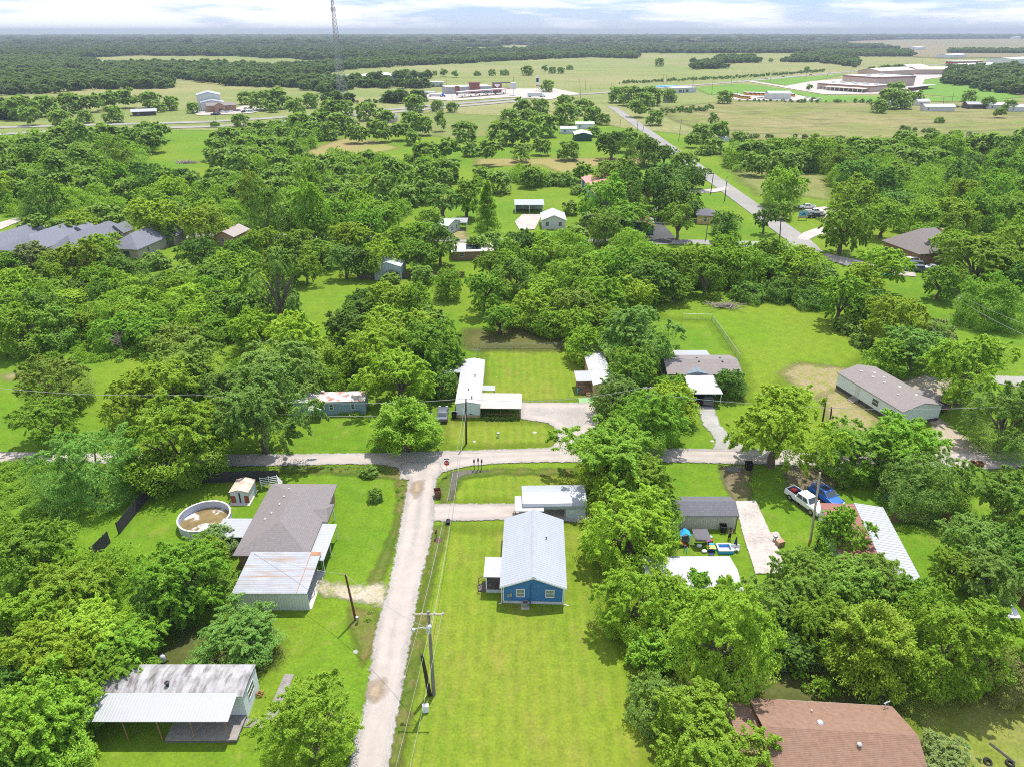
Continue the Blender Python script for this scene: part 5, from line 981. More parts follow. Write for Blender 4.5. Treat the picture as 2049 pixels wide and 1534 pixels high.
for i, (a, c, d, lab) in enumerate([((-45, 518), (10, 518), 22, 'dark slate hip-roofed house cut by the picture edge'), ((8, 520), (84, 520), 24, 'dark slate hip-roofed house nearest the silvery tree'), ((108, 518), (158, 518), 24, 'dark slate hip-roofed house in the middle of its row'), ((222, 516), (272, 522), 20, 'dark slate hip-roofed house with pale side wall and parked red car')]):
    b = B('slate_roofed_house', lab, 'house', a, c, group=None); w = b.w; b.o.rotation_euler = (0, 0, math.radians(-10))
    b.walls(M_PINKBR, 0, 0, w, d, 2.8); b.hip(M_SLATESH, 0, 0, w, d, 2.8, 3.2, .5, axis='y')
    b.part('wing_roof', M_SLATESH, lambda q: q.prism([(w * .45, d - 5, 2.9), (w * 1.25, d - 5, 2.9), (w * .85, d - 5, 5.2)], (0, 5.5, 0))); b.walls(M_PINKBR, w * .5, d - 4.9, w * 1.2, d + .3, 2.8, name='wing_wall')
    b.window('f', 1.5, .9, 1.4, 1.4, 0, frame=M_TRIM); b.door('f', w * .5, .1, 1.8, 2.1, 0, M_GLASS); b.window('r', 4, .9, 1.2, 1.4, w); b.vent(w * .6, d * .6, 5.0, .1, .3, M_BLACK)
b = B('small_brick_house', 'small brick house with a pale grey roof corner showing between trees', 'house', (432, 490), (470, 492)); w = b.w; d = 9
b.walls(M_BRICK, 0, 0, w, d, 2.8, 1.4, 'y'); b.gable(mat('pale_brown_shingles', (.36, .31, .29), .9, .12), 0, 0, w, d, 2.8, 1.4, 'y', .4, .12); b.window('f', 2, 1, 1.2, 1.2, 0)
for i, (px, py, ww, dd, lab) in enumerate([(585, 432, 11, 8, 'white roof glimpsed deep in the wood'), (325, 412, 14, 6, 'white flat roof hidden behind the street trees'), (120, 388, 8, 5, 'small white roof behind the tall dark street tree'), (700, 470, 10, 7, 'pale roof glimpsed behind the tree belt below the street')]):
    b = B('hidden_house', lab, 'house', (px, py), w=ww, rot=(8, 0, 5, -6)[i]); b.walls(M_PALEWALL, 0, 0, ww, dd, 2.8, 1, 'x'); b.gable(M_MOTTLE, 0, 0, ww, dd, 2.8, 1, 'x', .4, .1)
fl = P(1834, 528)
b = B('grey_shingle_house', 'grey shingle house with two dormers and parked cars in front', 'house', (1834, 530), w=15, rot=14); w, d = 15, 14
b.walls(M_BRICK, .3, .3, w - .3, d, 3.0); b.hip(M_TAUPESH, 0, 0, w, d, 3.0, 5.0, .5, axis='x', ridge=5.5)
for x in (4.2, 8.0):
    b.part('dormer', M_TAUPESH, lambda q: q.prism([(x - .9, 2.2, 4.4), (x + .9, 2.2, 4.4), (x + .9, 2.2, 5.4), (x, 2.2, 6.1), (x - .9, 2.2, 5.4)], (0, 3.2, 0))); b.window('f', x - .5, 4.6, 1.0, .9, 2.2)
for x in (1.5, 5, 9, 12.5): b.post(x, -.2, 3.0, .15, m=M_BRICK)
b.door('f', 7, .2, 1.1, 2.2, .3); b.window('f', 10, 1, 1.6, 1.4, .3); b.box('chimney', M_BRICK, w - 1.4, 8, 3, w - .6, 9, 7.2)
b = B('hidden_house', 'pale grey roof peak among the woods beyond the parked pickups', 'house', (1770, 420), w=11, rot=-10); b.walls(M_PALEWALL, 0, 0, 11, 8, 3, 1.6, 'y'); b.gable(M_GREYSH, 0, 0, 11, 8, 3, 1.6, 'y', .4, .1)
b = B('green_metal_building', 'dark green metal building with a pale gable roof', 'building', (1150, 283), (1184, 283)); w = b.w; d = 14
b.walls(M_GREENWALL, 0, 0, w, d, 3.6, 1.2, 'y'); b.gable(mat('pale_aqua_roof', (.60, .66, .68), .5, .08, stripe=('Y', .6, .2)), 0, 0, w, d, 3.6, 1.2, 'y', .3, .1); b.door('f', 2, .1, 2.5, 2.6, 0, M_GREENWALL)
for px, py, ww, lab in ((1122, 268, 10, 'white farmhouse end showing beside the green metal building'), (1152, 258, 12, 'pale mint roofed house behind the green metal building')):
    b = B('farm_house', lab, 'house', (px, py), w=ww); b.walls(M_PALEWALL, 0, 0, ww, 7, 3, 1, 'x'); b.gable(M_GREENROOF, 0, 0, ww, 7, 3, 1, 'x', .4, .1); b.window('f', 2, 1, 1.2, 1.2, 0)
b = B('grey_hip_house', 'grey hip-roofed house near the highway', 'house', (757, 246), (790, 246)); w = b.w; b.walls(M_PINKBR, 0, 0, w, 14, 3); b.hip(M_SLATESH, 0, 0, w, 14, 3, 3.6, .5); b.window('f', 3, 1, 1.4, 1.4, 0)
b = B('roadside_shed', 'small white shed among bushes across the paved road', 'shed', (1447, 285), (1458, 283)); w = b.w + 1; b.walls(M_WHITE, 0, 0, w, 4, 2.3, .8, 'y'); b.gable(M_WHITE, 0, 0, w, 4, 2.3, .8, 'y', .2, .1)
# ------------------------------------------------------------------ far buildings
b = B('brick_hall', 'large tan brick hall with stepped white metal roofs and a full car park', 'hall', (416, 226), (474, 224)); w = b.w; u = w / 24
b.walls(M_BRICK, 0, 0, w, 12 * u, 5, 1.6, 'x'); b.gable(M_TAUPESH, 0, 0, w, 12 * u, 5, 1.6, 'x', .4, .2); b.walls(M_BRICK, 6 * u, -4 * u, 15 * u, 0, 5, 2.4, 'y', name='porch_wall'); b.gable(M_TAUPESH, 6 * u, -4 * u, 15 * u, 2, 5, 2.4, 'y', .4, .2, name='porch_roof'); b.door('f', 9.5 * u, .1, 2.5, 3, -4 * u, M_GLASS)
b.walls(M_SILVERWALL, -5 * u, 12.2 * u, 14 * u, 28 * u, 6.5, 1.6, 'y', name='hall_wall'); b.gable(M_METALX, -5 * u, 12.2 * u, 14 * u, 28 * u, 6.5, 1.6, 'y', .4, .2, name='hall_roof')
b.walls(M_SILVERWALL, -8 * u, 28.3 * u, 12 * u, 52 * u, 11, 2.2, 'y', name='gym_wall'); b.gable(M_METALX, -8 * u, 28.3 * u, 12 * u, 52 * u, 11, 2.2, 'y', .4, .2, name='gym_roof')
b = B('roadside_building', 'low dark building with a white metal roof beside the highway', 'building', (266, 233), (313, 231)); w = b.w; b.walls(M_DKBROWN, 0, 0, w, 9, 3); b.slope(M_METALX, -1, -1.5, w + 1, 10, 3.1, 4.2, .2); b.window('f', 3, 1, 2, 1.4, 0)
b = B('white_warehouse', 'long low white warehouse on the far pasture behind the mast', 'warehouse', (715, 166), (797, 160)); w = b.w; b.walls(M_PALEWALL, 0, 0, w, 40, 5, 3.0, 'x'); b.gable(M_WHITE, 0, 0, w, 40, 5, 3.0, 'x', .5, .3)
b = B('white_trailer_building', 'white box building left of the filling station shop'.replace('left of', 'next to'), 'building', (862, 174), (887, 174)); w = b.w; b.walls(M_WHITE, 0, 0, w, 8, 5); b.slope(M_WHITE, -.3, -.3, w + .3, 8.3, 5.1, 5.6, .2); b.door('f', 4, .1, 3, 3, 0, M_PALEWALL)
b = B('filling_station_shop', 'stone-clad filling station shop with dark red entrance tower', 'shop', (893, 189), (985, 187)); w = b.w; M_STONE = mat('grey_stone_cladding', (.36, .35, .36), .8, .2, .3); M_MAROON = mat('maroon_brick', (.24, .09, .07), .8, .15, .3)
b.walls(M_STONE, 0, 0, w, 24, 6.5); b.box('parapet', M_WHITE, .3, .3, 6.52, w - .3, 23.7, 6.9); b.box('entrance_tower', M_MAROON, w * .52, -1.2, 0, w * .72, 7, 10.2); b.box('tower_roof', M_REDROOF, w * .50, -1.8, 10.22, w * .74, 7.6, 10.8); b.box('corner_pier', M_MAROON, w * .2, -1, 0, w * .28, 2, 7.6); b.window('f', w * .3, .6, 7, 2.6, 0); b.window('f', w * .78, .6, 7, 2.6, 0)
b.box('emblem_wall', M_MAROON, w * 1.02, 2, 0, w * 1.22, 3, 9.5); b.part('heart_emblem', M_TRIM, lambda q: q.prism([(w * 1.12 + 3.2 * x, 1.9, 7 + 2.0 * z) for x, z in ((0, -1), (.9, .1), (.9, .6), (.5, .9), (0, .6), (-.5, .9), (-.9, .6), (-.9, .1))], (0, -.08, 0)))
b = B('pump_canopy', 'long white filling station canopy with a red edge over the pumps', 'canopy', (925, 197), (1020, 189)); w = b.w
b.slope(M_WHITE, 0, 0, w, 9, 5.6, 5.6, .8); b.box('red_stripe', M_RED, -.05, -.12, 5.3, w + .05, -.02, 5.75)
for k in range(7):
    b.post(1.5 + k * (w - 3) / 6, 4.5, 4.8, .25); 
for k in range(6):
    x = 4 + k * (w - 8) / 5; q = MB(); q.box(x - .5, 4.1, 0, x + .5, 4.9, 1.9); o = q.build('fuel_pump', M_MAROON, b.o); q = MB(); q.box(x - .4, 4.05, 1.1, x + .4, 4.09, 1.7); q.build('display', M_TRIM, o)
b = B('truck_pump_canopy', 'small dark flat canopy behind the filling station', 'canopy', (990, 176), (1022, 175)); w = b.w; b.slope(M_BLACK, 0, 0, w, 8, 5.2, 5.2, .8); [b.post(x, 4, 4.4, .3) for x in (3, w / 2, w - 3)]
b = B('elevated_tank', 'white tank standing at the corner of the filling station', 'tank', (1027, 192), w=4); b.part('tank', M_WHITE, lambda q: q.lathe((0, 0, 6), [(.001, 0), (3, .3), (3.4, 3), (3, 6), (.001, 6.5)], 16)); b.post(0, 0, 6.2, .35)
b = B('pylon_sign', 'tall white filling station price sign with dark letters panel', 'sign', (1075, 183), w=4); b.box('panel', M_TRIM, -1.8, -.3, 4, 1.8, .3, 15); b.box('logo_panel', M_BLACK, -1.3, -.36, 9, 1.3, -.31, 13); b.box('price_panel', M_RED, -1.3, -.36, 5, 1.3, -.31, 6.2); b.post(-1.2, 0, 4, .2); b.post(1.2, 0, 4, .2)
b = B('blue_roof_shop', 'white shop with bright blue canopy edge beside the highway', 'shop', (1352, 187), (1393, 185)); w = b.w; b.walls(M_WHITE, 0, 0, w, 18, 4.4); b.box('roof', M_WHITE, -.4, -.4, 4.42, w + .4, 18.4, 5.0); b.slope(M_CYAN, -14, 20, w * .7, 30, 5.4, 5.4, .5, 'blue_canopy'); b.window('f', 4, .5, 4, 2.6, 0); b.window('f', 13, .5, 4, 2.6, 0); b.door('f', 9.5, .1, 1.5, 2.8, 0, M_GLASS); b.post(-12, 21, 5); b.post(-12, 29, 5)
M_SCH = mat('school_tan_brick', (.45, .35, .30), .85, .1, .2); M_SCHR = mat('maroon_coping', (.24, .10, .09), .7, .1)
b = B('school_building', 'low tan brick school with maroon copings and a white entrance canopy', 'school', (1634, 179), (1740, 186)); w = b.w
b.walls(M_SCH, 0, 0, w, 40, 5.2); b.box('coping', M_SCHR, -.3, -.3, 5.22, w + .3, 40.3, 6.2); b.box('roof', M_WHITE, .6, .6, 6.22, w - .6, 39.4, 6.5); b.slope(M_CREAM, 14, -9, w - 2, -.1, 4.0, 4.4, .5, 'entrance_canopy')
for k in range(9): b.post(16 + k * (w - 20) / 8, -8.5, 3.6, .3)
for x in (3, 8): b.window('f', x, 1, 3, 2, 0)
for k in range(8): b.box('roof_unit', M_ALU, 8 + k * (w - 16) / 7, 14 + 6 * (k % 2), 6.5, 11 + k * (w - 16) / 7, 17 + 6 * (k % 2), 8.2)
b = B('school_gymnasium', 'taller blank tan school block with a maroon coping', 'school', (1738, 176), (1816, 173)); w = b.w; b.walls(M_SCH, 0, -8, w, 40, 10); b.box('coping', M_SCHR, -.3, -8.3, 10.02, w + .3, 40.3, 11.2); b.box('roof', M_WHITE, .6, -7.4, 11.22, w - .6, 39.4, 11.6); [b.box('roof_unit', M_ALU, x, 12, 11.6, x + 4, 16, 13.4) for x in (10, 30)]
for px, py, qx, qy, dd, hh, lab in ((1760, 156, 1828, 152, 34, 8, 'wide cream-roofed hall behind the school'), (1832, 150, 1903, 150, 30, 7, 'long cream-roofed hall beside the woods behind the school'), (1815, 143, 1860, 142, 40, 6, 'small cream-roofed hall farthest along the car park')):
    b = B('school_hall', lab, 'hall', (px, py), (qx, qy)); w = b.w; b.walls(M_SCH, 0, 0, w, dd, hh, 3, 'x'); b.gable(M_CREAM, 0, 0, w, dd, hh, 3, 'x', .6, .4)
b = B('playground_shelter', 'white shelter with dark red supports on the school green', 'shelter', (1822, 183), (1862, 178)); w = b.w; b.box('red_wall', M_SCHR, 2, 2, 0, w - 2, 4, 4); b.slope(M_WHITE, -3, -2, w + 8, 6, 4.2, 4.2, .5)
b = B('red_stand', 'low dark red wall behind the cream-roofed halls', 'stand', (1909, 131), (1965, 130)); w = b.w; b.box('wall', mat('barn_red', (.36, .03, .03), .7, .1), 0, 0, 0, w, 20, 6); b.box('roof', M_WHITE, -1, -1, 6.02, w + 1, 21, 6.8)
for px, py, qx, qy, dd, hh, lab in ((1905, 147, 2022, 143, 40, 5, 'very long white industrial building beside the woods'), (1935, 139, 2005, 137, 45, 6, 'broad white industrial hall behind the long white building'), (2030, 133, 2090, 129, 50, 11, 'tall white industrial plant at the end of the works'), (1900, 117, 1932, 115, 30, 6, 'isolated pale barn on the brown hillside'), (1835, 101, 1850, 100, 40, 8, 'small white farmhouse on the brown hillside'), (2031, 79, 2042, 79, 60, 16, 'tiny white house on the far hill crest')):
    b = B('industrial_building', lab, 'building', (px, py), (qx, qy)); w = b.w; b.walls(M_PALEWALL, 0, 0, w, dd, hh, 2, 'x'); b.gable(M_WHITE, 0, 0, w, dd, hh, 2, 'x', .6, .5)
for px, py, ww, lab in ((1770, 212, 14, 'round-fronted white trailer house beside the big blue-green trees'), (1796, 214, 10, 'white cottage framed by the big blue-green trees'), (1836, 212, 10, 'white cottage on the far side of the big trees'), (1850, 223, 24, 'long white and blue travel trailer on the meadow edge'), (1935, 218, 20, 'dark cluttered sheds along the meadow edge'), (1978, 219, 16, 'low pale shed amid clutter at the meadow edge'), (1330, 205, 8, 'white box shed beside the road-end trees'), (2020, 224, 14, 'long grey shed under the trees at the meadow edge')):
    b = B('meadow_house', lab, 'house', (px, py), w=ww); m_ = M_DKBROWN if 'dark' in lab else M_WHITE; b.walls(m_, 0, 0, ww, 8, 3.4, 1.6, 'x'); b.gable(M_GREYSH if 'dark' in lab else M_WHITE, 0, 0, ww, 8, 3.4, 1.6, 'x', .4, .2); b.window('f', 2, 1, 1.5, 1.4, 0)
b = B('bus_garage', 'white metal bus garage beside the parked buses', 'garage', (1538, 200), (1582, 200)); w = b.w; b.walls(M_SILVERWALL, 0, 0, w, 14, 5.5, 1.5, 'x'); b.gable(M_WHITE, 0, 0, w, 14, 5.5, 1.5, 'x', .4, .2); b.door('f', 3, .1, 5, 4, 0, M_WHITE)
# lattice mast
b = B('lattice_mast', 'tall red and grey lattice radio mast rising above the horizon', 'mast', (685, 204), w=8); hh = 95; bw = 5.2
def leg(k, z): a = k * 2.0944 + .5; r = bw * (1 - z / hh) + .45; return Vector((r * math.cos(a), r * math.sin(a), z))
M_MASTR = mat('faded_red_mast_steel', (.26, .17, .16), .6, .1, .1); M_MASTG = mat('grey_mast_steel', (.26, .28, .30), .6, .1, .1); zs = [hh * (i / 30) for i in range(31)]
for k in range(3): b.part('leg', M_MASTG, lambda q: q.tube([leg(k, z) for z in zs], .15, 5))
def braces(q, lo, hi):
    for i in range(lo, hi):
        for k in range(3): q.tube([leg(k, zs[i]), leg((k + 1) % 3, zs[i + 1])], .09, 4, cap=False); q.tube([leg((k + 1) % 3, zs[i]), leg(k, zs[i + 1])], .09, 4, cap=False); q.tube([leg(k, zs[i]), leg((k + 1) % 3, zs[i])], .08, 4, cap=False)
b.part('lattice', M_MASTG, lambda q: braces(q, 0, 16)); b.part('lattice', M_MASTR, lambda q: braces(q, 16, 30))
b.part('antenna_array', M_STEEL, lambda q: [q.box(1.9 * math.cos(a) - .25, 1.9 * math.sin(a) - .25, 73, 1.9 * math.cos(a) + .25, 1.9 * math.sin(a) + .25, 76) for a in (0, .8, 2.1, 2.9, 4.2, 5.0)])
for dx, lab in ((-12, 'grey equipment cabin at the mast foot'), (6, 'pale equipment cabin behind the mast foot')):
    b = B('equipment_cabin', lab, 'cabin', (672 + dx, 206), w=5); b.walls(M_STONE, 0, 0, 5, 4, 3); b.box('roof', M_WHITE, -.2, -.2, 3.02, 5.2, 4.2, 3.3); b.door('f', 2, .1, 1, 2.1, 0)
# ------------------------------------------------------------------ vehicles
M_TYRE = mat('tyre_rubber', (.02, .02, .02), .85, .1); M_RIM = mat('alloy_rim', (.5, .5, .52), .35, .05, metal=.7); M_LAMP = mat('headlight_glass', (.7, .72, .75), .15, .02); M_TAIL = mat('tail_light_red', (.4, .02, .02), .25, .02)
PAINT = {}
def paint(n, c, metal=.0):
    if n not in PAINT:
        m, t, o = new_mat('car_paint_' + n); p_ = nn(t, 'ShaderNodeBsdfPrincipled', Roughness=.32, Metallic=metal); p_.inputs['Base Color'].default_value = c4(c); p_.inputs['Coat Weight'].default_value = .4; p_.inputs['Coat Roughness'].default_value = .12; t.links.new(p_.outputs[0], o.inputs[0]); PAINT[n] = m
    return PAINT[n]
for n_, c_ in (('white', (.74, .75, .76)), ('blue', (.02, .13, .50)), ('silver', (.5, .52, .54)), ('black', (.02, .02, .024)), ('maroon', (.11, .022, .022)), ('grey', (.10, .115, .14)), ('red', (.4, .02, .02)), ('yellow', (.62, .24, .01)), ('tan', (.4, .34, .26))): paint(n_, c_)
SHAPE = {  # length, half width, belt profile (x,z), cabin (x rear-bottom, rear-top, front-top, front-bottom), roof z, belt z, wheels x, wheel r
    'sedan': (4.7, .9, [(-2.35, .4), (-2.35, .85), (-2.2, 1.0), (-1.5, 1.03), (1.0, .98), (2.0, .88), (2.33, .7), (2.35, .4)], (-1.75, -.95, .25, 1.05), 1.45, 1.0, (-1.4, 1.45), .33),
    'suv': (4.8, .96, [(-2.4, .45), (-2.42, .95), (-2.35, 1.12), (1.05, 1.1), (2.1, 1.0), (2.4, .8), (2.4, .45)], (-2.3, -2.05, .15, 1.1), 1.75, 1.1, (-1.45, 1.5), .38),
    'pickup': (5.9, 1.0, [(-2.95, .55), (-2.95, 1.12), (-.9, 1.14), (1.3, 1.16), (2.7, 1.08), (2.93, .9), (2.95, .5)], (-1.05, -.85, .75, 1.4), 1.85, 1.14, (-1.85, 1.85), .42),
    'van': (5.2, .98, [(-2.6, .4), (-2.62, 1.05), (1.5, 1.05), (2.3, .95), (2.6, .7), (2.6, .4)], (-2.5, -2.3, .6, 1.7), 1.8, 1.05, (-1.6, 1.7), .36)}
def car(kind, col, label, px, py, head, cat=None, group=None, full=True, bed=None, name=None):
    Ln, hw, prof, cab, rz, bz, wx, wr = SHAPE[kind]; m = PAINT[col]; o = empty(name or ({'sedan': 'car', 'suv': 'car', 'pickup': 'pickup_truck', 'van': 'van'}[kind]), P(px, py), math.radians(head), label, cat or {'sedan': 'car', 'suv': 'car', 'pickup': 'pickup truck', 'van': 'van'}[kind], group)
    q = MB(); n = len(prof); nar = .93
    vs = [(x, -hw * (1 if z < .9 else .96), z) for x, z in prof] + [(x, hw * (1 if z < .9 else .96), z) for x, z in prof]
    q.add(vs, [tuple(range(n)), tuple(range(2 * n - 1, n - 1, -1))] + [(i, i + n, (i + 1) % n + n, (i + 1) % n) for i in range(n)])
    a, b_, c_, d_ = cab; t = hw * .78; s_ = hw * .94; z0 = bz - .03
    q.add([(a, -s_, z0), (d_, -s_, z0), (d_, s_, z0), (a, s_, z0), (b_, -t, rz), (c_, -t, rz), (c_, t, rz), (b_, t, rz)], [(4, 5, 6, 7), (0, 1, 5, 4), (1, 2, 6, 5), (2, 3, 7, 6), (3, 0, 4, 7)])
    q.build('body', m, o, .06)
    V = lambda p, q_, f: Vector(p).lerp(Vector(q_), f)
    def pane(nm, A, Bq, Cq, Dq, mm, off, i0=.08, i1=.92, j0=.16, j1=.88):
        k = MB(); e = []
        for i, j in ((i0, j0), (i1, j0), (i1, j1), (i0, j1)): e.append(V(V(A, Bq, i), V(Dq, Cq, i), j) + Vector(off))
        k.prism(e, Vector(off) * -.4); k.build(nm, mm, o)
    pane('windshield', (d_, -s_, z0), (d_, s_, z0), (c_, t, rz), (c_, -t, rz), M_GLASS, (.03, 0, .02)); pane('rear_window', (a, -s_, z0), (a, s_, z0), (b_, t, rz), (b_, -t, rz), M_GLASS, (-.03, 0, .02))
    for sg in (-1, 1):
        for f0, f1 in ((.1, .47), (.53, .9)): pane('side_window', (a, sg * s_, z0), (d_, sg * s_, z0), (c_, sg * t, rz), (b_, sg * t, rz), M_GLASS, (0, sg * .03, .01), f0, f1, .2, .88)
    if kind == 'pickup':
        q = MB(); q.box(-2.82, -hw * .82, 1.142, -1.2, hw * .82, 1.165); q.build('truck_bed', M_BLACK, o)
        for sg in (-1, 1): q = MB(); q.box(-2.9, sg * hw * .82 - .06, 1.15, -1.1, sg * hw * .82 + .12 * sg + .0, 1.24) if sg > 0 else q.box(-2.9, sg * hw * .82 - .12, 1.15, -1.1, sg * hw * .82 + .06, 1.24); q.build('bed_rail', m, o)
        q = MB(); q.box(-2.96, -hw * .85, 1.12, -2.86, hw * .85, 1.26); q.build('tailgate', m, o)
    if not full: return o
    for x in wx:
        for sg in (-1, 1):
            q = MB(); q.tube([(x, sg * (hw - .2), wr), (x, sg * (hw + .03), wr)], wr, 18); wv = q.build('wheel', M_TYRE, o); q = MB(); q.tube([(x, sg * (hw + .0), wr), (x, sg * (hw + .045), wr)], wr * .6, 12); q.build('rim', M_RIM, wv)
    fx = Ln / 2
    for sg in (-1, 1):
        q = MB(); q.box(fx - .12, sg * hw * .68 - .2, bz - .34, fx + .015, sg * hw * .68 + .2, bz - .16); q.build('headlight', M_LAMP, o); q = MB(); q.box(-fx - .03, sg * hw * .8 - .1, bz - .35, -fx + .05, sg * hw * .8 + .1, bz - .08); q.build('tail_light', M_TAIL, o)
        q = MB(); q.box(d_ - .25, sg * (hw + .02), bz - .02, d_ - .1, sg * (hw + .18), bz + .14); q.build('side_mirror', m, o)
    q = MB(); q.box(fx - .05, -hw * .45, bz - .42, fx + .025, hw * .45, bz - .14); q.build('grille', M_BLACK, o); q = MB(); q.box(fx - .1, -hw * .95, .42, fx + .09, hw * .95, .6); q.build('bumper', M_STEEL if kind == 'pickup' else M_BLACK, o)
    return o
t = car('pickup', 'white', 'white crew-cab pickup with cargo in its bed on the muddy track', 1610, 1010, -64)
q = MB(); q.box(-2.3, -.5, 1.17, -1.7, .1, 1.5); single('cargo_box', q, M_RED, 'red tool box in the white pickup bed', 'box', t.location, t.rotation_euler.z, bevel=.03); q = MB(); q.box(-2.6, .1, 1.17, -1.5, .6, 1.4); single('cargo_bag', q, M_NAVY, 'dark blue bundle in the white pickup bed', 'bundle', t.location, t.rotation_euler.z, bevel=.05)
t = car('suv', 'blue', 'bright blue open-roof off-road car with dark rear cover', 1652, 1000, -66); q = MB(); q.box(-1.0, -.5, 1.757, .05, .5, 1.775); q.build('sunroof', M_DARKIN, t); q = MB(); q.box(-2.42, -.7, 1.757, -1.15, .7, 1.78); q.build('soft_top', M_GREYFAB, t)
car('suv', 'grey', 'dark grey car parked under the dark brown house carport', 1412, 802, 85)
car('sedan', 'black', 'black car seen beside the dark grey car under the carport', 1385, 800, 86)
car('pickup', 'maroon', 'dark maroon pickup parked on the tan drive', 1860, 812, 122)
car('suv', 'white', 'white van-like car half hidden by the roadside tree', 1842, 824, 125, group=None)
car('sedan', 'grey', 'dark grey car tucked beside the white mobile home', 886, 834, 92)
car('sedan', 'silver', 'silver car under the small flat white carport', 913, 458, -85)
car('suv', 'silver', 'pale car under the red-edged carport', 1276, 458, -85); car('sedan', 'black', 'black golf-cart-sized car on the asphalt drive', 1311, 443, 0)
car('pickup', 'white', 'white pickup farthest from the emblem sign', 1614, 418, 182); car('pickup', 'white', 'white pickup parked against the black pickup', 1630, 428, 2); car('pickup', 'black', 'black pickup beside the emblem sign', 1631, 436, 4)
car('van', 'white', 'white van parked before the grey shingle house', 1818, 527, 172); car('suv', 'grey', 'blue-grey car between the white van and the grey minivan', 1828, 534, 172); car('van', 'grey', 'dark grey minivan at the edge of the lawn', 1828, 543, 172); car('sedan', 'white', 'white car half hidden behind the neat green tree', 1862, 540, 172)
car('sedan', 'red', 'red car behind the slate-roofed house with the pale side wall', 300, 482, 90); car('suv', 'white', 'white car beside the red car on the street', 312, 486, 90)
car('suv', 'white', 'white car driving on the highway past the grey roof', 767, 221, 15, full=False); car('sedan', 'grey', 'dark car driving on the highway beside the thin tree', 850, 215, 15, full=False)
HW = [(1484, 163, 'white'), (1533, 158.5, 'grey'), (1567, 155, 'black'), (1622, 150.5, 'black'), (1660, 147, 'white')]
for i, (x, y, c_) in enumerate(HW): car('sedan', c_, ['white car on the far highway near the school junction', 'grey car on the far highway past the junction', 'black car on the far highway in mid stretch', 'black car on the far highway near the lone round tree', 'white car on the far highway approaching the halls'][i], x, y, 12, full=False)
lots = [(430, 231, 'black'), (438, 230, 'black'), (446, 226.5, 'white'), (455, 226, 'silver'), (465, 226, 'white'), (478, 223.5, 'grey'), (488, 226, 'black'), (495, 225, 'white'), (502, 225, 'silver'), (492, 220, 'silver'), (399, 226, 'white'), (402, 222, 'silver'), (453, 216, 'black'), (500, 219, 'white')]
for i, (x, y, c_) in enumerate(lots): car('suv' if i % 3 else 'pickup', c_, f'{c_} vehicle in the tan brick hall car park', x, y, [0, 90, 80, 100][i % 4], full=False, cat='car', name='parked_car', group='vehicles in the brick hall car park')
for i, (x, y, c_) in enumerate([(930, 193, 'white'), (952, 191, 'silver'), (972, 190, 'white'), (990, 188, 'black'), (1004, 187, 'white'), (915, 192, 'grey'), (880, 192, 'silver')]): car('suv', c_, f'{c_} car refuelling at the filling station', x, y, 90, full=False, cat='car', name='parked_car', group='cars at the filling station')
for i, (x, y, c_) in enumerate([(1640, 200, 'white'), (1615, 197, 'white'), (1628, 199, 'black'), (1520, 198, 'white'), (1524, 198, 'silver'), (1850, 205, 'white'), (1905, 214, 'black'), (1915, 216, 'grey'), (1928, 216, 'black'), (1980, 214, 'white')]): car('suv', c_, f'{c_} vehicle near the bus garage' if x < 1700 else f'{c_} vehicle among the sheds at the meadow edge', x, y, 15, full=False, cat='car', name='parked_car', group='vehicles near the bus garage' if x < 1700 else 'vehicles among the meadow sheds')
def bus(label, px, py, head, first=[None]):
    if first[0] is None:
        o = empty('school_bus', P(px, py), math.radians(head), label, 'bus', 'buses in the bus yard'); q = MB(); q.box(-5, -1.25, .6, 4.2, 1.25, 2.7); q.prism([(4.2, -1.1, .6), (5.6, -1.0, .6), (5.6, -1.0, 1.5), (4.2, -1.1, 1.7)], (0, 2.1, 0)); q.build('body', PAINT['yellow'], o, .1); q = MB(); q.box(-5.02, -1.27, 2.71, 4.22, 1.27, 3.0); q.build('roof', M_WHITE, o, .08)
        for sg in (-1, 1): q = MB(); q.box(-4.7, sg * 1.25 - .02, 1.75, 3.8, sg * 1.25 + .02, 2.45); q.build('side_window', M_GLASS, o)
        q = MB(); q.box(4.2, -1.0, 1.75, 4.23, 1.0, 2.6); q.build('windshield', M_GLASS, o)
        for x in (-3, 4.4):
            for sg in (-1, 1): q = MB(); q.tube([(x, sg * .9, .5), (x, sg * 1.27, .5)], .5, 14); q.build('wheel', M_TYRE, o)
        first[0] = o
    else: dup(first[0], P(px, py), math.radians(head), label, 'buses in the bus yard')
for i in range(12): bus('yellow school bus in the long parked row' if i else 'yellow school bus at the near end of the long row', 1494 + 8.1 * i, 191 + .25 * i, -78)
for i in range(4): bus('yellow school bus parked in the short second row', 1472 + 6.5 * i, 194 + 1.6 * i, -40)
def rig(label, px, py, head, cabc, tank=False):
    o = empty('semi_truck', P(px, py), math.radians(head), label, 'truck'); q = MB(); q.box(3.2, -1.25, .7, 5.0, 1.25, 3.4); q.box(5.0, -1.0, .7, 6.6, 1.0, 2.0); q.build('cab', cabc, o, .15); q = MB()
    if tank: q.tube([(-9, 0, 2.2), (2.6, 0, 2.2)], 1.15, 16)
    else: q.box(-11, -1.3, 1.1, 2.8, 1.3, 4.1)
    q.build('trailer', M_ALU if tank else M_WHITE, o)
    for x in (-9.5, -8.2, 1.8, 3.0, 5.8):
        for sg in (-1, 1): q = MB(); q.tube([(x, sg * .85, .5), (x, sg * 1.25, .5)], .5, 12); q.build('wheel', M_TYRE, o)
    q = MB(); q.box(5.0, -1.0, 2.15, 5.04, 1.0, 3.1); q.build('windshield', M_GLASS, o); return o
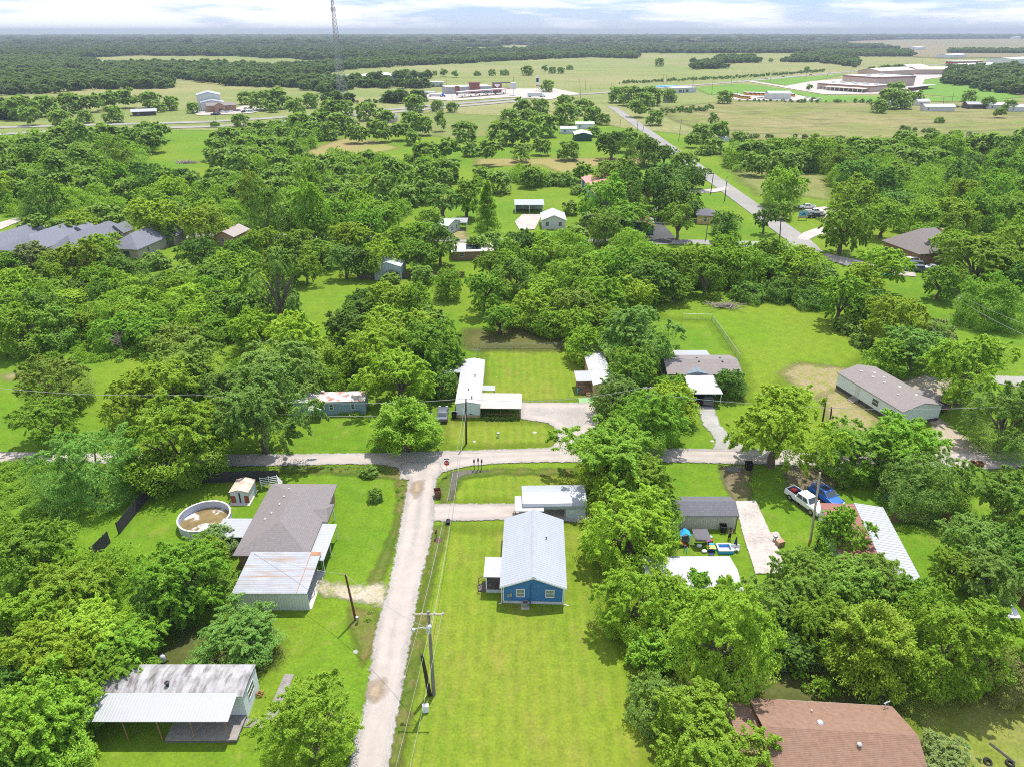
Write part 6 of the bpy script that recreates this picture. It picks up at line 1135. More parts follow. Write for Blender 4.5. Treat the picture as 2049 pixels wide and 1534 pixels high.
rig('white box semi trailer turning on the highway', 1078, 195, 12, PAINT['white']); rig('silver tanker truck parked beside the filling station', 857, 190, 150, PAINT['white'], True); rig('blue-cabbed truck with tank trailer at the filling station', 878, 194.5, -5, PAINT['blue'], True)
# ------------------------------------------------------------------ poles and wires
def pole(label, base, top_px, r=.14, m=None, arm=None, can=False, lamp=False, lean=None, name='utility_pole', stay=None):
    p = P(*base); dx, dy, dz = ray(*top_px); zt = H + dz * p.y / dy; xt = dx * p.y / dy; 
    if zt > H - .5 and False: pass
    o = empty(name, p, 0, label, 'utility pole'); tip = Vector((xt - p.x, 0, zt)); q = MB(); q.tube([(0, 0, -.1), tip * .5, tip], r * 1.15, 9, r * .75); q.build('pole', m or M_POLEW, o)
    at = lambda f: tip * f
    if arm:
        a = at(.975); q = MB(); q.box(-arm / 2, -.16, a.z - .06, arm / 2, -.06, a.z + .07); c = q.build('crossarm', M_PALEPOLE if can else M_POLEW, o); c.location = (a.x, 0, 0)
        for x in (-arm / 2 + .1, -arm * .2, arm * .2, arm / 2 - .1): q = MB(); q.lathe((a.x + x, -.11, a.z + .075), [(.03, 0), (.07, .05), (.04, .1), (.07, .14), (.001, .2)], 8); q.build('insulator', M_ALU, o)
    if can: q = MB(); a = at(.84); q.lathe((a.x, -.36, a.z - .5), [(.001, 0), (.24, .02), (.26, .1), (.26, .75), (.2, .84), (.001, .88)], 14); q.lathe((a.x - .05, -.36, a.z + .38), [(.05, 0), (.03, .25), (.001, .26)], 8); q.build('transformer', M_ALU, o)
    if lamp: a = at(.80); q = MB(); q.tube([(a.x, 0, a.z), (a.x - .7, -.05, a.z + .2), (a.x - 1.35, -.1, a.z + .15)], .035, 6); g = q.build('lamp_arm', M_ALU, o); q = MB(); q.lathe((a.x - 1.45, -.1, a.z - .12), [(.001, .28), (.14, .24), (.2, .05), (.14, -.1), (.001, -.14)], 12); q.build('lamp_head', M_ALU, g)
    return o, p + tip
PO = {}
PO['main'] = pole('tall grey utility pole with crossarm, transformer and yard lamp beside the gravel road', (868, 1388), (857, 1222), .17, arm=2.9, can=True, lamp=True)
PO['stub'] = pole('short black stub pole leaning beside the tall grey pole', (860, 1390), (844, 1309), .2, M_CREO)
PO['lean'] = pole('leaning reddish pole at the lawn corner by the worn drive', (712, 1240), (691, 1148), .13, mat('reddish_pole_wood', (.13, .05, .03), .85, .3))
PO['home'] = pole('dark pole in front of the white mobile home', (933, 888), (932, 797), .15, M_CREO)
PO['truck'] = pole('bleached pole standing before the white pickup', (1622, 1079), (1641, 945), .15, M_PALEPOLE)
PO['grove'] = pole('dark pole with transformer half hidden by roadside trees', (394, 885), (388, 789), .14, M_CREO, can=True)
PO['clump'] = pole('pole with transformer rising out of the tree clump', (1294, 880), (1297, 773), .14, M_CREO, can=True, arm=1.6)
for lab, bs, tp in (('black gate post with white lamp near the dirt patch', (1598, 815), (1599, 797)), ('tall black post beside the dirt patch', (1646, 842), (1654, 794)), ('short black post behind the tall black post', (1662, 836), (1664, 814))): pole(lab, bs, tp, .13, M_CREO, name='fence_post')
PO['field'] = pole('pole with small transformer in the field corner', (1912, 640), (1918, 589), .14, can=True)
for k, (lab, bs, tp, aa, cn) in {'u1': ('pale pole on the lawn corner by the street trees', (1172, 466), (1173, 424), None, False), 'u2': ('pole with pale can in front of the red-roofed house', (1234, 490), (1236, 432), 1.5, True), 'u3': ('thin dark pole in front of the pale yellow house', (1412, 481), (1418, 437), None, False), 'r1': ('dark pole at the verge with a switch box', (1450, 402), (1455, 354), None, True), 'r2': ('slim pole beside the driveway loop', (1422, 388), (1428, 346), None, False), 'r3': ('pole at the street corner by the paved road', (1560, 482), (1563, 436), 1.4, False), 's1': ('pale pole with transformer opposite the slate roofs', (150, 457), (151, 425), 1.4, True), 's2': ('thin dark pole beside the gravel drive on the street', (262, 458), (256, 420), None, False), 's3': ('pale pole with a white can behind the street trees', (136, 376), (130, 350), None, True), 'h1': ('pale crossarm pole beside the highway bend', (57, 257), (51, 237), 2.0, False), 'h2': ('dark pole on the highway verge beside the round bush', (433, 247), (430, 230), None, False), 'h3': ('pole beside the highway car and grey roof', (772, 229), (770, 212), 1.4, False), 'q1': ('verge pole of the paved road near the bend', (1358, 282), (1364, 238), None, False), 'q2': ('verge pole of the paved road by the green building', (1275, 265), (1276, 243), None, False), 'q3': ('slanting pole next to the verge pole by the green building', (1286, 264), (1289, 247), None, False), 'q4': ('pole at the head of the paved road', (1240, 254), (1242, 239), None, False)}.items(): PO[k] = pole(lab, bs, tp, .16, M_POLEW if k[0] != 'r' else M_CREO, arm=aa, can=cn)
far = [(1162, 208, 1160, 158), (1027, 175, 1028, 150), (893, 170, 892, 150), (1172, 181, 1172, 159), (1181, 182, 1181, 170), (1224, 176, 1223, 166), (1327, 169, 1328, 150), (1333, 169, 1334, 149), (1385, 185, 1388, 158), (1424, 190, 1427, 160), (1463, 173, 1464, 155), (1474, 198, 1477, 178), (1540, 165, 1546, 142), (1484, 155, 1487, 141), (1548, 150, 1551, 138), (1612, 158, 1615, 143), (1655, 154, 1661, 136), (1700, 148, 1708, 132), (1733, 150, 1737, 135), (1815, 131, 1817, 122), (1845, 128, 1847, 119), (1888, 208, 1889, 192), (1905, 202, 1909, 186), (845, 215, 845, 190), (905, 206, 904, 184)]
lead = None
for i, (bx, by, tx, ty) in enumerate(far):
    lb = 'slim roadside pole along the far highway' if i > 3 else ['tall thin pole on the verge across from the semi trailer', 'tall lamp pole behind the filling station tank', 'lamp pole behind the filling station shop', 'lamp pole at the filling station exit'][i]
    o, _ = pole(lb, (bx, by), (tx, ty), .2, M_POLEW); o['group'] = 'poles along the far highway' if i > 3 else 'lamp poles round the filling station'
def wire(label, a, c, sag=.8, r=.015, group=None, name='power_line', m=None):
    a, c = Vector(a), Vector(c); pts = []
    for i in range(17): f = i / 16; p = a.lerp(c, f); p.z -= sag * 4 * f * (1 - f); pts.append(p - a)
    return single(name, MB().tube(pts, r, 5), m or M_WIREL, label, 'power line', a, 0, group)
M_WIREL = mat('weathered_wire', (.33, .33, .33), .5, .1)
mt = PO['main'][1]; ht_ = PO['home'][1]
wire('upper power line crossing the blue house lawn', mt + Vector((-.6, 0, -.2)), ht_, 1.4); wire('lower cable crossing the blue house lawn', mt + Vector((0, 0, -3.0)), ht_ + Vector((0, 0, -2.2)), 1.6, .02)
for i, dx in enumerate((-1.3, -.5, .5, 1.3)): wire('bright wire running from the pole crossarm towards the viewer', mt + Vector((dx, -.1, .1)), mt + Vector((dx - 2.6 + .5 * dx, -26, .3)),   .8, .012, 'wires from the tall grey pole')
wire('service wire from the leaning pole to the rusty carport', PO['lean'][1], P(505, 1106, 2.8), .4, .02); wire('service wire from the tall pole to the leaning pole', mt + Vector((0, 0, -2.2)), PO['lean'][1], .7, .02)
wire('street power line over the feathery tree', ht_, PO['grove'][1], 1.2, .03); wire('street cable under the power line by the rusty trailer', ht_ + Vector((0, 0, -2)), PO['grove'][1] + Vector((0, 0, -2)), 1.4, .03); wire('street power line leaving past the lawn dirt mound', PO['grove'][1], P(-120, 860) + Vector((0, 0, 9.5)), 1.2, .03); wire('street power line past the tan carport', ht_, PO['clump'][1], 1.3, .03); wire('street cable before the carport of the dark brown house', PO['clump'][1] + Vector((0, 0, -1.2)), P(2150, 905) + Vector((0, 0, 9)), 2.0, .035)
wire('upper wire slanting from the field corner pole', PO['field'][1], P(2160, 770) + Vector((0, 0, 8)), 1.0, .035); wire('lower wire slanting from the field corner pole', PO['field'][1] + Vector((0, 0, -1)), P(2160, 790) + Vector((0, 0, 6.6)), 1.0, .035)
wire('wire between the lawn corner pole and the can pole', PO['u1'][1], PO['u2'][1] + Vector((0, 0, -2)), 1.2, .04); wire('wire from the can pole towards the pale yellow house', PO['u2'][1] + Vector((0, 0, -1)), PO['u3'][1], 1.2, .04)
# ------------------------------------------------------------------ signs, boxes and yard things
def text(parent, body, size, m, loc, rot=(math.pi / 2, 0, 0), name='lettering'):
    cu = bpy.data.curves.new(name, 'FONT'); cu.body = body; cu.size = size; cu.align_x = 'CENTER'; cu.align_y = 'CENTER'; cu.extrude = .004; cu.materials.append(m)
    tmp = bpy.data.objects.new('tmp', cu); C.objects.link(tmp); me = bpy.data.meshes.new_from_object(tmp.evaluated_get(bpy.context.evaluated_depsgraph_get())); bpy.data.objects.remove(tmp); o = link(name, me, None, m); o.parent = parent; o.location = loc; o.rotation_euler = rot; return o
s = empty('stop_sign', P(895, 950), 0, 'red octagonal STOP sign on a thin post at the junction', 'stop sign')
MB().tube([(0, 0, -.05), (0, 0, 2.75)], .035, 6).build('post', M_STEEL, s); oc = lambda r: [(r * math.cos(math.pi / 8 + i * math.pi / 4), -.05, 2.15 + r * math.sin(math.pi / 8 + i * math.pi / 4)) for i in range(8)]
MB().prism(oc(.46), (0, .012, 0)).build('border', M_TRIM, s); MB().prism([(x, -.058, z) for x, y, z in oc(.42)], (0, .006, 0)).build('panel', mat('sign_red', (.55, .012, .02), .4, .02), s); text(s, 'STOP', .36, M_TRIM, (0, -.064, 2.15))
MB().box(-.38, -.02, 2.68, .38, .02, 2.86).build('street_name_plate', mat('street_sign_blue', (.10, .16, .30), .4, .05), s)
s = empty('emblem_sign', P(1605, 441), 0, 'blue lawn sign with a dark animal-shaped emblem and a red lower band', 'sign')
MB().box(-1.5, -.05, .9, 1.5, .05, 3.1).build('panel', mat('sign_sky_blue', (.16, .42, .62), .4, .05), s); MB().box(-1.6, -.08, .8, 1.6, .08, .9).build('frame', M_DKBROWN, s)
MB().prism([(-.8, -.07, 1.7), (-.5, -.07, 1.95), (-.3, -.07, 2.2), (.1, -.07, 2.45), (.6, -.07, 2.4), (.85, -.07, 2.0), (.8, -.07, 1.65), (.55, -.07, 1.9), (.1, -.07, 1.95), (-.3, -.07, 1.75)], (0, .015, 0)).build('emblem', mat('emblem_dark', (.02, .05, .06), .5, .05), s)
MB().box(-1.5, -.075, .92, 1.5, -.052, 1.35).build('lower_band', mat('band_pinkish', (.62, .34, .28), .5, .1), s); [MB().box(x, -.05, 0, x + .12, .05, .8).build('post', M_DKBROWN, s) for x in (-1.5, 1.38)]
def mailbox(label, px, py, h=1.1, rz=0, group=None, col=None):
    o = empty('mailbox', P(px, py), rz, label, 'mailbox', group); MB().box(-.05, -.05, -.02, .05, .05, h).build('post', M_DKWOOD, o); q = MB(); q.prism([(-.12, -.26, h), (.12, -.26, h), (.12, -.26, h + .16), (.06, -.26, h + .25), (-.06, -.26, h + .25), (-.12, -.26, h + .16)], (0, .52, 0)); bx = q.build('box', col or M_BLACK, o); MB().box(.122, -.1, h + .1, .14, -.06, h + .34).build('flag', M_RED, bx); return o
mailbox('mailbox on a dark post, nearest of three to the stop sign'.replace('nearest of three to', 'first of three past'), 949, 940, 1.5); mailbox('tallest mailbox, between two others by the roadside ditch', 957, 940, 1.7); mailbox('mailbox on a thin post, last of three by the roadside ditch', 964, 939, 1.45)
mailbox('double black mailbox beside the blue house drive', 873, 1077, 1.0); q = MB(); q.lathe((0, 0, 0), [(.001, .0), (.55, .0), (.5, .1), (.001, .14)], 14); single('flower_bed', q, mat('dark_mulch', (.10, .055, .045), .95, .3, 4), 'round mulch bed around the double mailbox', 'flower bed', P(877, 1081))
q = MB(); q.tube([(0, 0, .1), (0, .9, .1)], .32, 14, cap=False); q.tube([(0, -.0, .1), (0, .9, .1)], .27, 14, cap=True); single('culvert_pipe', q, M_BLACK, 'black culvert pipe mouth by the blue house drive', 'culvert', P(896, 1050))
def bin_(label, px, py, m, s_=1.0, rz=0.0):
    o = empty('trash_bin', P(px, py), rz, label, 'trash bin'); q = MB(); h = 1.0 * s_; a, c = .33 * s_, .42 * s_; q.add([(-a, -a, 0), (a, -a, 0), (a, a, 0), (-a, a, 0), (-c, -c, h), (c, -c, h), (c, c, h), (-c, c, h)], [(0, 3, 2, 1), (0, 1, 5, 4), (1, 2, 6, 5), (2, 3, 7, 6), (3, 0, 4, 7)]); q.add([(-c * .9, -c * .9, h), (c * .9, -c * .9, h), (c * .9, c * .9, h), (-c * .9, c * .9, h), (-a, -a, .3), (a, -a, .3), (a, a, .3), (-a, a, .3)], [(4, 5, 6, 7), (0, 4, 7, 3), (1, 5, 4, 0), (2, 6, 5, 1), (3, 7, 6, 2)]); q.build('bin', m, o)
    q = MB(); [q.box(*z_) for z_ in ((-c - .03, -c - .03, h - .05, c + .03, -c * .9, h + .04), (-c - .03, c * .9, h - .05, c + .03, c + .03, h + .04), (-c - .03, -c * .9, h - .05, -c * .9, c * .9, h + .04), (c * .9, -c * .9, h - .05, c + .03, c * .9, h + .04))]; q.build('rim', m, o); return o
bin_('open brown slatted trash bin beside the gravel drive', 876, 993, M_WICK, 1.15, .2); bin_('brown slatted bin by the road, closer to the blue-green trees', 1944, 936, M_WICK, 1.0, .1); bin_('brown slatted bin at the road end of its pair', 1958, 936, M_WICK, 1.0, -.1); bin_('black wheeled bin at the muddy track entrance', 1497, 939, M_BLACK, 1.2); bin_('black bin against the tan shed wall', 1446, 1062, M_BLACK, .95); bin_('dark bin at the corner of the white mobile home', 909, 836, M_BLACK, 1.0)
q = MB(); q.lathe((0, 0, 0), [(.3, .0), (.38, .25), (.34, .5), (.3, .3), (.001, .2)], 12); single('planter', q, M_DKWOOD, 'small dark planter stump in front of the pair of brown bins', 'planter', P(1933, 946))
single('pedestal_box', MB().box(-.3, -.2, 0, .3, .2, .85), M_TRIM, 'white utility pedestal box at the foot of the tall grey pole', 'utility box', P(852, 1422), .15, bevel=.03)
single('meter_post', MB().box(-.08, -.08, 0, .08, .08, .9).box(-.14, -.12, .55, .14, .12, .95), M_STEEL, 'small grey meter post at the leaning pole foot', 'meter', P(716, 1246), .2)
for lab, px, py, s_ in (('flat white cover plate on the mown strip near the dark pole', 949, 883, .35), ('white rock heap on the mown strip by the drive', 1070, 865, .4), ('white rock beside the pedestal meter', 712, 1303, .32), ('white marker in the lawn beside the dirt drive', 1425, 882, .35), ('small white bucket by the rows of grass', 993, 755, .2)):
    q = MB(); q.lathe((0, 0, -.02), [(s_, 0), (s_ * .9, .12 * s_), (s_ * .5, .3 * s_), (.001, .34 * s_)], 9); single('stone', q, mat('pale_limestone', (.40, .385, .36), .9, .3, 3), lab, 'stone', P(px, py), smooth=False)
q = MB(); q.lathe((0, 0, 0), [(.001, .9), (.22, .85), (.26, .6), (.08, .5), (.1, .1), (.25, 0), (.001, 0)], 10); single('bird_bath', q, M_STEEL, 'grey pedestal ornament on the mown strip', 'ornament', P(997, 874))
q = MB(); q.lathe((0, 0, .55), [(.001, -.55), (.4, -.5), (.55, 0), (.4, .5), (.001, .55)], 12); o = single('propane_tank', MB().tube([(-1.3, 0, .75), (-1.15, 0, .75), (1.15, 0, .75), (1.3, 0, .75)], .5, 14).box(-.8, -.3, 0, -.6, .3, .4).box(.6, -.3, 0, .8, .3, .4).box(-.15, -.15, 1.2, .15, .15, 1.4), M_TEAL, 'teal horizontal gas tank under the bright yellow-green tree', 'gas tank', P(1771, 556), .1, bevel=.08)
q = MB(); [q.tube([(random.gauss(0, .8), random.gauss(0, .6), .1 + .05 * i % .8), (random.gauss(0, 1.4), random.gauss(0, 1.0), random.uniform(.1, 1.3))], .06, 5) for i in range(60)]; single('brush_heap', q, M_TWIG, 'grey heap of cut branches on the bright field', 'brush heap', P(1447, 615), 0, None).scale = (1.5, 1.3, 1)
q = MB(); [q.tube([(random.gauss(0, 1.5), random.gauss(0, .8), 0), (random.gauss(0, 1.8), random.gauss(0, 1), random.uniform(.3, 1.6))], .07, 4) for i in range(70)]; single('brush_heap', q, M_TWIG, 'brown reed heap in the hillside clearing', 'brush heap', P(373, 327), 0, None).scale = (1.8, 1.3, 1)
# trampoline and tarpaulin
o = empty('trampoline', P(1992, 1222), 0, 'round black trampoline with a white rim beside the wooden fence', 'trampoline'); MB().lathe((0, 0, .8), [(1.3, 0), (1.6, 0), (1.6, .1), (1.3, .1), (1.3, 0)], 32).build('rim_pad', M_TRIM, o); MB().lathe((0, 0, .84), [(.001, 0), (1.3, .0)], 32).build('jumping_mat', M_BLACK, o)
for k in range(6): a = k * 1.047; MB().tube([(1.5 * math.cos(a), 1.5 * math.sin(a), 0), (1.5 * math.cos(a), 1.5 * math.sin(a), .8)], .04, 5).build('leg', M_STEEL, o)
single('tarpaulin', (lambda q: q.prism([(0, 0, .9), (2.6, -.1, 1.0), (2.9, 1.2, 1.1), (1.4, .9, .8), (.2, 1.3, 1.0)], (0, 0, .04)).tube([(.1, .1, 0), (.1, .1, .9)], .04, 5).tube([(2.6, 0, 0), (2.6, 0, 1)], .04, 5).tube([(1.4, .8, 0), (1.4, .8, .85)], .04, 5))(MB()), M_TRIM, 'white tarpaulin stretched on short poles beside the trampoline', 'tarpaulin', P(1988, 1248))
def tyre(label, px, py, tilt=0.0):
    q = MB(); q.lathe((0, 0, .12), [(.2, -.1), (.36, -.1), (.4, 0), (.36, .1), (.2, .1), (.2, -.1)], 20); o = single('discarded_rubber_ring', q, M_RUBBER, label, 'tyre', P(px, py)); o.rotation_euler = (tilt, 0, 0); return o
tyre('worn black tyre lying beside a plank on the thin lawn', 2020, 1528); tyre('old tyre leaning by the pale grey-green tree', 1975, 1524, .5); single('plank', MB().box(-.12, 0, 0, .12, 2.2, .08), M_DKWOOD, 'dark plank lying beside the old tyre', 'plank', P(2030, 1526), .5)
# yard by the tan shed
x0 = lambda px, py: P(px, py)
o = empty('play_house', x0(1369, 1084), 0, 'small play house with a bright blue roof and grey walls', 'play house'); q = MB(); q.prism([(-.65, -.5, 1.25), (0, -.5, 1.7), (.65, -.5, 1.25), (.65, -.5, 1.32), (0, -.5, 1.8), (-.65, -.5, 1.32)], (0, 1.1, 0)); q.build('roof', M_CYAN, o); [MB().box(x, y, 0, x + .1, y + .1, 1.3).build('post', M_TRIM, o) for x, y in ((-.6, -.45), (.5, -.45), (-.6, .5), (.5, .5))]; MB().box(-.55, -.35, .3, .55, .5, .75).build('panel', M_GREYFAB, o)
o = empty('toy_slide', x0(1376, 1092), .5, 'red plastic toddler slide in front of the play house', 'slide'); MB().prism([(0, -.2, 0), (.2, -.2, 0), (1.3, -.2, .9), (1.3, -.2, 1.0), (1.15, -.2, 1.0)], (0, .45, 0)).build('chute', M_RED, o).rotation_euler = (0, 0, 2.6); MB().tube([(-1.0, -.5, 0), (-1.0, -.5, .9)], .05, 6).tube([(-1.0, -.9, 0), (-1.0, -.9, .9)], .05, 6).build('ladder', M_CYAN, o)
o = empty('canopy_swing', x0(1402, 1088), 0, 'garden swing seat under a tilted grey canopy', 'swing seat'); MB().slab([(-1.0, -.8, 1.45), (.95, -1.1, 1.5), (.75, .6, 1.95), (-1.2, .6, 1.9)], .05).build('canopy', M_GREYFAB, o); [MB().tube([(x, -.2, 0), (x * .95, .1, 1.8)], .035, 6).tube([(x, .6, 0), (x * .95, .1, 1.8)], .035, 6).build('frame', M_TRIM, o) for x in (-1.1, .8)]; MB().box(-.7, 0, .45, .6, .5, .55).build('seat', M_BLACK, o); MB().box(-.7, .45, .55, .6, .55, 1.0).build('backrest', M_BLACK, o)
o = empty('paddling_pool', x0(1449, 1100), 0, 'rectangular inflatable paddling pool with a white inside and blue walls', 'paddling pool'); w2, d2 = .95, .8
def ringbox(q, a, c, z0, z1, t): q.box(-a, -c, z0, a, -c + t, z1); q.box(-a, c - t, z0, a, c, z1); q.box(-a, -c + t, z0, -a + t, c - t, z1); q.box(a - t, -c + t, z0, a, c - t, z1)
q = MB(); ringbox(q, w2, d2, 0, .42, .22); q.build('wall', M_CYAN, o, .06); q = MB(); ringbox(q, w2 - .03, d2 - .03, .43, .56, .2); q.build('rim', M_TRIM, o, .05); MB().box(-w2 + .22, -d2 + .22, .03, w2 - .22, d2 - .22, .1).build('liner', mat('pale_lilac_vinyl', (.5, .5, .68), .4, .05), o)
o = empty('parasol', x0(1470, 1098), 0, 'closed navy parasol standing beside the paddling pool', 'parasol'); MB().tube([(0, 0, 0), (0, 0, 2.0)], .03, 6).build('pole', M_TRIM, o); MB().lathe((0, 0, .75), [(.05, 0), (.22, .05), (.15, .6), (.05, 1.2), (.001, 1.3)], 10).build('canopy', M_NAVY, o); MB().lathe((0, 0, 0), [(.3, 0), (.3, .08), (.05, .12)], 14).build('base', M_CONC, o)
for lab, px, py, m1, nm in (('white plastic chair beside the closed parasol', 1466, 1102, M_TRIM, 'chair'), ('second white plastic chair touching the paddling pool corner', 1474, 1102, M_TRIM, 'chair'), ('dark folding chair alone on the lawn by the white roof', 1422, 1112, M_NAVY, 'chair'), ('pink child chair under the grey canopy edge', 1414, 1085, M_PINK, 'chair'), ('white chair by the silvery branches', 1357, 1084, M_TRIM, 'chair'), ('blue plastic chair behind the low blue-green tree', 1786, 996, M_CYAN, 'chair'), ('second blue plastic chair under the leafy branches', 1778, 1000, M_CYAN, 'chair')):
    o = empty('chair', x0(px, py), random.uniform(-.6, .6), lab, 'chair'); MB().box(-.28, -.28, .4, .28, .28, .46).build('seat', m1, o, .02); MB().box(-.28, .22, .46, .28, .28, .95).build('backrest', m1, o, .02); [MB().box(x, y, 0, x + .05, y + .05, .4).build('leg', m1, o) for x in (-.27, .22) for y in (-.27, .22)]
o = empty('play_table', x0(1424, 1101), 0, 'yellow-topped toy water table with a dark base', 'play table'); MB().box(-.45, -.35, .45, .45, .35, .6).build('top', M_YEL, o, .05); MB().box(-.4, -.3, .25, .4, .3, .44).build('tray', M_TEAL, o); MB().box(-.35, -.25, 0, .35, .25, .24).build('base', M_BLACK, o)
for lab, px, py, m1 in (('red toy car near the pink chair', 1421, 1083, M_RED), ('blue toy bucket behind the toy water table', 1423, 1091, M_CYAN), ('white and mint toy tent folded behind the grey canopy', 1420, 1076, M_GREENROOF), ('white toy boat on the grass', 1409, 1104, M_TRIM), ('white round speaker stool under the grey canopy', 1399, 1093, M_TRIM)):
    q = MB(); q.lathe((0, 0, 0), [(.2, 0), (.3, .12), (.28, .3), (.12, .38), (.001, .4)], 10); single('toy', q, m1, lab, 'toy', x0(px, py)).scale = (1.2, .9, 1)
single('patio_umbrella', MB().tube([(0, 0, 0), (0, 0, 1.9)], .05, 6).lathe((0, 0, .9), [(.05, 0), (.2, .05), (.12, .6), (.03, 1.0), (.001, 1.05)], 8), M_TRIM, 'closed white parasol by the blue plastic chairs', 'parasol', P(1782, 992))
single('grill_block', MB().box(-.5, -.35, 0, .5, .35, .75), M_BRICK, 'low brick block at the concrete drive edge', 'brick block', P(1560, 1090), .35, bevel=.03); o = empty('barbecue', P(1550, 1082), .4, 'small black barbecue with a steel lid next to the brick block', 'barbecue'); MB().lathe((0, 0, .55), [(.001, 0), (.22, .05), (.3, .2), (.22, .38), (.001, .45)], 12).build('lid', M_STEEL, o); [MB().tube([(.2 * math.cos(a), .2 * math.sin(a), 0), (.12 * math.cos(a), .12 * math.sin(a), .6)], .04, 5).build('leg', M_BLACK, o) for a in (0, 2.1, 4.2)]
single('leaning_trunk', MB().tube([(0, 0, -.05), (.25, .3, 1.4), (.6, .6, 3.0), (.75, .7, 4.2)], .2, 8, .11).tube([(.6, .6, 3.0), (1.3, .6, 3.9)], .07, 6, .03).tube([(.4, .4, 2.2), (1.0, .2, 2.8)], .06, 6, .03), M_CREO, 'dark bare leaning trunk beside the red metal roof', 'tree trunk', P(1630, 1107))
single('blue_barrel', MB().lathe((0, 0, 0), [(.001, 0), (.3, 0), (.34, .3), (.34, .7), (.3, 1.0), (.001, 1.0)], 14), mat('teal_barrel_plastic', (.03, .35, .45), .4, .05), 'teal barrel at the corner of the small deck', 'barrel', P(1158, 787)); single('ground_sheet', MB().box(-1.3, -1.0, .03, 1.3, 1.0, .05), mat('thin_green_sheet', (.2, .36, .16), .7, .2, 2), 'pale green ground sheet before the deck steps', 'ground sheet', P(1173, 801))
single('clothes_frame', MB().tube([(0, 0, 0), (0, 0, 2.0)], .06, 6).tube([(-1.4, 0, 1.8), (.6, 0, 1.8)], .05, 5).tube([(0, 0, 1.0), (-.8, 0, 1.8)], .04, 5), M_STEEL, 'grey clothes-line frame behind the white mobile home', 'clothes line', P(956, 716))
# potted plants along the tan carport and mobile home porch
for i in range(6):
    px = 975 + i * 10; o = empty('potted_plant', P(px, 841), random.random() * 6, 'small potted plant lined up along the tan carport railing', 'potted plant', 'potted plants along the tan carport'); MB().lathe((0, 0, 0), [(.001, 0), (.13, 0), (.18, .3), (.001, .28)], 10).build('pot', M_TERRSH, o); c = link('foliage', proto('G', 0, 3)[0], o, M_LEAF); c.location = (0, 0, .25); c.scale = (.3, .3, .4); c.color = (.1, .2, .02, 1)
# ------------------------------------------------------------------ the person by the shed corner
def person(label, px, py, rz):
    J = [(0, 0, .98, .13), (0, 0, 1.15, .125), (0, .01, 1.36, .145), (0, .01, 1.46, .06), (0, -.01, 1.55, .06), (0, -.02, 1.63, .10), (0, -.01, 1.70, .085),
         (.17, 0, 1.40, .055), (.24, -.06, 1.14, .042), (.12, -.22, 1.10, .034), (.05, -.28, 1.13, .035), (-.17, 0, 1.40, .055), (-.25, .0, 1.12, .042), (-.24, -.10, .90, .034), (-.23, -.14, .83, .034),
         (.09, 0, .90, .09), (.11, -.01, .50, .062), (.11, .02, .09, .04), (.12, -.12, .04, .035), (-.09, 0, .90, .09), (-.11, -.02, .50, .062), (-.12, .02, .09, .04), (-.13, -.12, .04, .035)]
    E = [(0, 1), (1, 2), (2, 3), (3, 4), (4, 5), (5, 6), (2, 7), (7, 8), (8, 9), (9, 10), (2, 11), (11, 12), (12, 13), (13, 14), (0, 15), (15, 16), (16, 17), (17, 18), (0, 19), (19, 20), (20, 21), (21, 22)]
    J += [(.05 + (k - 2) * .014, -.28 - .075, 1.125 + .01 * (k % 2), .008) for k in range(5)] + [(-.23 + (k - 2) * .013, -.15, .74 - (.01 if k in (1, 2, 3) else -.012), .008) for k in range(5)]
    E += [(10, 23 + k) for k in range(5)] + [(14, 28 + k) for k in range(5)]
    me = bpy.data.meshes.new('person'); me.from_pydata([j[:3] for j in J], E, []); o = link('person', me); sk = o.modifiers.new('skin', 'SKIN'); sv = me.skin_vertices[0].data
    for i, j in enumerate(J): sv[i].radius = (j[3], j[3])
    sv[0].use_root = True; sb = o.modifiers.new('smooth', 'SUBSURF'); sb.levels = 1; sb.render_levels = 2
    m, t, out_ = new_mat('skin_and_clothes'); bs = nn(t, 'ShaderNodeBsdfPrincipled', Roughness=.6); v = objvec(t); sp = t.nodes.new('ShaderNodeSeparateXYZ'); t.links.new(v, sp.inputs[0]); bs.inputs['Base Color'].default_value = (.46, .27, .19, 1); t.links.new(bs.outputs[0], out_.inputs[0]); me.materials.append(m)
    o.location = P(px, py); o.rotation_euler = (0, 0, rz); tag(o, label, 'person')
    q = MB(); q.lathe((0, .02, 1.50), [(.10, -.12), (.14, .05), (.14, .18), (.09, .27), (.001, .30)], 12); h = q.build('hair', mat('dark_hair', (.02, .013, .01), .6, .2), o, smooth=True); h.scale = (1, 1.05, 1); h.location = (0, .03, 0)
    q = MB(); q.lathe((0, .005, 0), [(.16, .88), (.155, 1.1), (.185, 1.3), (.16, 1.42), (.07, 1.46)], 14); tp = q.build('top', mat('brown_top', (.10, .06, .045), .8, .15), o, smooth=True); tp.scale = (1, .78, 1)
    q = MB(); [q.tube([(sg * .09, 0, .95), (sg * .11, -.01, .5), (sg * .115, .02, .1)], .125, 10, .075) for sg in (-1, 1)]; q.build('trousers', mat('black_trousers', (.012, .012, .014), .8, .1), o, smooth=True)
    fc = MB(); [fc.box(x - .012, -.125, 1.635, x + .012, -.115, 1.65) for x in (-.035, .035)]; fc.box(-.025, -.122, 1.57, .025, -.112, 1.58); fc.prism([(-.012, -.115, 1.6), (.012, -.115, 1.6), (0, -.145, 1.605)], (0, 0, .03)); fc.build('face', mat('facial_features', (.12, .05, .04), .6, .1), o); return o
person('person with dark hair and black trousers standing at the tan shed corner', 1459, 1077, .2)
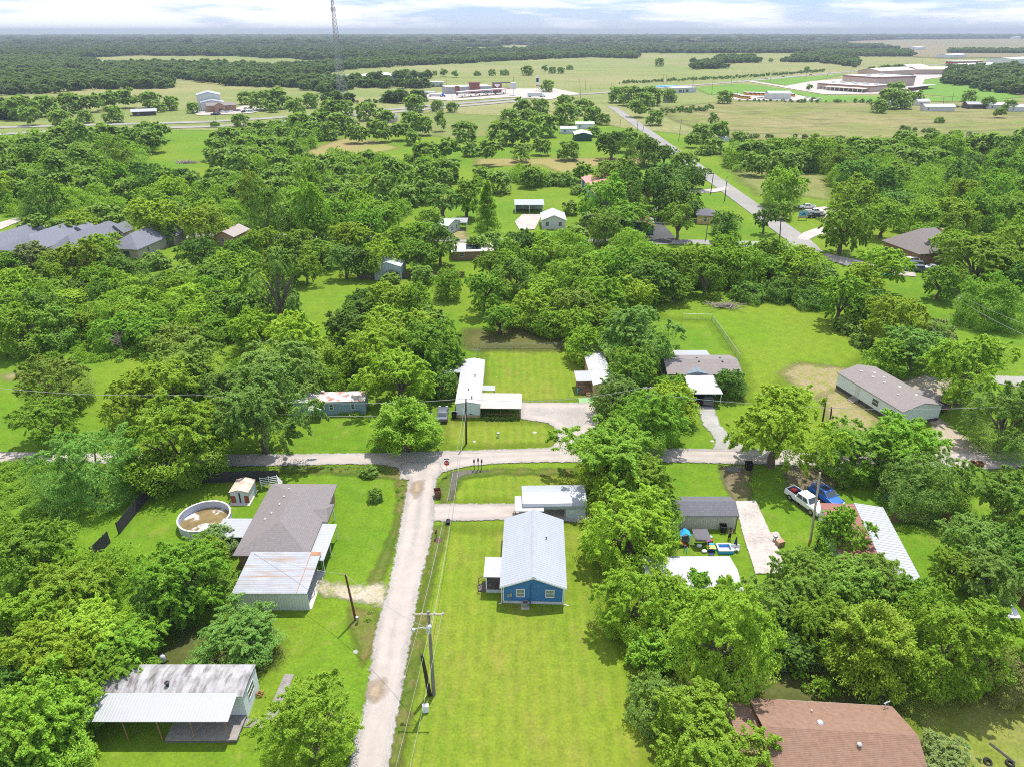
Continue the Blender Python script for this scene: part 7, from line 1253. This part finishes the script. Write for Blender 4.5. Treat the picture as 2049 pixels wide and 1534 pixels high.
# ------------------------------------------------------------------ ground cover that nobody could count
def cover(name, polys, n_per, s, h, col, seed, nl=260, sl=.30):
    rng = np.random.default_rng(seed); base = [crown_np('G', 800 + k, nl, sl) for k in range(3)]; V = []; Fc = []; off = 0
    for pts in polys:
        poly = np.array([tuple(P(*p))[:2] for p in pts]); x0_, y0_ = poly.min(0); x1_, y1_ = poly.max(0); n = int((x1_ - x0_) * (y1_ - y0_) * n_per)
        X = rng.uniform(x0_, x1_, n); Y = rng.uniform(y0_, y1_, n); ok = sdist(X, Y, poly) > 0
        for x, y in zip(X[ok], Y[ok]):
            v, f = base[rng.integers(3)]; k = s * rng.uniform(.5, 1.4); V.append(v * np.array([k, k, k * h * rng.uniform(.6, 1.5)]) + np.array([x, y, -.05])); Fc.append(f + off); off += len(v)
    o = link(name, np_mesh(name, np.concatenate(V), np.concatenate(Fc)), None, M_LEAF); o.color = (*COL[col], 1); tag(o, kind='stuff'); print(name, len(V)); return o
cover('creeper_undergrowth', [[(-80, 938), (110, 920), (138, 936), (118, 1000), (95, 1038), (150, 1050), (152, 1088), (95, 1110), (-80, 1125)]], 1.1, .8, .75, 'g', 31, 900, .17)
cover('ditch_weeds', [[(800, 948), (812, 955), (806, 1000), (796, 1010), (792, 970)], [(640, 932), (790, 935), (796, 948), (700, 946), (640, 944)], [(722, 1222), (745, 1225), (738, 1260), (722, 1262)]], 1.2, .28, 1.3, 'o', 32)
cover('hedge_bottom_shrubbery', [[(0, 690), (300, 690), (310, 722), (200, 728), (0, 716)], [(590, 820), (735, 818), (740, 832), (590, 836)], [(1340, 590), (1640, 592), (1640, 606), (1480, 600), (1340, 602)], [(1560, 1345), (1660, 1350), (1700, 1400), (1600, 1380)]], .4, .8, 1.2, 'g', 33)
cover('woodland_undergrowth', [[(-80, 600), (130, 590), (400, 580), (540, 610), (520, 690), (300, 680), (-80, 680)], [(340, 560), (560, 560), (540, 600), (340, 590)], [(380, 375), (860, 372), (800, 450), (600, 470), (400, 440)], [(-40, 310), (110, 282), (330, 275), (262, 350), (380, 370), (380, 440), (100, 450), (-40, 420)], [(430, 290), (690, 250), (600, 320), (560, 350), (450, 350)], [(560, 330), (900, 335), (880, 365), (560, 362)], [(1460, 312), (2080, 290), (2080, 480), (1900, 470), (1740, 440), (1650, 350), (1460, 345)], [(1010, 520), (1300, 500), (1340, 590), (1280, 620), (1140, 650), (1010, 560)], [(1340, 520), (1640, 530), (1640, 590), (1340, 585)], [(960, 355), (1130, 360), (1130, 374), (960, 374)], [(1800, 660), (1880, 660), (1860, 730), (1790, 720)]], .045, 3.1, 1.35, 'g', 34, 1300, .125)
cover('thicket_undergrowth', [[(680, 650), (900, 650), (900, 760), (690, 760)], [(0, 1120), (300, 1150), (330, 1330), (200, 1380), (0, 1450)], [(1250, 1210), (1350, 1220), (1950, 1230), (1900, 1340), (1650, 1330), (1340, 1330)], [(480, 690), (650, 690), (600, 800), (480, 780)]], .06, 2.2, 1.3, 'g', 35, 5000, .07)
# ------------------------------------------------------------------ the air
q = MB(); q.box(-30500, -2500, -1, 30500, 30500, 101); m, t, o_ = new_mat('pale_air'); vol = t.nodes.new('ShaderNodeVolumePrincipled'); vol.inputs['Color'].default_value = (.54, .61, .72, 1); vol.inputs['Density'].default_value = .00012; vol.inputs['Anisotropy'].default_value = 0.0; t.links.new(vol.outputs[0], o_.inputs['Volume'])
tag(q.build('haze', m), kind='stuff')
